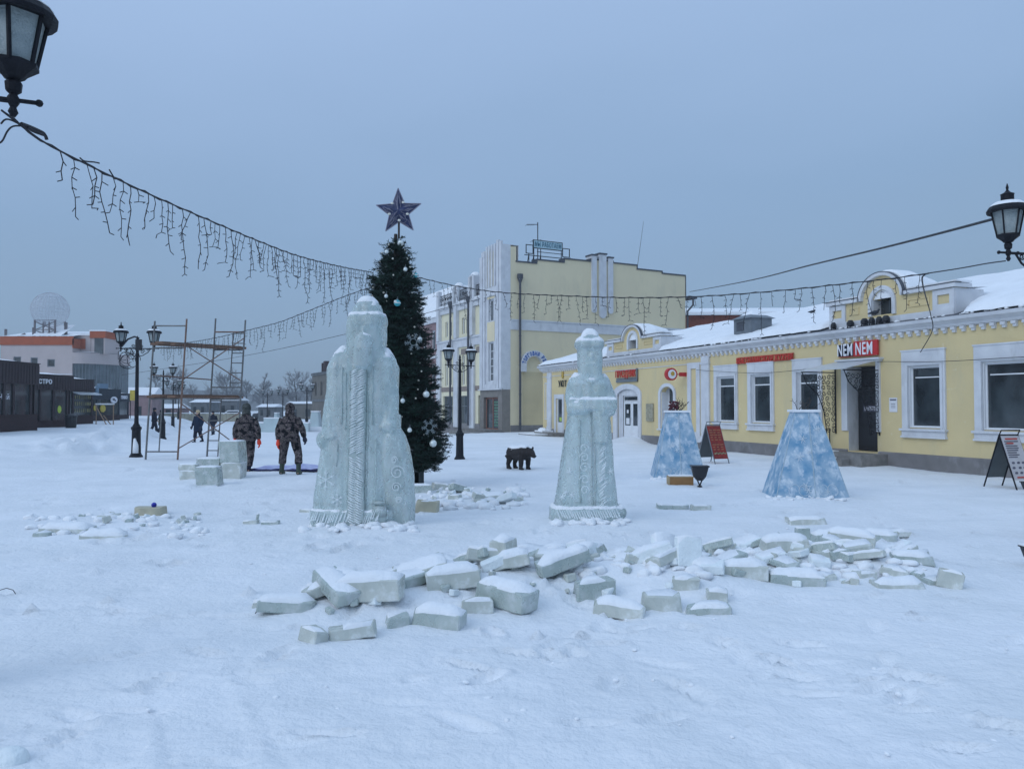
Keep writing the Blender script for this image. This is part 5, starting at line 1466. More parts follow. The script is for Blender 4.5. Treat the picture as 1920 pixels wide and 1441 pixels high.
for k, pp in enumerate((((2, 232), (10, 224), (22, 226), (38, 234), (50, 240)), ((0, 268), (6, 262), (14, 246), (24, 237), (40, 236)), ((40, 232), (56, 238), (74, 246), (84, 252), (88, 262)), ((50, 238), (64, 246), (80, 252)), ((150, 296), (158, 302), (176, 304), (186, 306)), ((205, 318), (212, 330), (216, 336)))):
    c_, _ = smooth_curve(plan_curve(LN, HUBL, pp), 14); mb.path([q_ - gA[0] for q_ in c_], [.006, .006, .012, .014, .006][k % 5], 5)
mb.build('cable_tangle', cable_m, tg)
LB = G(255, 856)
gB = plan_curve((LB[0] + .5, LB[1]), HUBL, [(300, 648), (345, 643), (400, 634), (460, 620), (520, 605), (560, 590), (610, 570), (650, 554), (690, 540)])
garland('farther icicle light garland from the scaffold side lamp to the fir tree', gB, .17, 0.0)
RN = (6.15, 9.88)
gC = plan_curve(HUBR, RN, [(784, 520), (860, 537), (950, 549), (1100, 556), (1200, 558), (1300, 556), (1400, 550), (1500, 541), (1600, 530), (1680, 521), (1742, 512)])
garland('icicle light garland from the fir tree right across the yellow buildings', gC, .15, 0.02)
def wire(label, pts, r, name='overhead_wire', cat='wire', m=None):
    c, _ = smooth_curve(pts, 60)
    o = thing(name, label, cat, tuple(c[0]))
    mb = MB(); mb.path([p - c[0] for p in c], r, 5); mb.build('cable', m or cable_m, o)
    return o
cC = plan_curve(HUBR, RN, [(1742, 512), (1800, 503), (1850, 494), (1886, 489)])
wire('bare cable end running from the right garland to the right edge lamp', cC, .008)
wr = L(24.9, -.06, 3.2)
wire('black cable dropping from the right garland to the window frame', [gC[-1], gC[-1] + Vector((.12, .4, -.05)), P(1745, 590, 17), P(1748, 620, 18.5), L(25.95, -.12, 3.12)], .011)
ra = P(1293, 547, 56); rb = P(1862, 411, 10.1)
mid = plan_curve((ra.x, ra.y), (rb.x, rb.y), [(1293, 547), (1400, 527), (1520, 497), (1650, 466), (1760, 438), (1862, 411)])
wire('thick overhead cable from the tall building roof to the right lamp', mid, .02)
ra = P(640, 628, 60); rb = P(440, 670, 74); rc = P(228, 703, 90)
wire('thin overhead wire across the sky behind the scaffold', [P(900, 560, 52), ra, rb, rc], .02)
wire('thin cable sagging along the windows of the yellow shop building', [L(15.6, -.12, 3.1), L(17, -.14, 2.98), L(19.5, -.12, 2.82), L(22, -.14, 2.86)], .008)
wire('thin cable stretched over the two right windows of the yellow building', [L(24.5, -.12, 2.95), L(26.6, -.13, 2.84), L(29, -.12, 2.83), L(33, -.12, 2.8)], .008)

# ------------------------------------------------------------------ scaffold
A_ = G(273, 862); B_ = G(333, 862); C_ = G(388, 856)
va = Vector((A_[0], A_[1], 0)); vb = Vector((B_[0], B_[1], 0)); vc = Vector((C_[0], C_[1], 0)); vd = vb + (vc - va)
sc = thing('scaffold_tower', 'two storey tubular scaffold tower with plank decks on the snow', 'scaffold', tuple(va + Vector((0, 0, gz(va.x, va.y)))))
def sp(v, z): return (v - va) + Vector(((z) * .045, z * .02, z))
def part_tube(name, a, b, r, m): return MB().tube(a, b, r * 1.25).build(name, m, sc)
Hs = [4.35, 4.42, 4.60, 4.55]
corners = [va, vb, vc, vd]
for v, h in zip(corners, Hs):
    mb = MB(); mb.path([sp(v, 0), sp(v, 1.95), sp(v, 1.96), sp(v, 2.1), sp(v, 2.11), sp(v, h)], [.031, .031, .038, .038, .029, .029], 8); mb.build('upright', tube_m if v is not vb else rust_m, sc)
def lerp(a, b, t): return a + (b - a) * t
for z in (.25, 1.9, 3.5, 4.2): part_tube('cross_rail', sp(va, z), sp(vb, z), .019, tube_m)
for z in (1.9, 2.3, 3.55, 4.15): part_tube('cross_rail', sp(vc, z), sp(vd, z), .02, tube_m if z < 4 else rust_m)
part_tube('cross_rail', sp(va, 2.65), sp(vc, 2.55), .016, rust_m)
for v0, v1, zz in ((vc, vd, (0, 1.9)), (vc, vd, (2.3, 4.15)), (va, vb, (.25, 1.9))):
    q0 = lerp(v0, v1, .36 if zz[0] == 0 else (.62 if zz[0] > 1 else .4)); part_tube('ladder_rail', sp(q0, zz[0]), sp(q0, zz[1]), .017, tube_m)
for k in range(6):
    q0 = lerp(vc, vd, .36); part_tube('ladder_rung', sp(vc, .2 + k * .33), sp(q0, .2 + k * .33), .014, tube_m)
    q0 = lerp(vc, vd, .62); part_tube('ladder_rung', sp(q0, 2.45 + k * .33), sp(vd, 2.45 + k * .33), .014, tube_m)
for a_, b_ in (((vb, .35), (vd, 1.45)), ((vb, 1.75), (vd, .35)), ((vb, 2.5), (vd, 3.95)), ((vb, 3.6), (vd, 2.5))):
    part_tube('diagonal_brace', sp(*a_), sp(*b_), .0145, rust_m)
for zz in (1.93, 3.58):
    for k in range(3):
        t0 = .05 + k * .32
        a = lerp(va, vb, t0); b = lerp(va, vb, t0 + .26); c = lerp(vc, vd, t0); d = lerp(vc, vd, t0 + .26)
        e = (c - a).normalized() * (.15 if k != 1 else .32)
        z0 = zz + .035 * (k % 2); z1 = z0 + .075
        pts = [a - e, b - e, d + e, c + e]
        mb = MB(); mb.add([sp(p, z0) for p in pts] + [sp(p, z1) for p in pts], [(0, 1, 2, 3), (4, 7, 6, 5), (0, 4, 5, 1), (1, 5, 6, 2), (2, 6, 7, 3), (3, 7, 4, 0)]); mb.build('plank', plank_m, sc)

# ------------------------------------------------------------------ decorated fir tree
TX, TY = -2.42, 16.0
TZ = gz(TX, TY)
tree = thing('fir_tree', 'tall dark artificial fir tree decorated for the holidays', 'tree', (TX, TY, TZ))
mb = MB(); mb.lathe([(.09, 0), (.08, 1.5), (.05, 4.6), (.035, 5.25)], 10); mb.build('trunk', bark_m, tree)
mb = MB(); mb.box(-.55, -.45, 0.0, .55, .45, .42); 
for k in range(8): mb.box(-.56, -.45 + k * .117, .02, .56, -.45 + k * .117 + .02, .43)
stand = mb.build('stand', greypanel_m, tree)
mb = MB(); mb.box(.40, -.47, .03, .45, -.45, .40); mb.box(-.55, -.47, .36, .55, -.45, .41); mb.build('stand_trim', metal_m, stand)
TP = [(.22, .80), (.45, 1.05), (.70, 1.18), (.95, 1.14), (1.5, 1.02), (2.0, .93), (2.6, .82), (3.1, .72), (3.6, .62), (4.1, .54), (4.5, .44), (4.8, .33), (5.05, .16), (5.25, .07)]
rt = random.Random(21)
np_rng = np.random.default_rng(4)
V = []; F = []
def needles(p, d, ln, n, w0):
    """bottle brush twig along d"""
    a = d.cross(Vector((0, 0, 1)));
    if a.length < .1: a = d.cross(Vector((1, 0, 0)))
    a.normalize(); b = a.cross(d).normalized()
    for i in range(n):
        t = i / n; q = p + d * ln * t; an = rt.uniform(0, 2 * PI); L_ = w0 * (1.0 - .4 * t) * rt.uniform(.7, 1.2)
        s_ = a * math.cos(an) + b * math.sin(an)
        e = q + (s_ * .86 + d * .55) * L_
        wv = s_.cross(d) * .0075
        k = len(V); V.extend([tuple(q - wv), tuple(q + wv), tuple(e)]); F.append((k, k + 1, k + 2))
limbs = MB()
for i in range(2900):
    z = .34 + 4.86 * (1 - rt.random() ** .62)
    # tiers: branches bunch in slightly uneven whorls
    z += .05 * math.sin(z * 17)
    an = rt.uniform(0, 2 * PI)
    lump = 1 + .16 * mnoise.noise(Vector((math.cos(an) * 1.6, math.sin(an) * 1.6, z * 1.7)))
    R_ = interp(TP, z) * lump
    dep = rt.random() ** .45
    rr_ = R_ * (.45 + .55 * dep) - .20
    if rr_ < 0: rr_ = 0.01
    p = Vector((math.cos(an) * rr_, math.sin(an) * rr_, z))
    d = Vector((math.cos(an), math.sin(an), rt.uniform(-.25, .45))).normalized()
    ln = rt.uniform(.18, .34) * (1 if z < 4.3 else .6)
    needles(p, d, ln, 34, .068)
    for s_ in (-1, 1):
        d2 = (d + Vector((-d.y, d.x, 0)) * s_ * rt.uniform(.5, .9) + Vector((0, 0, rt.uniform(-.2, .3)))).normalized()
        needles(p + d * ln * rt.uniform(.2, .6), d2, ln * .6, 18, .06)
    if i % 5 == 0: limbs.tube(Vector((0, 0, z - .12)), p + d * ln * .9, .012, .004, 4)
fm = MB(); fm.v = V; fm.f = F; fm.m = [0] * len(F)
fm.build('foliage', pine_m, tree, fixn=False)
limbs.build('limbs', bark_m, tree)
# inner dark mass of twigs so that little sky shows through
mb = MB()
V, F = [], []
for i in range(3200):
    z = .5 + 4.5 * (1 - rt.random() ** .6); an = rt.uniform(0, 2 * PI); rr_ = interp(TP, z) * .72 * rt.random() ** .35
    p = Vector((math.cos(an) * rr_, math.sin(an) * rr_, z)); d = Vector((rt.uniform(-1, 1), rt.uniform(-1, 1), rt.uniform(-.5, .8))).normalized()
    needles(p, d, .26, 26, .10)
fm = MB(); fm.v = V; fm.f = F; fm.m = [0] * len(F); fm.build('inner_foliage', pine_m, tree, fixn=False)
def surf(px, py, out_=.03):
    """point on the near side of the tree's cone under a pixel"""
    r = ray(px, py); t = TY / r[1]
    for _ in range(3):
        x = r[0] * t - TX; z = CAM_H + r[2] * t - TZ
        Rr = interp(TP, z); dy = math.sqrt(max(0.01, Rr * Rr - x * x)) if abs(x) < Rr else 0.05
        t = (TY - dy - out_) / r[1]
    return Vector((r[0] * t, r[1] * t, CAM_H + r[2] * t))
bau = [(745, 568, .078, aqua_m, 'aqua bauble high on the fir tree front'), (751, 456, .075, silver_m, 'silver bauble just under the star'), (725, 472, .05, silver_m, 'small silver bauble at the upper left of the fir tree'),
       (799, 739, .078, silver_m, 'silver bauble on the right side of the fir tree, halfway up'), (812, 831, .085, silver_m, 'large silver bauble low on the right of the fir tree'),
       (779, 516, .06, aqua_m, 'greenish bauble on the upper right edge of the fir tree'), (787, 636, .06, silver_m, 'silver bauble beside the upper snowflake ornament'),
       (755, 751, .055, silver_m, 'small silver bauble behind the ice figure shoulder level'), (768, 806, .055, silver_m, 'small silver bauble beside the ice figure sack'), (760, 505, .05, silver_m, 'small pale bauble near the top of the fir tree'),
       (724, 555, .045, silver_m, 'small pale bauble on the upper left of the fir tree'), (835, 850, .05, silver_m, 'small pale bauble at the lower right tip of branches')]
for px, py, r_, m, lb in bau:
    p = surf(px, py, .10)
    s = thing('bauble', lb, 'bauble', tuple(p), 0, 'baubles on the fir tree')
    r_ *= .86; mb = MB(); mb.ball((0, 0, 0), r_, 16); mb.build('ball', m, s, smooth=True)
    mb = MB(); mb.lathe([(.018, r_ - .005), (.018, r_ + .02)], 8); mb.path([(0, 0, r_ + .02), (.01, 0, r_ + .04), (0, 0, r_ + .06)], .004, 4); mb.build('cap', metal_m, s)
    if m is aqua_m:
        mb = MB(); mb.lathe([(r_ * 1.012, -.01), (r_ * 1.012, .012)], 16, (0, 0, 0)); mb.ball((-.03, -r_ * .55, .02), r_ * .55, 8); mb.build('pale_patch', silver_m, s)
for px, py, r_, lb in ((775, 641, .18, 'grey snowflake ornament on the right of the fir tree, upper one'), (805, 800, .16, 'grey snowflake ornament low on the right of the fir tree')):
    p = surf(px, py, .14)
    s = thing('snowflake_ornament', lb, 'ornament', tuple(p), R(20), 'snowflake ornaments on the fir tree')
    mb = MB()
    for k in range(6):
        a = R(60 * k + 10); u = Vector((math.cos(a), 0, math.sin(a))); mb.tube(u * .07, u * r_, .011, n=5)
        for f in (.5, .75):
            for s_ in (-1, 1):
                b = a + s_ * R(50); mb.tube(u * r_ * f, u * r_ * f + Vector((math.cos(b), 0, math.sin(b))) * r_ * .28, .009, n=5)
    mb.path([(.07 * math.cos(t), 0, .07 * math.sin(t)) for t in [2 * PI * j / 12 for j in range(13)]], .011, 5)
    mb.build('snowflake', flake_m, s)
s = thing('fairy_lights', 'string of tiny pale bulbs scattered over the fir tree branches', 'light string', (TX, TY, TZ))
mb = MB(); mw = MB(); prev = None
for i in range(150):
    z = .6 + 4.5 * i / 150; an = i * 1.05 + rt.uniform(-.3, .3); rr_ = interp(TP, z) * rt.uniform(.80, .98)
    p = Vector((math.cos(an) * rr_, math.sin(an) * rr_, z)); mb.ball(p, rt.uniform(.014, .024), 5)
    if prev is not None: mw.tube(prev, p, .003, n=3)
    prev = p
mb.build('bulbs', bulb_m, s); mw.build('wire', pine_m, s)
# star topper
s = thing('tree_star', 'dark blue five pointed wire star on top of the fir tree', 'star', tuple(P(748, 397, TY)))
def star_pts(ro, ri, rot): return [((ro if k % 2 == 0 else ri) * math.cos(R(90 + rot + 36 * k)), (ro if k % 2 == 0 else ri) * math.sin(R(90 + rot + 36 * k))) for k in range(10)]
sp_ = star_pts(.49, .21, 2)
mb = MB(); vs_ = [(x, 0, z) for x, z in sp_] + [(0, -.10, 0), (0, .10, 0)]
mb.add(vs_, [(k, (k + 1) % 10, 10) for k in range(10)] + [((k + 1) % 10, k, 11) for k in range(10)]); mb.build('star_body', starblue_m, s)
mb = MB()
for k in range(10): mb.tube((sp_[k][0], -.01, sp_[k][1]), (sp_[(k + 1) % 10][0], -.01, sp_[(k + 1) % 10][1]), .011, n=4)
rst = random.Random(2)
for k in range(70):
    q = rst.randrange(10); a = Vector((sp_[q][0], 0, sp_[q][1])); b = Vector((sp_[(q + 1) % 10][0], 0, sp_[(q + 1) % 10][1])); c = Vector((0, -.10, 0))
    def rp():
        u, v = rst.random(), rst.random()
        if u + v > 1: u, v = 1 - u, 1 - v
        return a + (b - a) * u + (c - a) * v + Vector((0, -.012, 0))
    p0 = rp(); p1 = rp(); 
    if (p1 - p0).length > .2: p1 = p0 + (p1 - p0).normalized() * .2
    mb.tube(p0, p1, .0045, n=4)
mb.build('light_wires', starlight_m, s)
mb = MB()
for a in (60, 130, 200, 275, 340): mb.ball((.20 * math.cos(R(a)), -.09, .20 * math.sin(R(a))), .035, 7, (1, .5, .7))
mb.build('pale_clips', bulb_m, s)
mb = MB(); mb.tube((0, 0, -.55), (0, 0, -.1), .022); mb.build('stem', bark_m, s)

# ------------------------------------------------------------------ ice figures
# big bearded figure : built in metres, x to the right, y away from the camera, z up
g = G(675, 993)
big = thing('ice_sculpture', 'big carved ice figure of a bearded robed man in a round hat holding a sack', 'ice sculpture', (g[0] * (g[1] + .38) / g[1] + .02, g[1] + .38, gz(g[0], g[1] + .3) - .06), R(-6))
S = 1 / 133.0
def bx(px): return (px - 675) * S
def bz(py): return (993 - py) / 139.5 + .06
mb = MB()
mb.loft([(0, bx(664), 0, .60, .42, 4), (bz(966), bx(664), 0, .60, .41, 4)], 32)
mb.loft([(bz(975), bx(660), 0, .55, .38, 3.5), (bz(900), bx(664), 0, .53, .35, 3.5), (bz(800), bx(674), 0, .49, .31, 3.5), (bz(720), bx(677), 0, .485, .29, 4.5), (bz(688), bx(677), 0, .485, .28, 5), (bz(672), bx(678), 0, .455, .26, 3.5), (bz(662), bx(677), 0, .41, .24, 2.8), (bz(650), bx(680), 0, .30, .22, 2.6)], 36)
# head block, hat brim and dome
mb.loft([(bz(700), bx(684), -.02, .27, .25, 4), (bz(600), bx(684), -.02, .262, .25, 4)], 28)
mb.loft([(bz(606), bx(685), -.02, .262, .26, 3.5), (bz(601), bx(686), -.02, .27, .27, 3.5), (bz(588), bx(686), -.02, .262, .265, 3.5), (bz(584), bx(686), -.02, .24, .24, 3)], 28)
mb.loft([(bz(586), bx(686), -.02, .215, .215, 3), (bz(570), bx(686), -.02, .195, .195, 2.6), (bz(560), bx(686), -.02, .15, .15, 2.3), (bz(554), bx(686), -.02, .08, .08, 2)], 24)
# sleeves
mb.path([(bx(630), -.05, bz(706)), (bx(626), -.08, bz(745)), (bx(625), -.16, bz(800)), (bx(630), -.24, bz(832))], [.12, .14, .15, .12], 12)
mb.path([(bx(726), -.05, bz(706)), (bx(731), -.08, bz(745)), (bx(733), -.14, bz(790)), (bx(728), -.22, bz(815))], [.12, .13, .14, .11], 12)
mb.box(bx(608), -.25, bz(812), bx(640), .05, bz(788)); mb.box(bx(722), -.24, bz(806), bx(749), .05, bz(782))
mb.ball((bx(613), -.20, bz(832)), .13, 12, (1, .9, 1.1)); mb.ball((bx(738), -.22, bz(803)), .10, 12, (1, 1, .9))
# sack on the right side reaching the ground
mb.loft([(0, bx(756), -.04, .16, .18, 3.5), (bz(960), bx(753), -.04, .18, .23, 3.5), (bz(900), bx(746), -.04, .21, .26, 3.5), (bz(850), bx(738), -.04, .22, .25, 3.5), (bz(822), bx(732), -.04, .20, .22, 3), (bz(804), bx(728), -.03, .13, .15, 2.6)], 24)
# staff hand side lump and beard
mb.path([(bx(690), -.27, bz(630)), (bx(689), -.32, bz(655)), (bx(688), -.30, bz(685)), (bx(686), -.24, bz(700))], [.10, .13, .12, .05], 12)
mb.ball((bx(688), -.30, bz(626)), .05, 10, (1, 1, .9)); mb.ball((bx(688), -.285, bz(617)), .034, 8, (.8, 1, 1.6))
for s_ in (-1, 1):
    mb.path([(bx(688), -.29, bz(634)), (bx(688 + s_ * 9), -.30, bz(637)), (bx(688 + s_ * 17), -.26, bz(646))], [.035, .035, .015], 8)
    mb.ball((bx(688 + s_ * 9), -.268, bz(612)), .035, 8, (1.3, .5, .6))
    mb.path([(bx(688 + s_ * 4), -.275, bz(607)), (bx(688 + s_ * 15), -.275, bz(605))], .022, 6)
mb.box(bx(664), -.26, bz(690), bx(712), -.15, bz(668))
body = fuse(mb, 'robed_body', ice_m, big, voxel=.017, smooth_it=2, rough=.013, rscale=8, seed=2, zs_=.45)
# robe front band, slanted carved fur, grooves
mb = MB()
mb.loft([(bz(986), bx(680), -.36, .13, .08, 5), (bz(900), bx(680), -.33, .115, .07, 5), (bz(800), bx(681), -.30, .11, .06, 5), (bz(694), bx(683), -.28, .10, .06, 5)], 16)
bd = mb.build('robe_band', ice_m, big, smooth=False)
mb = MB(); rf_ = random.Random(9)
z = bz(982)
while z < bz(700):
    y_ = interp([(bz(986), -.445), (bz(900), -.405), (bz(800), -.365), (bz(694), -.345)], z)
    for k in range(2):
        x0 = bx(680) + (-.10 if k == 0 else -.0) + rf_.uniform(-.01, .01); dz = .05 if z > bz(860) else -.05
        mb.path([(x0, y_, z), (x0 + .05, y_ - .012, z + dz * .5), (x0 + .10, y_, z + dz)], [.004, .009, .004], 5)
    z += rf_.uniform(.026, .040)
for u in np.arange(-.56, .44, .028):
    z = .06 + rf_.uniform(0, .10); 
    mb.path([(bx(664) + u + .04, -.425 + .06 * abs(u), z + .12), (bx(664) + u, -.435 + .06 * abs(u), z)], [.004, .010], 5)
mb.build('carved_fur', frost_m, big)
mb = MB()
for x_, za, zb_ in ((bx(649), 690, 800), (bx(656), 700, 810), (bx(664), 696, 960), (bx(698), 700, 960), (bx(707), 690, 800), (bx(715), 830, 975), (bx(642), 830, 880)):
    pts = []
    for j in range(9):
        zz = bz(za + (zb_ - za) * j / 8); pts.append((x_ + rf_.uniform(-.008, .008), interp([(bz(986), -.40), (bz(900), -.365), (bz(800), -.325), (bz(694), -.30)], zz) + .012, zz))
    mb.path(pts, [.008 + .006 * rf_.random() for _ in pts], 6)
mb.box(bx(711), -.405, bz(976), bx(735), -.30, bz(955)); mb.box(bx(711), -.40, bz(952), bx(733), -.30, bz(946))
mb.build('robe_ridges', ice_m, big, smooth=True)
# engraved snowflakes and curls (white frosted lines)
for cx_, cz_, r_, yy in ((bx(622), bz(907), .135, -.352), (bx(645), bz(944), .09, -.385)):
    mb = MB()
    for k in range(6):
        a = R(60 * k + 30); u = Vector((math.cos(a), 0, math.sin(a))); c0 = Vector((cx_, yy, cz_)); mb.tube(c0, c0 + u * r_, .0055, n=5)
        for s_ in (-1, 1):
            b = a + s_ * R(45); mb.tube(c0 + u * r_ * .6, c0 + u * r_ * .6 + Vector((math.cos(b), 0, math.sin(b))) * r_ * .3, .0045, n=4)
    mb.build('engraved_snowflake', frost_m, big)
for cx_, cz_, r_ in ((bx(754), bz(892), .10), (bx(752), bz(920), .07), (bx(748), bz(868), .05), (bx(757), bz(945), .05)):
    for tt in (0,):
        pts = []
        for i in range(20):
            t = i / 19; a = t * 1.6 * 2 * PI; q = r_ * (1 - .75 * t); pts.append((cx_ + q * math.cos(a), -.315 + .06 * abs(q * math.cos(a)), cz_ + q * math.sin(a)))
        mb = MB(); mb.path(pts, .0055, 5); mb.build('engraved_scroll', frost_m, big)
snowcap(body, 'resting_snow', big, .05, .62, -1e9, .05, .4, keep=lambda c: c.z > 2.0 or (c.z < .5))
for o_ in [body]: pass

# slim figure
g2 = G(1097, 984)
sl_ = thing('ice_sculpture', 'slim carved ice figure in a hat with folded sleeves in a muff', 'ice sculpture', (g2[0] * (g2[1] + .34) / g2[1], g2[1] + .34, gz(g2[0], g2[1] + .3) - .05), R(4))
S2 = 1 / 131.5
def cx2(px): return (px - 1097) * S2
def cz2(py): return (984 - py) / 135.0 + .05
mb = MB()
mb.loft([(0, cx2(1098), 0, .54, .36, 3.2), (cz2(962), cx2(1097), 0, .52, .35, 3.2), (cz2(958), cx2(1098), 0, .46, .31, 3)], 32)
mb.loft([(cz2(970), cx2(1099), 0, .47, .30, 3.6), (cz2(900), cx2(1100), 0, .405, .26, 3.6), (cz2(830), cx2(1103), 0, .345, .22, 3.8), (cz2(775), cx2(1105), 0, .305, .20, 4), (cz2(720), cx2(1105), 0, .315, .20, 4), (cz2(706), cx2(1105), 0, .27, .17, 3), (cz2(700), cx2(1105), 0, .2, .15, 3)], 32)
mb.loft([(cz2(710), cx2(1107), -.02, .17, .16, 3.5), (cz2(645), cx2(1106), -.02, .18, .17, 3.5)], 24)
mb.loft([(cz2(650), cx2(1106), -.02, .185, .18, 3.2), (cz2(645), cx2(1106), -.02, .215, .21, 3.2), (cz2(637), cx2(1106), -.02, .215, .21, 3.2), (cz2(631), cx2(1106), -.02, .17, .17, 3), (cz2(622), cx2(1107), -.02, .13, .13, 2.4), (cz2(616), cx2(1107), -.02, .07, .07, 2)], 24)
# folded arms with wide sleeves
mb.path([(cx2(1078), 0, cz2(712)), (cx2(1073), -.05, cz2(745)), (cx2(1074), -.14, cz2(768)), (cx2(1095), -.25, cz2(765))], [.10, .125, .135, .09], 12)
mb.path([(cx2(1133), 0, cz2(712)), (cx2(1140), -.05, cz2(745)), (cx2(1138), -.14, cz2(768)), (cx2(1118), -.25, cz2(768))], [.10, .125, .14, .10], 12)
mb.box(cx2(1062), -.22, cz2(775), cx2(1150), .05, cz2(750)); mb.box(cx2(1082), -.30, cz2(770), cx2(1152), -.1, cz2(750))
mb.box(cx2(1107), -.27, cz2(835), cx2(1136), -.15, cz2(770))
mb.ball((cx2(1106), -.20, cz2(667)), .030, 8, (.8, 1, 1.5))
for s_ in (-1, 1): mb.ball((cx2(1106 + s_ * 9), -.175, cz2(660)), .03, 8, (1.3, .6, .6))
mb.path([(cx2(1099), -.185, cz2(680)), (cx2(1113), -.185, cz2(680))], .016, 6)
mb.path([(cx2(1085), -.13, cz2(706)), (cx2(1106), -.20, cz2(716)), (cx2(1127), -.13, cz2(706))], .035, 8)
mb.ball((cx2(1155), -.12, cz2(972)), .14, 12, (1.1, 1.2, .8))
body2 = fuse(mb, 'robed_body', ice_m, sl_, voxel=.016, smooth_it=2, rough=.011, rscale=8, seed=7, zs_=.45)
mb = MB()
for x_, a_, b_ in ((cx2(1103), 775, 955), (cx2(1109), 800, 955), (cx2(1080), 790, 950)):
    pts = [(x_ + rf_.uniform(-.01, .01) + .01, interp([(cz2(970), -.315), (cz2(830), -.235), (cz2(775), -.215)], cz2(a_ + (b_ - a_) * j / 8)) + .008, cz2(a_ + (b_ - a_) * j / 8)) for j in range(9)]
    mb.path(pts, .013, 6)
mb.build('robe_ridges', ice_m, sl_, smooth=True)
mb = MB()
for cy_, r_, sg in ((845, .065, 1), (862, .07, -1), (882, .075, 1), (905, .07, -1), (925, .065, 1)):
    pts = []
    zc = cz2(cy_); yy = interp([(cz2(970), -.325), (cz2(830), -.245), (cz2(775), -.225)], zc) - .008
    for i in range(16):
        t = i / 15; a = sg * t * 1.3 * 2 * PI + (PI if sg < 0 else 0); q = r_ * (1 - .7 * t); pts.append((cx2(1090) + q * math.cos(a), yy + .02 * t * 0, zc + q * math.sin(a)))
    mb.path(pts, .0055, 5)
for px, py in ((1055, 930), (1066, 935), (1048, 938), (1062, 890), (1128, 905), (1140, 890)):
    c0 = Vector((cx2(px), interp([(cz2(970), -.31), (cz2(830), -.235)], cz2(py)) + .02, cz2(py)))
    for k in range(3): a = R(60 * k + 20); u = Vector((math.cos(a), 0, math.sin(a))) * .045; mb.tube(c0 - u, c0 + u, .006, n=4)
for k in range(34):
    z = cz2(960 - k * 3.4); yy = interp([(cz2(970), -.325), (cz2(830), -.245)], z) - .004; x0 = cx2(1118) + rf_.uniform(-.02, .05); mb.path([(x0, yy, z), (x0 + .06, yy - .004, z + .05)], [.004, .007], 5)
for u in np.arange(-.46, .42, .034):
    z = .10 + rf_.uniform(0, .03); mb.path([(cx2(1098) + u, -.36 + .10 * u * u * 3, z + .09), (cx2(1098) + u + .05, -.37 + .10 * u * u * 3, z - .02)], [.006, .012], 5)
mb.build('engraving', frost_m, sl_)
snowcap(body2, 'resting_snow', sl_, .05, .62, -1e9, .05, .4, keep=lambda c: c.z > 1.4 or c.z < .35)

# ------------------------------------------------------------------ blue planter pyramids
def pyramid(gl, gr, htop, wtop, rz, label, depth=1.1, tx=0.0):
    cxg = (gl[0] + gr[0]) / 2; cyg = (gl[1] + gr[1]) / 2
    w_ = math.hypot(gr[0] - gl[0], gr[1] - gl[1])
    t = thing('planter', label, 'planter', (cxg * (cyg + depth * .5) / cyg, cyg + depth * .5, gz(cxg, cyg) - .03), rz, 'blue painted pyramid planters')
    hb = w_ / 2; ht = wtop / 2; q = .035
    mb = MB()
    n = 9
    # slightly bowed boards, front seam in the middle
    def ring(k):
        z = htop * k / n; f = k / n
        x = hb + (ht - hb) * f; y = depth / 2 + (ht * .9 - depth / 2) * f
        o_ = .015 * math.sin(PI * f)
        return [(-x, -y, z), (0 + tx, -y - q * (1 - f) - .02, z), (x, -y + .10 * (1 - f), z), (x * .97, y, z), (-x * .97, y, z)]
    vs_ = []
    for k in range(n + 1): vs_ += ring(k)
    mb.add(vs_, [(k * 5 + i, k * 5 + (i + 1) % 5, (k + 1) * 5 + (i + 1) % 5, (k + 1) * 5 + i) for k in range(n) for i in range(5)])
    mb.build('painted_panels', blue_m, t)
    mb = MB(); mb.path([(tx, -(depth / 2 + (ht * .9 - depth / 2) * f) - q * (1 - f) - .025, htop * f) for f in (0, .3, .6, .99)], .010, 5)
    for sx in (-1, 1): mb.path([(sx * (hb + (ht - hb) * f), -(depth / 2 + (ht * .9 - depth / 2) * f) + (.10 * (1 - f) if sx > 0 else 0), htop * f) for f in (0, .5, 1)], .009, 5)
    mb.build('edge_battens', mat('pale_blue_edge', (.40, .50, .56), .7, .2, 20), t)
    rp_ = random.Random(int(w_ * 100)); mb = MB()
    def onface(u, f):  # u in -1..1 on the front
        x = (hb + (ht - hb) * f) * u; y = -(depth / 2 + (ht * .9 - depth / 2) * f) - (q * (1 - f) + .02) * (1 - abs(u)) + (.10 * (1 - f) * u if u > 0 else 0) - .006
        return Vector((x, y, htop * f))
    for k in range(9):
        f = rp_.uniform(.06, .92); u = rp_.uniform(-.75, .75); r_ = rp_.uniform(.05, .11) * (1 - .4 * f)
        for j in range(3):
            a = R(60 * j + rp_.uniform(0, 20)); df = r_ * math.sin(a) / htop; du = r_ * math.cos(a) / (hb + (ht - hb) * f)
            mb.tube(onface(u - du, f - df), onface(u + du, f + df), .0055, n=4)
    for k in range(5):
        u = -.55 + .28 * k; pts = []
        for i in range(14):
            a = i / 13 * 2 * PI * .8 + k; r_ = .10; f = .10 + r_ * math.sin(a) / htop; pts.append(onface(u + r_ * math.cos(a) / hb, f))
        mb.path(pts, .0045, 4)
    mb.build('painted_snowflakes', mat('frost_white_paint', (.62, .70, .76), .7, .1), t)
    mb = MB(); mb.box(-ht - .03, -ht * .9 - .05, htop, ht + .03, ht * .9 + .05, htop + .045); mb.build('rim_snow', snow_m, t)
    return t, htop
p1_, h1 = pyramid(G(1221, 896), G(1319, 897), 1.56, .50, R(-3), 'blue painted pyramid planter with dark red tinsel behind the crate')
p2_, h2 = pyramid(G(1437, 935), G(1581, 937), 1.57, .42, R(-4), 'blue painted pyramid planter in front of the shop entrance', tx=.02)
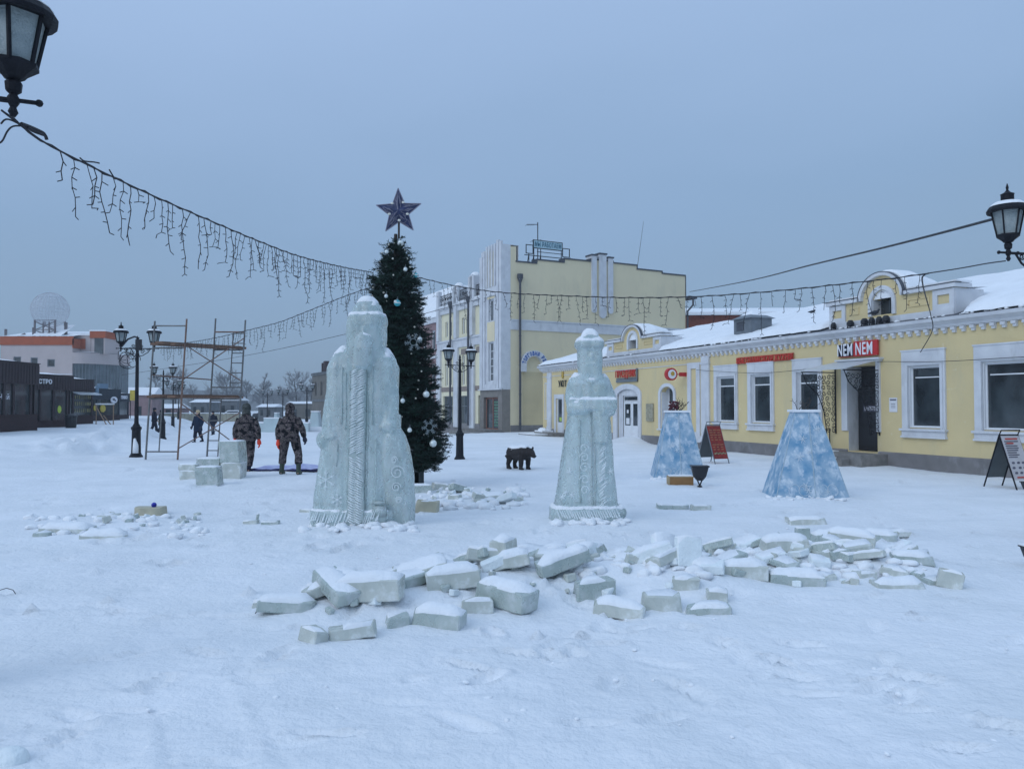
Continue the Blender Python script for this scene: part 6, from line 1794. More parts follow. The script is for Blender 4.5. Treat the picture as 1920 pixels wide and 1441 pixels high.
for t, seed, red in ((p1_, 1, True), (p2_, 2, False)):
    r = random.Random(seed); mb = MB()
    for k in range(16 if red else 7):
        a = r.uniform(0, 2 * PI); x = r.uniform(-.12, .10)
        pts = [Vector((x, 0, 1.58)), Vector((x + .10 * math.cos(a), .10 * math.sin(a), 1.58 + r.uniform(.08, .16))), Vector((x + .20 * math.cos(a), .18 * math.sin(a), 1.58 + r.uniform(.14, .36 if red else .22)))]
        mb.path(pts, [.008, .006, .003], 4)
        for j in range(4):
            q_ = pts[1].lerp(pts[2], r.random()); mb.tube(q_, q_ + Vector((r.uniform(-.06, .06), r.uniform(-.06, .06), r.uniform(0, .07))), .004, n=3)
    mb.build('dry_twigs', bark_m, t)
    if red:
        mb = MB()
        for k in range(60): mb.ball((r.uniform(-.2, .02), r.uniform(-.1, .1), 1.60 + r.uniform(0, .24)), r.uniform(.012, .03), 5)
        mb.build('red_tinsel', redflower_m, t)
# crate and floodlights on the snow
g_ = G(1278, 909)
s = thing('wooden_box', 'low brown wooden box in front of the left blue planter', 'box', (g_[0], g_[1] + .14, gz(*g_) - .02), R(-3))
mb = MB(); mb.box(-.26, -.14, 0, .26, .14, .19); mb.build('box_body', wood_m, s)
mb = MB(); mb.box(-.265, -.145, .19, .265, .145, .205); mb.box(-.27, -.15, 0, -.24, .15, .19); mb.build('battens', mat('pale_batten', (.40, .30, .18), .8), s)
mb = MB(); mb.box(-.25, -.13, .205, .25, .13, .225); mb.build('box_snow', snow_m, s)
def groundflood(x, y, rz, label, k=1.0, z=None):
    s = thing('floodlight', label, 'floodlight', (x, y, (gz(x, y) if z is None else z) - .01), rz, 'black floodlights standing on the snow')
    mb = MB(); mb.loft([(.13 * k, 0, 0, .06 * k, .05 * k, 3), (.20 * k, 0, 0, .12 * k, .10 * k, 3), (.34 * k, 0, 0, .155 * k, .13 * k, 4), (.40 * k, 0, 0, .165 * k, .14 * k, 5)], 20); mb.build('lamp_body', black_m, s)
    mb = MB(); mb.box(-.17 * k, -.145 * k, .395 * k, .17 * k, .145 * k, .42 * k)
    mb.build('front_frame', black_m, s)
    mb = MB(); mb.tube((-.05 * k, 0, .15 * k), (0, 0, .03 * k), .014 * k); mb.tube((.05 * k, 0, .15 * k), (0, 0, .03 * k), .014 * k); mb.lathe([(.05 * k, 0), (.04 * k, .035 * k)], 10); mb.build('bracket', black_m, s)
    for zz in (.18, .24, .30):
        pass
    if k < .6: mb = MB(); mb.box(-.16 * k, -.135 * k, .42 * k, .16 * k, .135 * k, .45 * k); mb.build('lamp_snow', snow_m, s)
g_ = G(1312, 912); groundflood(g_[0], g_[1], R(-4), 'black bucket shaped floodlight right of the wooden box', 1.08)
g_ = G(1927, 926); groundflood(g_[0], g_[1], 0, 'black floodlight cut by the right edge under the white menu board', .62)
g_ = G(1933, 1060); groundflood(g_[0], g_[1], 0, 'black snow topped floodlight at the right edge, nearest the camera', .52)

# ------------------------------------------------------------------ sandwich boards
def aboard(fl, w_, h, rz, spread, front, back, label, boards_low, frame=metal_m, handle=True):
    t = thing('sandwich_board', label, 'sandwich board', (fl[0], fl[1], gz(fl[0], fl[1]) - .02), rz, 'folding street menu boards')
    mb = MB()
    for x in (0, w_):
        mb.tube((x, 0, 0), (x, spread / 2, h), .016, n=6); mb.tube((x, spread, 0), (x, spread / 2, h), .016, n=6)
    mb.tube((0, spread / 2, h), (w_, spread / 2, h), .016, n=6)
    if handle: mb.tube((0, spread / 2, h), (0, spread / 2 - .05, h + .1), .012); mb.tube((w_, spread / 2, h), (w_, spread / 2 - .05, h + .1), .012); mb.tube((0, spread / 2 - .05, h + .1), (w_, spread / 2 - .05, h + .1), .012)
    mb.build('frame', frame, t)
    def pan(z0, z1, s_, m, nm, off):
        mb = MB(); ya = lambda z: (spread / 2 * z / h) if s_ < 0 else spread - spread / 2 * z / h
        vs_ = []
        for dy in (0, .012):
            for x, z in ((.01, z0), (w_ - .01, z0), (w_ - .01, z1), (.01, z1)): vs_.append((x, ya(z) + s_ * off + dy * s_, z))
        mb.add(vs_, [(0, 1, 2, 3), (4, 7, 6, 5), (0, 4, 5, 1), (1, 5, 6, 2), (2, 6, 7, 3), (3, 7, 4, 0)]); return mb.build(nm, m, t)
    pan(boards_low, h - .02, -1, front, 'front_panel', .010); pan(boards_low, h - .02, 1, back, 'rear_panel', .004)
    return t, lambda x, z, e=.0: Vector((x, spread / 2 * z / h - .028 - e, z))
f1 = G(1341, 868); f1b = G(1369, 868)
t, on = aboard((5.93, 22.6), .50, 1.14, R(23), .88, redpanel_m, greypanel_m, 'red printed menu board standing behind the left blue planter', .16)
mb = MB(); r = random.Random(4)
for k in range(9):
    z = .42 + .07 * k; 
    if k in (3,): continue
    for j in range(3): x0 = .05 + j * .14; a = on(x0, z); b = on(x0 + r.uniform(.06, .12), z + .022); mb.box(a.x, a.y - .002, a.z, b.x, a.y + .006, b.z)
mb.build('printing', mat('dull_gold_print', (.40, .20, .10), .7, .2, 20), t)
mb = MB()
for k in range(7): a = on(.07 + k * .06, .31 + .02 * (k % 2)); mb.ball(a, .035, 6, (1, .2, .7))
mb.build('food_pictures', mat('olive_print', (.26, .26, .15), .7, .5, 20), t)
f2 = G(1910, 917); f2l = G(1870, 911)
t, on = aboard((10.20, 15.66), .50, 1.12, R(17), .78, whitepanel_m, greypanel_m, 'white printed menu board with black frame at the right edge', .22, iron_m)
mb = MB()
for k in range(8):
    z = .98 - .045 * k; a = on(.05, z); b = on(.05 + r.uniform(.2, .38), z); mb.box(a.x, a.y - .002, a.z, b.x, a.y + .008, a.z + .02)
for k in range(9): a = on(.09 + .14 * (k % 3) + r.uniform(-.02, .02), .56 - .10 * (k // 3)); mb.ball(a, .04, 6, (1.1, .25, .7))
mb.build('printing', greytext_m, t)
mb = MB()
for z, w_ in ((1.03, .32), (.94, .18), (.26, .36)): a = on(.09, z); mb.box(a.x, a.y - .004, a.z, a.x + w_, a.y + .006, a.z + .025)
mb.build('red_printing', redletter_m, t)
# ------------------------------------------------------------------ bear statue
g = G(974, 881)
bear = thing('bear_statue', 'small dark brown bear statue with snow on its back', 'statue', (g[0], g[1] + .2, gz(*g) - .01), R(-50))
bear.scale = (1.12, 1.12, 1.12)
mb = MB()
mb.path([(-.36, 0, .36), (-.30, 0, .385), (-.12, 0, .37), (.08, 0, .38), (.22, 0, .42), (.32, 0, .43)], [.09, .165, .155, .165, .155, .11], 14)
for x, y, fr in ((-.27, .10, 0), (-.27, -.10, 0), (.18, .11, 1), (.18, -.11, 1)):
    if fr: mb.path([(x, y, .34), (x + .01, y, .20), (x, y, .06), (x + .01, y, .02)], [.085, .062, .05, .055], 10)
    else: mb.path([(x, y, .34), (x + .03, y, .24), (x - .03, y, .12), (x, y, .02)], [.11, .075, .05, .055], 10)
    mb.ball((x + .035, y, .03), .05, 8, (1.4, .9, .6))
mb.path([(.30, 0, .43), (.40, 0, .42), (.47, 0, .38), (.53, 0, .34), (.565, 0, .33)], [.10, .105, .075, .048, .035], 12)
for s_ in (-1, 1): mb.ball((.385, s_ * .085, .525), .034, 8, (.6, 1, 1.1))
mb.ball((-.43, 0, .40), .04, 8)
bb = fuse(mb, 'bear_body', bear_m, bear, .013, 2, .006, 16)
snowcap(bb, 'back_snow', bear, .035, .72, .40, .03, .6, keep=lambda c: c.x < .30)
mb = MB(); mb.ball((.585, 0, .345), .018, 8); mb.ball((.47, .055, .425), .010, 6); mb.ball((.47, -.055, .425), .010, 6); mb.build('nose_and_eyes', black_m, bear)

# ------------------------------------------------------------------ people
def hand(mb, p, d, side, sc_=1.0):
    """palm, four unequal curled fingers and a thumb hanging from wrist p along d"""
    d = d.normalized(); a = Vector((side, 0, 0)); f = Vector((0, 1, 0))
    mb.path([p, p + d * .05 * sc_, p + d * .09 * sc_], [.026 * sc_, .038 * sc_, .036 * sc_], 8)
    for k, L_ in enumerate((.070, .080, .076, .060)):
        o = p + d * .085 * sc_ + f * (-.027 + .018 * k) * sc_
        mb.path([o, o + d * L_ * .5 * sc_ - a * .006, o + d * L_ * .85 * sc_ - a * .026 * sc_], [.0115 * sc_, .0105 * sc_, .008 * sc_], 6)
    o = p + d * .03 * sc_ + f * .03 * sc_
    mb.path([o, o + d * .035 * sc_ + f * .025 * sc_, o + d * .065 * sc_ + f * .026 * sc_ - a * .01], [.014 * sc_, .012 * sc_, .009 * sc_], 6)
def person(loc, rz, h, label, J, coat, trous, boots, gloveL, gloveR, hat, coat_len, bulky=1.0, boot_h=.22, hood=True, scarf=None, face=True):
    """J: joints in metres for a 1.78 m figure facing +y. Body is one continuous mesh, clothing lies over it."""
    k = h / 1.78
    t = thing('person', label, 'person', (loc[0], loc[1], gz(*loc) - .01), rz)
    t.scale = (k, k, k)
    V_ = {a: Vector(b) for a, b in J.items()}
    mid = (V_['hipL'] + V_['hipR']) / 2
    b = MB()
    b.path([mid, mid + Vector((0, 0, .12)), V_['chest'], V_['neck']], [.13, .12, .15, .06], 12)
    b.path([V_['neck'] - Vector((0, 0, .05)), V_['neck'] + Vector((0, .01, .08))], [.055, .05], 10)
    hd = V_['head']; b.ball(hd, .098, 14, (.82, 1.0, 1.18)); b.ball(hd + Vector((0, .02, -.06)), .068, 10, (.9, 1, .9))
    b.path([hd + Vector((0, .085, .015)), hd + Vector((0, .118, -.018)), hd + Vector((0, .09, -.03))], [.010, .016, .012], 6)
    for s_ in (-1, 1): b.ball(hd + Vector((s_ * .082, -.005, -.01)), .022, 8, (.4, .8, 1.2)); b.ball(hd + Vector((s_ * .032, .082, .015)), .013, 6)
    b.path([hd + Vector((-.022, .088, -.055)), hd + Vector((.022, .088, -.055))], .008, 5)
    for s_, q in ((-1, 'L'), (1, 'R')):
        b.path([V_['sh' + q], V_['el' + q], V_['wr' + q]], [.052, .042, .028], 10)
        hand(b, V_['wr' + q], V_['wr' + q] - V_['el' + q], s_)
        b.path([V_['hip' + q], V_['kn' + q], V_['an' + q]], [.088, .058, .040], 10)
        b.path([V_['an' + q] + Vector((0, -.05, -.04)), V_['an' + q] + Vector((0, .07, -.06)), V_['an' + q] + Vector((0, .15, -.075))], [.04, .038, .028], 8)
    fuse(b, 'body', skin_m, t, .012, 1)
    # trousers
    m_ = MB()
    m_.path([mid + Vector((0, 0, .16)), mid, mid - Vector((0, 0, .06))], [.155 * bulky, .165 * bulky, .11], 12)
    for q in 'LR':
        kn, an, hp = V_['kn' + q], V_['an' + q], V_['hip' + q]
        m_.path([hp + Vector((0, 0, .03)), hp.lerp(kn, .5), kn, kn.lerp(an, .5), an.lerp(kn, .12 if boot_h < .3 else .4)], [.118 * bulky, .105 * bulky, .086 * bulky, .088 * bulky, .080 * bulky], 12)
    fuse(m_, 'trousers', trous, t, .014, 2, .006, 14, seed=rz)
    # jacket or coat
    m_ = MB(); ch = V_['chest']; nk = V_['neck']
    m_.loft([(coat_len, mid.x, mid.y, .205 * bulky, .155 * bulky, 2.6), (coat_len + .05, mid.x, mid.y, .225 * bulky, .17 * bulky, 2.6), (mid.z + .12, (mid.x + ch.x) / 2, ch.y, .20 * bulky, .15 * bulky, 2.5), (ch.z, ch.x, ch.y, .225 * bulky, .155 * bulky, 2.6), (nk.z - .08, nk.x, nk.y, .175 * bulky, .13 * bulky, 2.2), (nk.z - .01, nk.x, nk.y, .10 * bulky, .10 * bulky, 2), (nk.z + .05, nk.x, nk.y, .085, .085, 2)], 20)
    for q in 'LR':
        s0, e0, w0 = V_['sh' + q], V_['el' + q], V_['wr' + q]
        m_.path([s0 + Vector((0, 0, .0)), s0.lerp(e0, .5), e0, e0.lerp(w0, .5), w0.lerp(e0, .02)], [.088 * bulky, .080 * bulky, .076 * bulky, .070 * bulky, .056 * bulky], 12)
    fuse(m_, 'jacket', coat, t, .015, 2, .007, 12, seed=rz + 3)
    # boots
    m_ = MB()
    for q in 'LR':
        kn, an = V_['kn' + q], V_['an' + q]; d = (kn - an).normalized()
        m_.path([an + d * boot_h, an + d * .05, an + Vector((0, .0, -.05))], [.072, .058, .060], 12)
        m_.path([an + Vector((0, -.05, -.055)), an + Vector((0, .07, -.06)), an + Vector((0, .17, -.07))], [.055, .052, .040], 10)
    fuse(m_, 'boots', boots, t, .012, 1)
    for q, g_m, s_ in (('L', gloveL, -1), ('R', gloveR, 1)):
        if g_m is None: continue
        m_ = MB(); hand(m_, V_['wr' + q], V_['wr' + q] - V_['el' + q], s_, 1.5)
        m_.path([V_['wr' + q].lerp(V_['el' + q], .16), V_['wr' + q]], [.046, .040], 10); fuse(m_, 'glove', g_m, t, .009, 0)
    m_ = MB()
    if hood:
        m_.ball(hd + Vector((0, -.02, .01)), .125, 14, (.95, 1.02, 1.12)); m_.path([hd + Vector((0, -.03, -.06)), nk + Vector((0, -.03, .0))], [.105, .12], 12)
        fuse(m_, 'hood', hat, t, .014, 2, .006, 14)
    else:
        m_.ball(hd + Vector((0, -.01, .045)), .115, 14, (.92, 1.02, .95)); m_.lathe([(.112, 0), (.118, .02), (.112, .05)], 14, tuple(hd + Vector((0, -.005, .02))))
        fuse(m_, 'hat', hat, t, .012, 1, .004, 30)
        m_ = MB(); m_.ball(hd + Vector((0, -.035, -.03)), .095, 12, (.95, .9, 1.1)); fuse(m_, 'hair', hair_m, t, .012, 1)
    if scarf:
        m_ = MB(); m_.lathe([(.09, 0), (.12, .03), (.115, .07), (.08, .10)], 12, tuple(nk + Vector((0, 0, -.04)))); m_.build('scarf', scarf, t, smooth=True)
    return t
# seen from behind: they face +y (away)
J1 = dict(head=(-.02, .05, 1.64), neck=(-.01, .02, 1.47), chest=(0, -.01, 1.25), hipL=(-.10, 0, .88), hipR=(.10, 0, .88),
          shL=(-.175, 0, 1.37), elL=(-.27, -.04, 1.12), wrL=(-.29, -.02, .86), shR=(.175, 0, 1.37), elR=(.28, -.05, 1.12), wrR=(.31, -.02, .84),
          knL=(-.06, .22, .50), anL=(-.05, .16, .13), knR=(.10, .03, .48), anR=(.07, -.06, .10))
person(G(462, 884), R(6), 1.76, 'person in camouflage suit with orange gloves walking away beside the ice blocks', J1, camo_m, camo_m, darkcloth_m, glove_m, glove_m, fur_m, .80, 1.08)
J2 = dict(head=(-.01, .04, 1.62), neck=(0, .01, 1.47), chest=(0, -.02, 1.24), hipL=(-.12, 0, .88), hipR=(.12, 0, .88),
          shL=(-.175, 0, 1.37), elL=(-.28, -.02, 1.10), wrL=(-.28, -.03, .85), shR=(.175, -.02, 1.37), elR=(.33, -.08, 1.13), wrR=(.345, .03, .93),
          knL=(-.19, .06, .49), anL=(-.20, 0, .11), knR=(.20, .06, .49), anR=(.23, -.02, .11))
person(G(543, 889), R(-4), 1.80, 'person in camouflage suit and green rubber boots standing with legs apart', J2, camo_m, camo_m, boot_m, glove_m, bluglove_m, camo_m, .84, 1.08, .34)
Jw = dict(head=(0, .02, 1.63), neck=(0, 0, 1.47), chest=(0, 0, 1.25), hipL=(-.09, 0, .90), hipR=(.09, 0, .90), shL=(-.19, 0, 1.41), elL=(-.26, -.08, 1.13), wrL=(-.27, .02, .88),
          shR=(.19, 0, 1.41), elR=(.27, .05, 1.13), wrR=(.26, .16, .92), knL=(-.08, -.08, .48), anL=(-.06, -.26, .14), knR=(.07, .12, .49), anR=(.06, .16, .09))
Jb = dict(Jw); Jb.update(knL=(-.08, .12, .49), anL=(-.07, .18, .09), knR=(.07, -.08, .48), anR=(.06, -.26, .14))
def far(px, yb, Y): p = P(px, yb, Y); return (p.x, Y)
person(far(371, 829, 39.5), R(150), 1.66, 'person in long navy coat and beige knitted hat walking under the scaffold', Jw, navy_m, darkcloth_m, darkcloth_m, bluglove_m, bluglove_m, beigehat_m, .62, 1.12, .3, hood=False, scarf=darkcloth_m)
person(far(399, 812, 55), R(170), 1.72, 'person in dark jacket walking farthest away behind the scaffold ladder', Jb, darkcloth_m, navy_m, darkcloth_m, None, None, darkcloth_m, .80, 1.05, hood=False)
person(far(289, 809, 51), R(-60), 1.74, 'person in black jacket and trousers walking right of the left lamp, mid stride', Jw, darkcloth_m, darkcloth_m, darkcloth_m, None, None, darkcloth_m, .82, 1.08, hood=False)
person(far(302, 812, 52), R(-50), 1.68, 'person in dark green coat close behind the walker in black', Jb, mat('dark_green_coat', (.012, .022, .018), .9), darkcloth_m, darkcloth_m, None, None, darkcloth_m, .66, 1.10, hood=False)

# tarp on the snow
g0 = G(475, 884); 
s = thing('tarp', 'pale violet tarp with navy edge lying crumpled on the snow behind the workers', 'tarp', (G(540, 884)[0], G(540, 884)[1] + .1, gz(*G(540, 884)) + .01))
mb = MB(); n = 26; m_ = 12; vs_ = []
for j in range(m_ + 1):
    for i in range(n + 1):
        x = -1.05 + 2.1 * i / n; y = -.05 + 1.6 * j / m_; e = min(1, min(i, n - i, j, m_ - j) / 2.0)
        vs_.append((x + .08 * mnoise.noise(Vector((y * 2, 1, x))), y, max(.004, .03 + e * (.10 * mnoise.noise(Vector((x * 2.6, y * 2.2, 4))) + .09 * math.exp(-((x - .05) / .25) ** 2 - ((y - 1.0) / .35) ** 2)))))
mb.add(vs_, [(j * (n + 1) + i, j * (n + 1) + i + 1, (j + 1) * (n + 1) + i + 1, (j + 1) * (n + 1) + i) for j in range(m_) for i in range(n)])
mb.build('sheet', tarp_m, s, smooth=True)
mb = MB(); mb.path([(-1.0 + 2.25 * i / 20, -.09 + .03 * math.sin(i), .03 + .012 * math.sin(i * 2.1)) for i in range(21)], [.028 + .012 * math.sin(i * 1.3) for i in range(21)], 6); mb.build('rolled_edge', tarpdark_m, s, smooth=True)

# ------------------------------------------------------------------ ice blocks and rubble
def chunk_mesh(w_, d, h, seed, cuts=4, rough=.012, cell=.045, bev=.009, sharp=False):
    r = random.Random(seed)
    nx = max(3, min(16, int(w_ / cell))); ny = max(3, min(12, int(d / cell))); nz_ = max(3, min(8, int(h / cell)))
    idx = {}; mb = MB()
    def vid(i, j, k):
        key = (i, j, k)
        if key not in idx:
            def sm(t, n_, L_):   # crowd the outer loops towards the edge for a tight bevel
                f = t / n_
                if t == 0 or t == n_: return f * L_
                if t == 1: return min(bev, L_ / n_)
                if t == n_ - 1: return L_ - min(bev, L_ / n_)
                return f * L_
            idx[key] = len(mb.v); mb.v.append((sm(i, nx, w_) - w_ / 2, sm(j, ny, d) - d / 2, sm(k, nz_, h)))
        return idx[key]
    for i in range(nx):
        for j in range(ny):
            mb.f.append((vid(i, j, 0), vid(i, j + 1, 0), vid(i + 1, j + 1, 0), vid(i + 1, j, 0)))
            mb.f.append((vid(i, j, nz_), vid(i + 1, j, nz_), vid(i + 1, j + 1, nz_), vid(i, j + 1, nz_)))
    for i in range(nx):
        for k in range(nz_):
            mb.f.append((vid(i, 0, k), vid(i + 1, 0, k), vid(i + 1, 0, k + 1), vid(i, 0, k + 1)))
            mb.f.append((vid(i, ny, k), vid(i, ny, k + 1), vid(i + 1, ny, k + 1), vid(i + 1, ny, k)))
    for j in range(ny):
        for k in range(nz_):
            mb.f.append((vid(0, j, k), vid(0, j, k + 1), vid(0, j + 1, k + 1), vid(0, j + 1, k)))
            mb.f.append((vid(nx, j, k), vid(nx, j + 1, k), vid(nx, j + 1, k + 1), vid(nx, j, k + 1)))
    mb.m = [0] * len(mb.f)
    half = Vector((w_ / 2, d / 2, h / 2)); c0 = Vector((0, 0, h / 2))
    vs_ = [Vector(v) for v in mb.v]
    # pull in sharp box edges (bevel) then chop with random planes
    for v in vs_:
        q = v - c0
        m = [half.x - abs(q.x) < 1e-5, half.y - abs(q.y) < 1e-5, half.z - abs(q.z) < 1e-5]
        if sum(m) >= 2:
            f = bev * (.55 if sum(m) == 2 else .8)
            for ax in range(3):
                if m[ax]: v[ax] -= math.copysign(f, q[ax])
    shx = r.uniform(-.12, .12); taper = r.uniform(-.10, .10)
    for v in vs_:
        v.x += shx * v.z; v.y *= 1 + taper * (v.x / w_)
    for c in range(cuts):
        n_ = Vector((r.choice((-1, 1)) * r.uniform(.4, 1), r.choice((-1, 1)) * r.uniform(.3, 1), r.choice((-.2, .1, .3, .8)))).normalized()
        ext = abs(n_.x) * half.x + abs(n_.y) * half.y + abs(n_.z) * half.z
        lim = ext * r.uniform(.74, .95)
        for v in vs_:
            dd = (v - c0).dot(n_) - lim
            if dd > 0: v -= n_ * dd * .97
    for v in vs_:
        v += Vector((mnoise.noise(v * 9 + Vector((seed, 0, 0))), mnoise.noise(v * 9 + Vector((0, seed, 0))), mnoise.noise(v * 9 + Vector((0, 0, seed))))) * rough
    mb.v = [tuple(v) for v in vs_]
    return mb
def ice_piece(x, y, z, w_, d, h, yaw, tx, ty, seed, label, m=None, snow=.04, name='ice_chunk', group='broken ice chunks with snow in front of the figures', cuts=3, rough=.006, sink=.035, part='ice_body', cat='ice chunk', nmin=.6):
    from mathutils import Euler
    mb = chunk_mesh(w_, d, h, seed, cuts, rough)
    E3 = Euler((R(tx), R(ty), R(yaw)), 'XYZ').to_matrix()
    vs_ = [E3 @ Vector(v) for v in mb.v]
    zmin = min(v.z for v in vs_)
    mb.v = [(v.x, v.y, v.z - zmin) for v in vs_]
    t = thing(name, label, cat, (x, y, z - sink), 0, group)
    o = mb.build(part, m or block_m, t, smooth=False)
    import bmesh
    me = o.data
    me.polygons.foreach_set('use_smooth', [True] * len(me.polygons))
    try: me.set_sharp_from_angle(angle=R(32))
    except Exception: pass
    if snow: snowcap(o, 'snow_cap', t, snow, nmin, -1e9, .035, .5, seed=seed)
    return t
def piece(cx, yb, wp, hp, yaw=0, tx=0, ty=0, dr=None, label=None, m=None, snow=.055, seed=None, lift=0.0, **kw):
    """cx, yb: middle and lowest front point; wp, hp: size seen, in photo pixels"""
    s_ = (yb - 757) / 1.7
    w_ = wp / s_; h = hp / s_; 
    ya = abs(R(yaw))
    el = 1.7 / (1450 / s_)
    d = dr if dr is not None else min(max(w_ * .46, .14), .32)
    wl = max(.08, (w_ - d * abs(math.sin(ya)) * .8) / max(.35, abs(math.cos(ya))))
    hh = max(.075, (.98 if yb > 1082 else .82) * (h - .6 * d * math.cos(ya) * el - .4 * (snow or 0)))
    g_ = G(cx, yb)
    y = g_[1] + d / 2
    x = g_[0] * y / g_[1]
    return ice_piece(x, y, gz(x, y) + lift, wl, d, hh, yaw, tx, ty, seed if seed is not None else int(cx * 7 + yb), label or 'small broken ice piece half buried among larger snow covered chunks of the rubble row', m, snow, **kw)
ROW = [
 (490, 1137, 34, 26, 5, 0, 0, 'small grey ice piece behind the leftmost block of the rubble row'),
 (538, 1159, 110, 36, 4, -3, 3, 'leftmost flat ice block of the rubble row with a wire loop before it'),
 (618, 1134, 50, 26, 32, 0, 0, 'short ice block between the leftmost block and the big smooth block'),
 (697, 1154, 128, 56, -5, 0, -3, 'big smooth faced ice block, largest in the left part of the rubble row'),
 (745, 1173, 50, 34, 20, 4, 0, 'rough ice lump below the right end of the big smooth block'),
 (586, 1203, 58, 40, -38, -10, 5, 'ice block nearest the camera at the lower left of the rubble row'),
 (662, 1196, 98, 38, 14, -4, -6, 'wedge shaped ice slab in front of the big smooth block'),
 (822, 1173, 105, 46, -14, 0, 3, 'low snow topped ice block right of the big smooth block'),
 (895, 1150, 64, 38, 6, 0, 0, 'small upright ice block under the cracked block'),
 (852, 1133, 108, 46, 8, 0, -4, 'cracked ice block with a diagonal fracture, left of the crossed slabs'),
 (948, 1146, 118, 52, -34, 0, 6, 'long slanting ice slab below the crossed slabs'),
 (812, 1088, 58, 34, -30, 0, 4, 'ice block behind the cracked block with a thin shard on it'),
 (1022, 1068, 30, 24, 12, 0, 0, 'small dark sided ice chunk between the crossed slabs'),
 (1112, 1126, 84, 46, 16, 0, -3, 'squarish snow topped ice block in the middle of the rubble row'),
 (1160, 1152, 108, 38, -20, 0, 4, 'long narrow ice slab at the front middle of the rubble row'),
 (1240, 1144, 78, 44, -4, 4, 0, 'rounded ice boulder with a snow cap at the front of the row'),
 (1326, 1153, 88, 30, -5, 0, -2, 'flat ragged ice slab at the front right of the near group'),
 (1346, 1134, 44, 38, -8, 0, 0, 'upright ice block standing behind the flat ragged slab'),
 (1286, 1119, 56, 34, -10, 0, 0, 'snowy ice block behind the rounded boulder'),
 (1150, 1084, 72, 26, -6, 0, 0, 'low ice slab behind the squarish middle block'),
 (1206, 1084, 56, 34, 10, 0, 0, 'ice block with a dark cut side left of the leaning slabs'),
 (1358, 1054, 38, 36, -14, 0, 8, 'triangular ice block at the back left of the right group'),
 (1395, 1049, 48, 28, 18, 0, -6, 'snow filled ice slab sloping beside the triangular block'),
 (1427, 1037, 28, 22, -4, 0, 0, 'small squared ice block at the back of the right group'),
 (1394, 1098, 88, 40, -4, 0, 0, 'ragged ice block at the front left of the right group'),
 (1490, 1101, 106, 34, -6, 0, 2, 'long low ice block at the front middle of the right group'),
 (1472, 1066, 92, 38, 2, 0, 0, 'wide snow covered ice block in the middle of the right group'),
 (1455, 1075, 40, 30, 22, 0, 12, 'snow wedge ice piece between two long blocks'),
 (1558, 1019, 76, 32, 6, 0, -3, 'smooth long ice block right of the upright block'),
 (1594, 1052, 90, 50, -27, 0, 5, 'long diagonal ice block in the right group'),
 (1512, 982, 72, 22, -2, 0, 0, 'lone ice block lying behind the right group before the blue planter'),
 (1646, 1012, 72, 26, -18, 0, 3, 'ice block slanting at the back right of the right group'),
 (1680, 1001, 52, 16, 6, 0, 0, 'thin ice slab at the far back right corner'),
 (1658, 1047, 84, 26, -10, 0, 3, 'thin snowy ice slab right of the long diagonal block'),
 (1712, 1077, 78, 28, -12, 0, 3, 'narrow ice slab near the right end of the rubble'),
 (1777, 1102, 50, 42, -24, 0, 10, 'rightmost wedge shaped ice block of the rubble'),
 (1683, 1105, 98, 20, -1, 0, 0, 'flat rectangular ice slab at the front right end'),
 (1748, 1098, 36, 24, 8, 0, 0, 'rounded ice lump left of the rightmost wedge'),
 (1542, 1091, 60, 24, -8, 0, 0, 'small ice block right of the long low block'),
 (1548, 1070, 54, 20, 6, 0, 0, 'low ice slab behind the small block in the right group'),
 (1592, 1074, 46, 28, 30, 0, 10, 'jagged ice piece under the long diagonal block'),
 (1676, 1088, 54, 22, -28, 0, 8, 'tilted ice sliver behind the flat rectangular slab'),
 (1622, 1088, 44, 18, 12, 0, 0, 'small ice piece left of the flat rectangular slab'),
 (1262, 951, 62, 16, -2, 0, 2, 'long thin ice piece lying below the left blue planter'),
 (1313, 954, 38, 19, 3, 0, 0, 'short notched ice block below the black floodlight'),
 (127, 1001, 92, 20, -2, 0, 0, 'long flat ice slab at the far left of the square'),
 (79, 1007, 32, 10, 2, 0, 0, 'thin ice piece at the left end of the far left slabs'),
 (198, 1010, 84, 15, 4, 0, 0, 'flat ice slab right of the long far left slab'),
 (491 - 20, 983, 27, 15, 0, 0, 0, 'small ice cube with upright shard left of the big figure'),
 (508, 984, 34, 14, 4, 0, 0, 'small snowy ice piece beside the cube with the shard'),
 (577, 960, 30, 14, -14, 0, 0, 'ice wedge touching the left hem of the big figure'),
 (210, 971, 30, 10, 0, 0, 0, 'small ice piece between the left slabs and the yellowish lump'),
 (242, 989, 18, 11, 20, 0, 0, 'tiny ice piece beside the flat left slabs'),
 (338, 986, 14, 14, 30, 0, 0, 'small upright ice shard right of the yellowish lump'),
 (800, 960, 46, 32, -8, 0, 3, 'ice block with brown end right of the sack of the big figure'),
 (790, 932, 44, 24, 10, 0, 0, 'snow topped ice block at the foot of the fir tree'),
 (853, 943, 26, 16, -20, 0, 0, 'ice block with dark side in the rubble beside the fir tree'),
 (972, 941, 20, 10, 0, 0, 0, 'small ice block at the right end of the rubble beside the tree'),
]
for k, (cx, yb, wp, hp, yaw, tx, ty, lb) in enumerate(ROW):
    kw = {}
    if yb < 1000 and hp < 21: kw = dict(snow=.018)
    elif yb < 1000: kw = dict(snow=.025)
    m_ = [block_m, block2_m, block_m][k % 3]
    if 'big smooth' in lb and 'largest' in lb: kw.update(cuts=1, rough=.006, lift=.02)
    if 'brown end' in lb: m_ = dirty_ice_m
    piece(cx, yb, wp, hp, yaw, tx, ty, label=lb, m=m_, **kw)
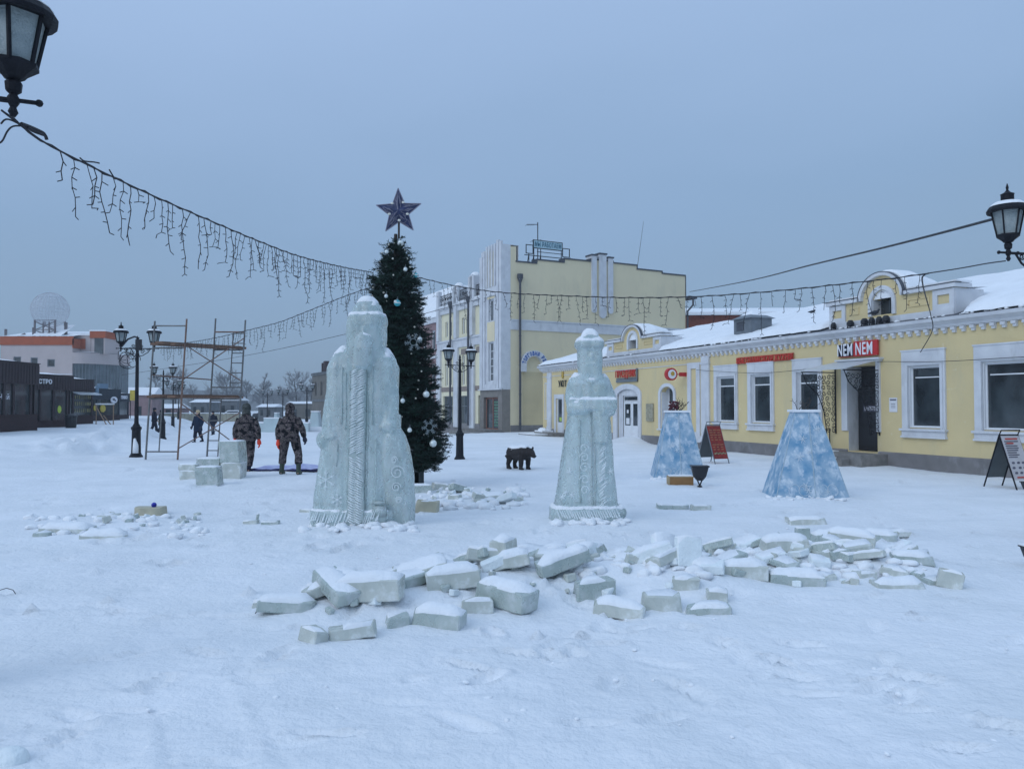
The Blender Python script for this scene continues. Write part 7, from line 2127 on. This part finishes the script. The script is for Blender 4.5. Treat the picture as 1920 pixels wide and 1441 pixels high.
# crossed long slabs, leaning and upright pieces
piece(944, 1100, 52, 46, 62, -4, 0, dr=.20, label='long snow covered ice slab lying across the rubble, left of the pair', snow=.05, lift=.07)
piece(1056, 1110, 112, 36, 24, 0, -14, dr=.20, label='thick snow laden slab crossing the long slab, with a rough underside', snow=.06, lift=.03, m=block2_m, rough=.012)
def upright(cx, yb, wp, hp, yaw, lean, label, th=.09, m=None, snow=.025):
    s_ = (yb - 757) / 1.7; g_ = G(cx, yb)
    return ice_piece(g_[0], g_[1] + .06, gz(g_[0], g_[1]), wp / s_, th, hp / s_, yaw, lean[0], lean[1], int(cx * 3 + yb), label, m or block2_m, snow, cuts=2, rough=.006, nmin=.35)
upright(1508, 1034, 27, 48, -3, (0, 0), 'upright rectangular ice block standing at the back of the right group', .12)
upright(832, 1066, 24, 26, 25, (0, -18), 'thin pointed ice shard standing on the block behind the cracked one', .05)
upright(1040, 1054, 26, 16, -25, (0, 22), 'dark ice shard sticking out behind the crossed slabs', .05)
upright(1250, 1088, 54, 54, 30, (-24, 12), 'leaning snowy ice slab, left of the two leaning slabs', .08, frost_m)
upright(1294, 1098, 52, 58, 14, (-20, 10), 'leaning snowy ice slab, right of the two leaning slabs', .08, frost_m)
upright(1215, 1038, 27, 14, -12, (0, 14), 'small ice shard sticking up behind the leaning slabs', .05)
upright(1330, 1034, 26, 14, 5, (0, 5), 'bent thin ice shard at the back left of the right group', .03)
upright(478, 980, 5, 20, 0, (0, 6), 'tiny upright ice sliver beside the small cube', .03)
upright(1088, 1070, 44, 32, -10, (-20, -10), 'curved frosty ice fragment behind the thick snow laden slab', .08, frost_m, .04)
# medium pieces wedged in the heart of the pile, all alike under their snow
rf2 = random.Random(19)
def heart(n, xr, yf, lab, grp, k=1.0):
    for i in range(n):
        px = xr[0] + (xr[1] - xr[0]) * (i + rf2.random()) / n; py = yf(px) + rf2.uniform(-24, 14); g_ = G(px, py)
        ice_piece(g_[0], g_[1], gz(*g_), k * rf2.uniform(.22, .50), k * rf2.uniform(.12, .24), k * rf2.uniform(.07, .12), rf2.uniform(-50, 50), rf2.uniform(-18, 18), rf2.uniform(-24, 24), 900 + i + int(xr[0]), lab, rf2.choice((block_m, block2_m, block_m, frost_m)), rf2.uniform(.03, .055), group=grp, cuts=2, rough=.012, sink=.02)
heart(20, (600, 1000), lambda x: 1132 - (x - 640) * .11, 'snow covered ice piece wedged inside the left half of the near rubble row', 'wedged ice pieces in the left half of the near row')
heart(18, (1000, 1330), lambda x: 1084, 'snow covered ice piece wedged inside the right half of the near rubble row', 'wedged ice pieces in the right half of the near row')
heart(24, (1345, 1730), lambda x: 1064, 'snow covered ice piece wedged inside the right rubble group', 'wedged ice pieces in the right rubble group', .72)
heart(7, (820, 960), lambda x: 941, 'medium snow covered ice piece in the strip of rubble right of the fir tree', 'wedged ice pieces right of the fir tree')
# small bits in the rubble: scattered crumbs that nothing tells apart
rb = random.Random(77)
def crumbs(n, xr, yf, lab, grp, smin=.05, smax=.13):
    for i in range(n):
        px = rb.uniform(*xr); py = yf(px) + rb.uniform(-1, 1)
        g_ = G(px, py); w_ = rb.uniform(smin, smax)
        ice_piece(g_[0], g_[1], gz(*g_), w_, w_ * rb.uniform(.5, .9), w_ * rb.uniform(.35, .8), rb.uniform(-90, 90), rb.uniform(-20, 20), rb.uniform(-20, 20), 5000 + i + int(xr[0]), lab, rb.choice((block_m, block2_m, frost_m)), .012 if rb.random() < .75 else 0, group=grp, cuts=3, rough=.008, sink=.02)
A1 = 'small crumb of broken ice lying among the near rubble row'
crumbs(34, (600, 1000), lambda x: 1140 - (x - 600) * .09 + rb.uniform(-38, 22), A1, 'ice crumbs in the near rubble row')
crumbs(26, (1000, 1370), lambda x: 1096 + rb.uniform(-46, 30), A1, 'ice crumbs in the near rubble row')
A2 = 'small crumb of broken ice lying among the right rubble group'
crumbs(40, (1330, 1740), lambda x: 1058 + (x - 1330) * .02 + rb.uniform(-34, 40), A2, 'ice crumbs in the right rubble group')
A3 = 'small ice crumb in the scattered strip between the two ice figures'
crumbs(34, (800, 985), lambda x: 937 + rb.uniform(-13, 12), A3, 'ice crumbs beside the fir tree', .05, .14)
A4 = 'small ice crumb scattered around the far left ice slabs'
crumbs(24, (150, 390), lambda x: 978 + rb.uniform(-14, 16), A4, 'ice crumbs at the far left', .04, .13)
# crumbling snow between the chunks
def snow_lumps(name, label, boxes):
    t = MB(); r = random.Random(6)
    for n, x0, x1, f, y0, y1, s0, s1 in boxes:
        for i in range(n):
            px = r.uniform(x0, x1); py = f(px) + r.uniform(y0, y1); g_ = G(px, py); q = r.uniform(s0, s1)
            b0 = len(t.v); t.ball((g_[0], g_[1], gz(*g_) + q * .15), q, 9, (r.uniform(.9, 1.6), r.uniform(.8, 1.3), r.uniform(.45, .8)))
            for j in range(b0, len(t.v)):
                v = Vector(t.v[j]); v += Vector((mnoise.noise(v * 13), mnoise.noise(v * 13 + Vector((9, 0, 0))), mnoise.noise(v * 13 + Vector((0, 9, 0))))) * q * .5; t.v[j] = tuple(v)
    o = t.build(name, snow_m, smooth=True); tag(o, label, 'snow', kind='stuff')
snow_lumps('loose_snow', 'loose lumpy snow between the broken ice chunks', [
    (110, 560, 1010, lambda x: 1130 - (x - 560) * .09, -30, 10, .03, .08), (130, 1000, 1350, lambda x: 1088, -34, 18, .03, .08),
    (140, 1340, 1740, lambda x: 1060, -28, 28, .025, .07), (80, 780, 985, lambda x: 938, -16, 20, .03, .11), (70, 60, 390, lambda x: 985, -18, 22, .02, .08),
    (50, 570, 780, lambda x: 992, -4, 10, .03, .08), (40, 1030, 1175, lambda x: 984, -4, 8, .03, .07), (26, 1435, 1590, lambda x: 936, -1, 5, .02, .06), (20, 1218, 1325, lambda x: 897, -1, 4, .02, .06),
    (60, 200, 1900, lambda x: 1130, -150, 280, .006, .02)])
# yellowish lump with a blue ball
g_ = G(285, 967); Yl = g_[1] + .15
ice_piece(-675 / 1450 * Yl, Yl, gz(*g_), .44, .26, .15, 4, 0, 0, 31, 'yellowish rounded lump of ice at the left with a blue ball on it', dirty_ice_m, .0, cuts=3)
s = thing('ball', 'small deep blue ball lying on the yellowish ice lump', 'ball', (-667 / 1450 * Yl, Yl - .03, gz(*g_) + .15))
mb = MB(); mb.ball((0, 0, 0), .040, 14); mb.build('ball_shell', blueball_m, s, smooth=True)
mb = MB(); mb.lathe([(.0408, -.003), (.0412, 0), (.0408, .003)], 16); mb.build('seam', tarpdark_m, s)
# stacked clear blocks beside the workers
def cube_block(px, yb, wp, hp, zb, dy, label, m=block2_m, yaw=0):
    s_ = (yb - 757) / 1.7; g_ = G(px, yb); w_ = wp / s_; h = hp / s_
    return g_, s_
def stackb(x0, x1, z0, z1, y0, y1, yaw, seed, label, m):
    t = ice_piece((x0 + x1) / 2, (y0 + y1) / 2, 0, x1 - x0, y1 - y0, z1 - z0, yaw, 0, 0, seed, label, m, .012, name='ice_block', group='cut ice blocks piled beside the workers', cuts=0, rough=.004, sink=0, cat='ice block')
    t.location.z = z0
    return t
gs = G(391, 911)
def qx(px, Y): return (px - 960) / 1450 * Y
zb = gz(gs[0], gs[1])
stackb(qx(371, 16.5), qx(412, 16.5), zb - .03, zb + .37, 16.45, 16.8, 2, 201, 'single clear ice block standing in front of the pile', block2_m)
Y2 = 18.0; z2 = gz(qx(420, 18), 18)
def zz(py, Y): return CAM_H + (760 - py) / 1450 * Y
stackb(qx(412, Y2), qx(450, Y2), z2 - .05, zz(868, Y2), Y2, Y2 + .5, 3, 202, 'olive grey ice block at the bottom right of the pile', block_m)
stackb(qx(413, Y2), qx(451, Y2), zz(867.5, Y2), zz(827, Y2), Y2 + .02, Y2 + .5, -3, 203, 'tall clear ice block on top of the pile', block2_m)
stackb(qx(366, Y2), qx(409, Y2), zz(876, Y2) - .08, zz(860, Y2), Y2 + .1, Y2 + .55, 1, 204, 'long flat ice block leaning at the middle of the pile', block2_m)
stackb(qx(338, Y2), qx(372, Y2), zz(881, Y2), zz(870, Y2), Y2 - .05, Y2 + .45, -6, 205, 'flat ice block at the left end of the pile', block_m)
stackb(qx(343, Y2), qx(374, Y2), z2 - .05, zz(881.5, Y2), Y2 - .1, Y2 + .4, -4, 206, 'bottom left ice block under the flat one', block_m)
stackb(qx(372, Y2), qx(408, Y2), z2 - .05, zz(876.5, Y2) - .08, Y2 + .1, Y2 + .5, 0, 207, 'bottom middle ice block mostly hidden behind the single block', block_m)
# corner lump of snow at the lower left and little wires sticking out of the snow
g_ = G(12, 1432)
t_ = thing('snow_lump', 'smooth rounded lump of old snow at the lower left corner', 'snow lump', (g_[0] - .012, g_[1] + .06, gz(*g_) - .02))
mb = MB(); mb.ball((0, 0, .03), .075, 16, (1.05, .9, .78)); mb.ball((-.05, .02, .02), .07, 12, (1.2, 1, .8)); fuse(mb, 'lump_body', frost_m, t_, .008, 3, .005, 12)
for (px, py, a, lb) in ((497, 1152, .0, 'thin dark wire loop beside the leftmost rubble block'), (12, 1112, .5, 'bit of thin dark wire in the snow at the left edge'), (1155, 862 + 110, 1.0, 'thin dark twig in the snow right of the slim figure')):
    g_ = G(px, py) if py > 900 else (P(px, py, 15.0).x, 15.0)
    z_ = gz(*g_)
    t_ = thing('wire_scrap' if 'wire' in lb else 'twig', lb, 'wire' if 'wire' in lb else 'twig', (g_[0], g_[1], z_ if py > 900 else P(px, py, 15).z - .1), a)
    mb = MB()
    if py > 900: mb.path([(-.08, 0, -.01), (-.05, 0, .04), (0, .01, .10 if px == 497 else .05), (.05, 0, .09 if px == 497 else .03), (.07, .01, -.01)], .0035, 5); mb.build('strand', cable_m, t_)
    else:
        for j in range(3): mb.path([(.25, .3, .02), (.0, 0, .10 * j - .06), (-.09, 0, .10 * j - .03)], [.02, .03, .018], 6)
        mb.build('needles', pine_m, t_)

# ------------------------------------------------------------------ far ice pieces, cars, trees
clearfar_m = mat('far_ice', (.50, .60, .62), .4, .15, .8)
def slide(px, pyb, pyt, wp, Y, label, tw=.5):
    a = P(px, pyb, Y); k_ = Y / 1450; h = (pyb - pyt) * k_; w_ = wp * k_
    t = thing('ice_arch_panel', label, 'ice panel', (a.x, Y, a.z - .1), 0, 'far trapezoid ice panels down the street')
    mb = MB(); mb.loft([(0, 0, 0, w_ / 2, .6, 6), (h * .97, 0, 0, w_ / 2 * tw, .4, 6), (h, 0, 0, w_ / 2 * tw * .9, .35, 5)], 20); mb.build('ice_body', clearfar_m, t)
    mb = MB(); mb.box(-w_ / 2 * tw, -.4, h + .002, w_ / 2 * tw, .4, h + .10); mb.box(-w_ * .8, -.8, 0, w_ * .8, -.5, .35); mb.build('snow_cap', snow_m, t)
slide(592, 805, 770, 24, 66, 'far pale blue trapezoid ice panel left of the big ice figure', .62)
slide(519, 800, 773, 12, 74, 'far narrow ice panel between the two camouflaged workers', .5)
g_ = P(510, 806, 64)
s = thing('ice_parapet', 'low far ice wall between the two camouflaged workers', 'ice wall', (g_.x - 1.6, 64, g_.z - .2))
mb = MB(); mb.box(0, 0, 0, 4.6, .6, .75); mb.box(.9, -.01, .75, 2.6, .6, 1.15); mb.build('ice_body', clearfar_m, s)
mb = MB(); mb.box(-.05, -.05, .75, .9, .65, .85); mb.box(2.6, -.05, .75, 4.65, .65, .85); mb.box(.9, -.05, 1.15, 2.6, .65, 1.24); mb.build('snow_cap', snow_m, s)
def car(px, Y, rz, label, m):
    a = P(px, 790, Y)
    t = thing('parked_car', label, 'car', (a.x, Y, gz(a.x, Y) + .02), rz, 'cars parked at the far end of the square')
    mb = MB(); prof = [(-2.1, .35), (-2.15, .75), (-1.9, .95), (-1.2, 1.02), (-.7, 1.42), (.7, 1.44), (1.3, 1.02), (1.95, .92), (2.1, .7), (2.1, .35)]
    mb.prism(prof, -.82, .82); mb.build('car_body', m, t)
    mb = MB(); mb.prism([(-1.05, 1.05), (-.65, 1.36), (.62, 1.37), (1.1, 1.05)], -.835, -.80); mb.prism([(-1.05, 1.05), (-.65, 1.36), (.62, 1.37), (1.1, 1.05)], .80, .835); mb.build('windows', glass_m, t)
    mb = MB(); mb.prism([(-2.1, .80), (-1.95, .98), (-1.2, 1.04), (-.7, 1.44), (.7, 1.46), (1.3, 1.04), (1.9, .94), (1.9, 1.02), (1.3, 1.14), (.72, 1.60), (-.72, 1.58), (-1.25, 1.16), (-2.1, 1.05)], -.8, .8); mb.build('snow_cover', snow_m, t)
    for x in (-1.35, 1.35):
        for y in (-.84, .84):
            mb = MB(); n = 14; c0 = [(x + .31 * math.cos(2 * PI * i / n), .31 + .31 * math.sin(2 * PI * i / n)) for i in range(n)]; mb.prism(c0, y - .09, y + .09); w2 = mb.build('wheel', black_m, t)
    mb = MB(); mb.box(2.08, -.7, .6, 2.12, -.4, .75); mb.build('headlight', paper_m, t); mb = MB(); mb.box(2.08, .4, .6, 2.12, .7, .75); mb.build('headlight', paper_m, t)
car(437, 118, R(15), 'snow covered dark parked car left of the first camouflaged worker', car_m)
car(398, 126, R(5), 'snow covered parked car seen through the scaffold, farther back', farwall_m)
car(500, 128, R(-10), 'snow covered parked car between the two workers, far back', car_m)
def bare_tree(x, y, h, spread, seed, label, dens=1.0):
    r = random.Random(seed)
    t = thing('bare_tree', label, 'tree', (x, y, gz(x, y) - .3), 0, 'bare frosted trees beyond the square')
    mb = MB(); tw = MB()
    pts = [Vector((0, 0, 0))]
    for i in range(1, 6): pts.append(Vector((r.uniform(-.15, .15) * i * .5, r.uniform(-.15, .15) * i * .5, h * .8 * i / 5)))
    mb.path(pts, [h * .022 * (1 - .16 * i) for i in range(6)], 6); mb.build('trunk', bark_m, t)
    def br(p, d, ln, rad, lv):
        q = [p]; dd = d.copy()
        for i in range(3):
            dd = (dd + Vector((r.uniform(-.25, .25), r.uniform(-.25, .25), r.uniform(-.05, .22)))).normalized(); q.append(q[-1] + dd * ln / 3)
        tw.path(q, [rad, rad * .8, rad * .6, rad * .35], 3, False)
        if lv > 0:
            for i in range(int((5 if lv > 1 else 6) * dens)):
                f = r.uniform(.25, 1); k = min(2, int(f * 3)); s_ = q[k].lerp(q[k + 1], f * 3 - k)
                nd = (dd + Vector((r.uniform(-1, 1), r.uniform(-1, 1), r.uniform(-.4, .8)))).normalized()
                br(s_, nd, ln * r.uniform(.4, .62), rad * .5, lv - 1)
    for i in range(int(16 * dens)):
        f = r.uniform(.28, 1); k = min(4, int(f * 5)); p = pts[k].lerp(pts[k + 1], f * 5 - k)
        an = r.uniform(0, 2 * PI); wd = spread * (1.05 - .75 * abs(f - .45))
        d = Vector((math.cos(an), math.sin(an), r.uniform(.4, 1.1))).normalized()
        br(p, d, wd * r.uniform(.6, 1.0), h * .006 + .022, 2)
    tw.build('crown', twig_m, t, fixn=False)
TR = [(292, 150, 705, 34, 'bare tree left of the scaffold behind the lamp posts'), (330, 140, 690, 40, 'tall bare tree between the two left scaffold uprights'), (362, 165, 722, 30, 'small bare tree inside the scaffold frame'),
      (425, 135, 694, 44, 'round crowned bare tree inside the right scaffold bay'), (465, 150, 713, 30, 'bare tree above the first camouflaged worker'), (496, 140, 702, 32, 'slender bare tree right of the first worker'),
      (530, 165, 728, 30, 'low bare tree between the far lamps'), (556, 138, 694, 42, 'broad bare tree above the second camouflaged worker'), (583, 150, 704, 28, 'bare tree at the corner of the grey brown building'),
      (262, 165, 738, 26, 'faint bare tree above the far pink house'), (240, 150, 728, 22, 'thin bare tree at the end of the kiosks'), (393, 170, 730, 28, 'faint low bare tree between scaffold ladders'), (445, 175, 735, 34, 'faint bush like bare tree behind the grey house'), (512, 172, 738, 34, 'faint bare tree far behind the workers')]
for i, (px, Y, pyt, wp, lb) in enumerate(TR):
    p = P(px, pyt, Y); h = p.z + .6 + .8
    bare_tree(p.x, Y, h * 1.0, wp / 1450 * Y * .75, 40 + i, lb, 1.5)
# wooded hill far off
mb = MB(); r = random.Random(3); n = 90
vs_ = []
for i in range(n + 1):
    x = -260 + 520 * i / n; hh = 9 + 4 * mnoise.noise(Vector((x * .02, 0, 0))) + 1.6 * mnoise.noise(Vector((x * .2, 0, 0)))
    vs_ += [(x, 330, -2), (x, 345, hh * .7), (x, 380, hh)]
mb.add(vs_, [(i * 3 + k, (i + 1) * 3 + k, (i + 1) * 3 + k + 1, i * 3 + k + 1) for i in range(n) for k in range(2)])
o = mb.build('hills', mat('wooded_hill', (.16, .17, .18), .95, .35, .25), smooth=True); o['kind'] = 'structure'

# ------------------------------------------------------------------ frosty air
hz = MB(); hz.box(-230, -12, -3.5, 230, 420, 26)
ho = hz.build('haze', snow_m)
hm = bpy.data.materials.new('haze'); hm.use_nodes = True
ht = hm.node_tree; ht.nodes.clear()
oo = ht.nodes.new('ShaderNodeOutputMaterial'); pv = ht.nodes.new('ShaderNodeVolumePrincipled')
pv.inputs['Color'].default_value = (.86, .92, .97, 1); pv.inputs['Density'].default_value = HAZE; pv.inputs['Anisotropy'].default_value = 0.0
ht.links.new(pv.outputs[0], oo.inputs['Volume'])
ho.data.materials.clear(); ho.data.materials.append(hm); ho['kind'] = 'stuff'
if HAZE <= 0: bpy.data.objects.remove(ho)
bpy.data.scenes.remove(_TS)
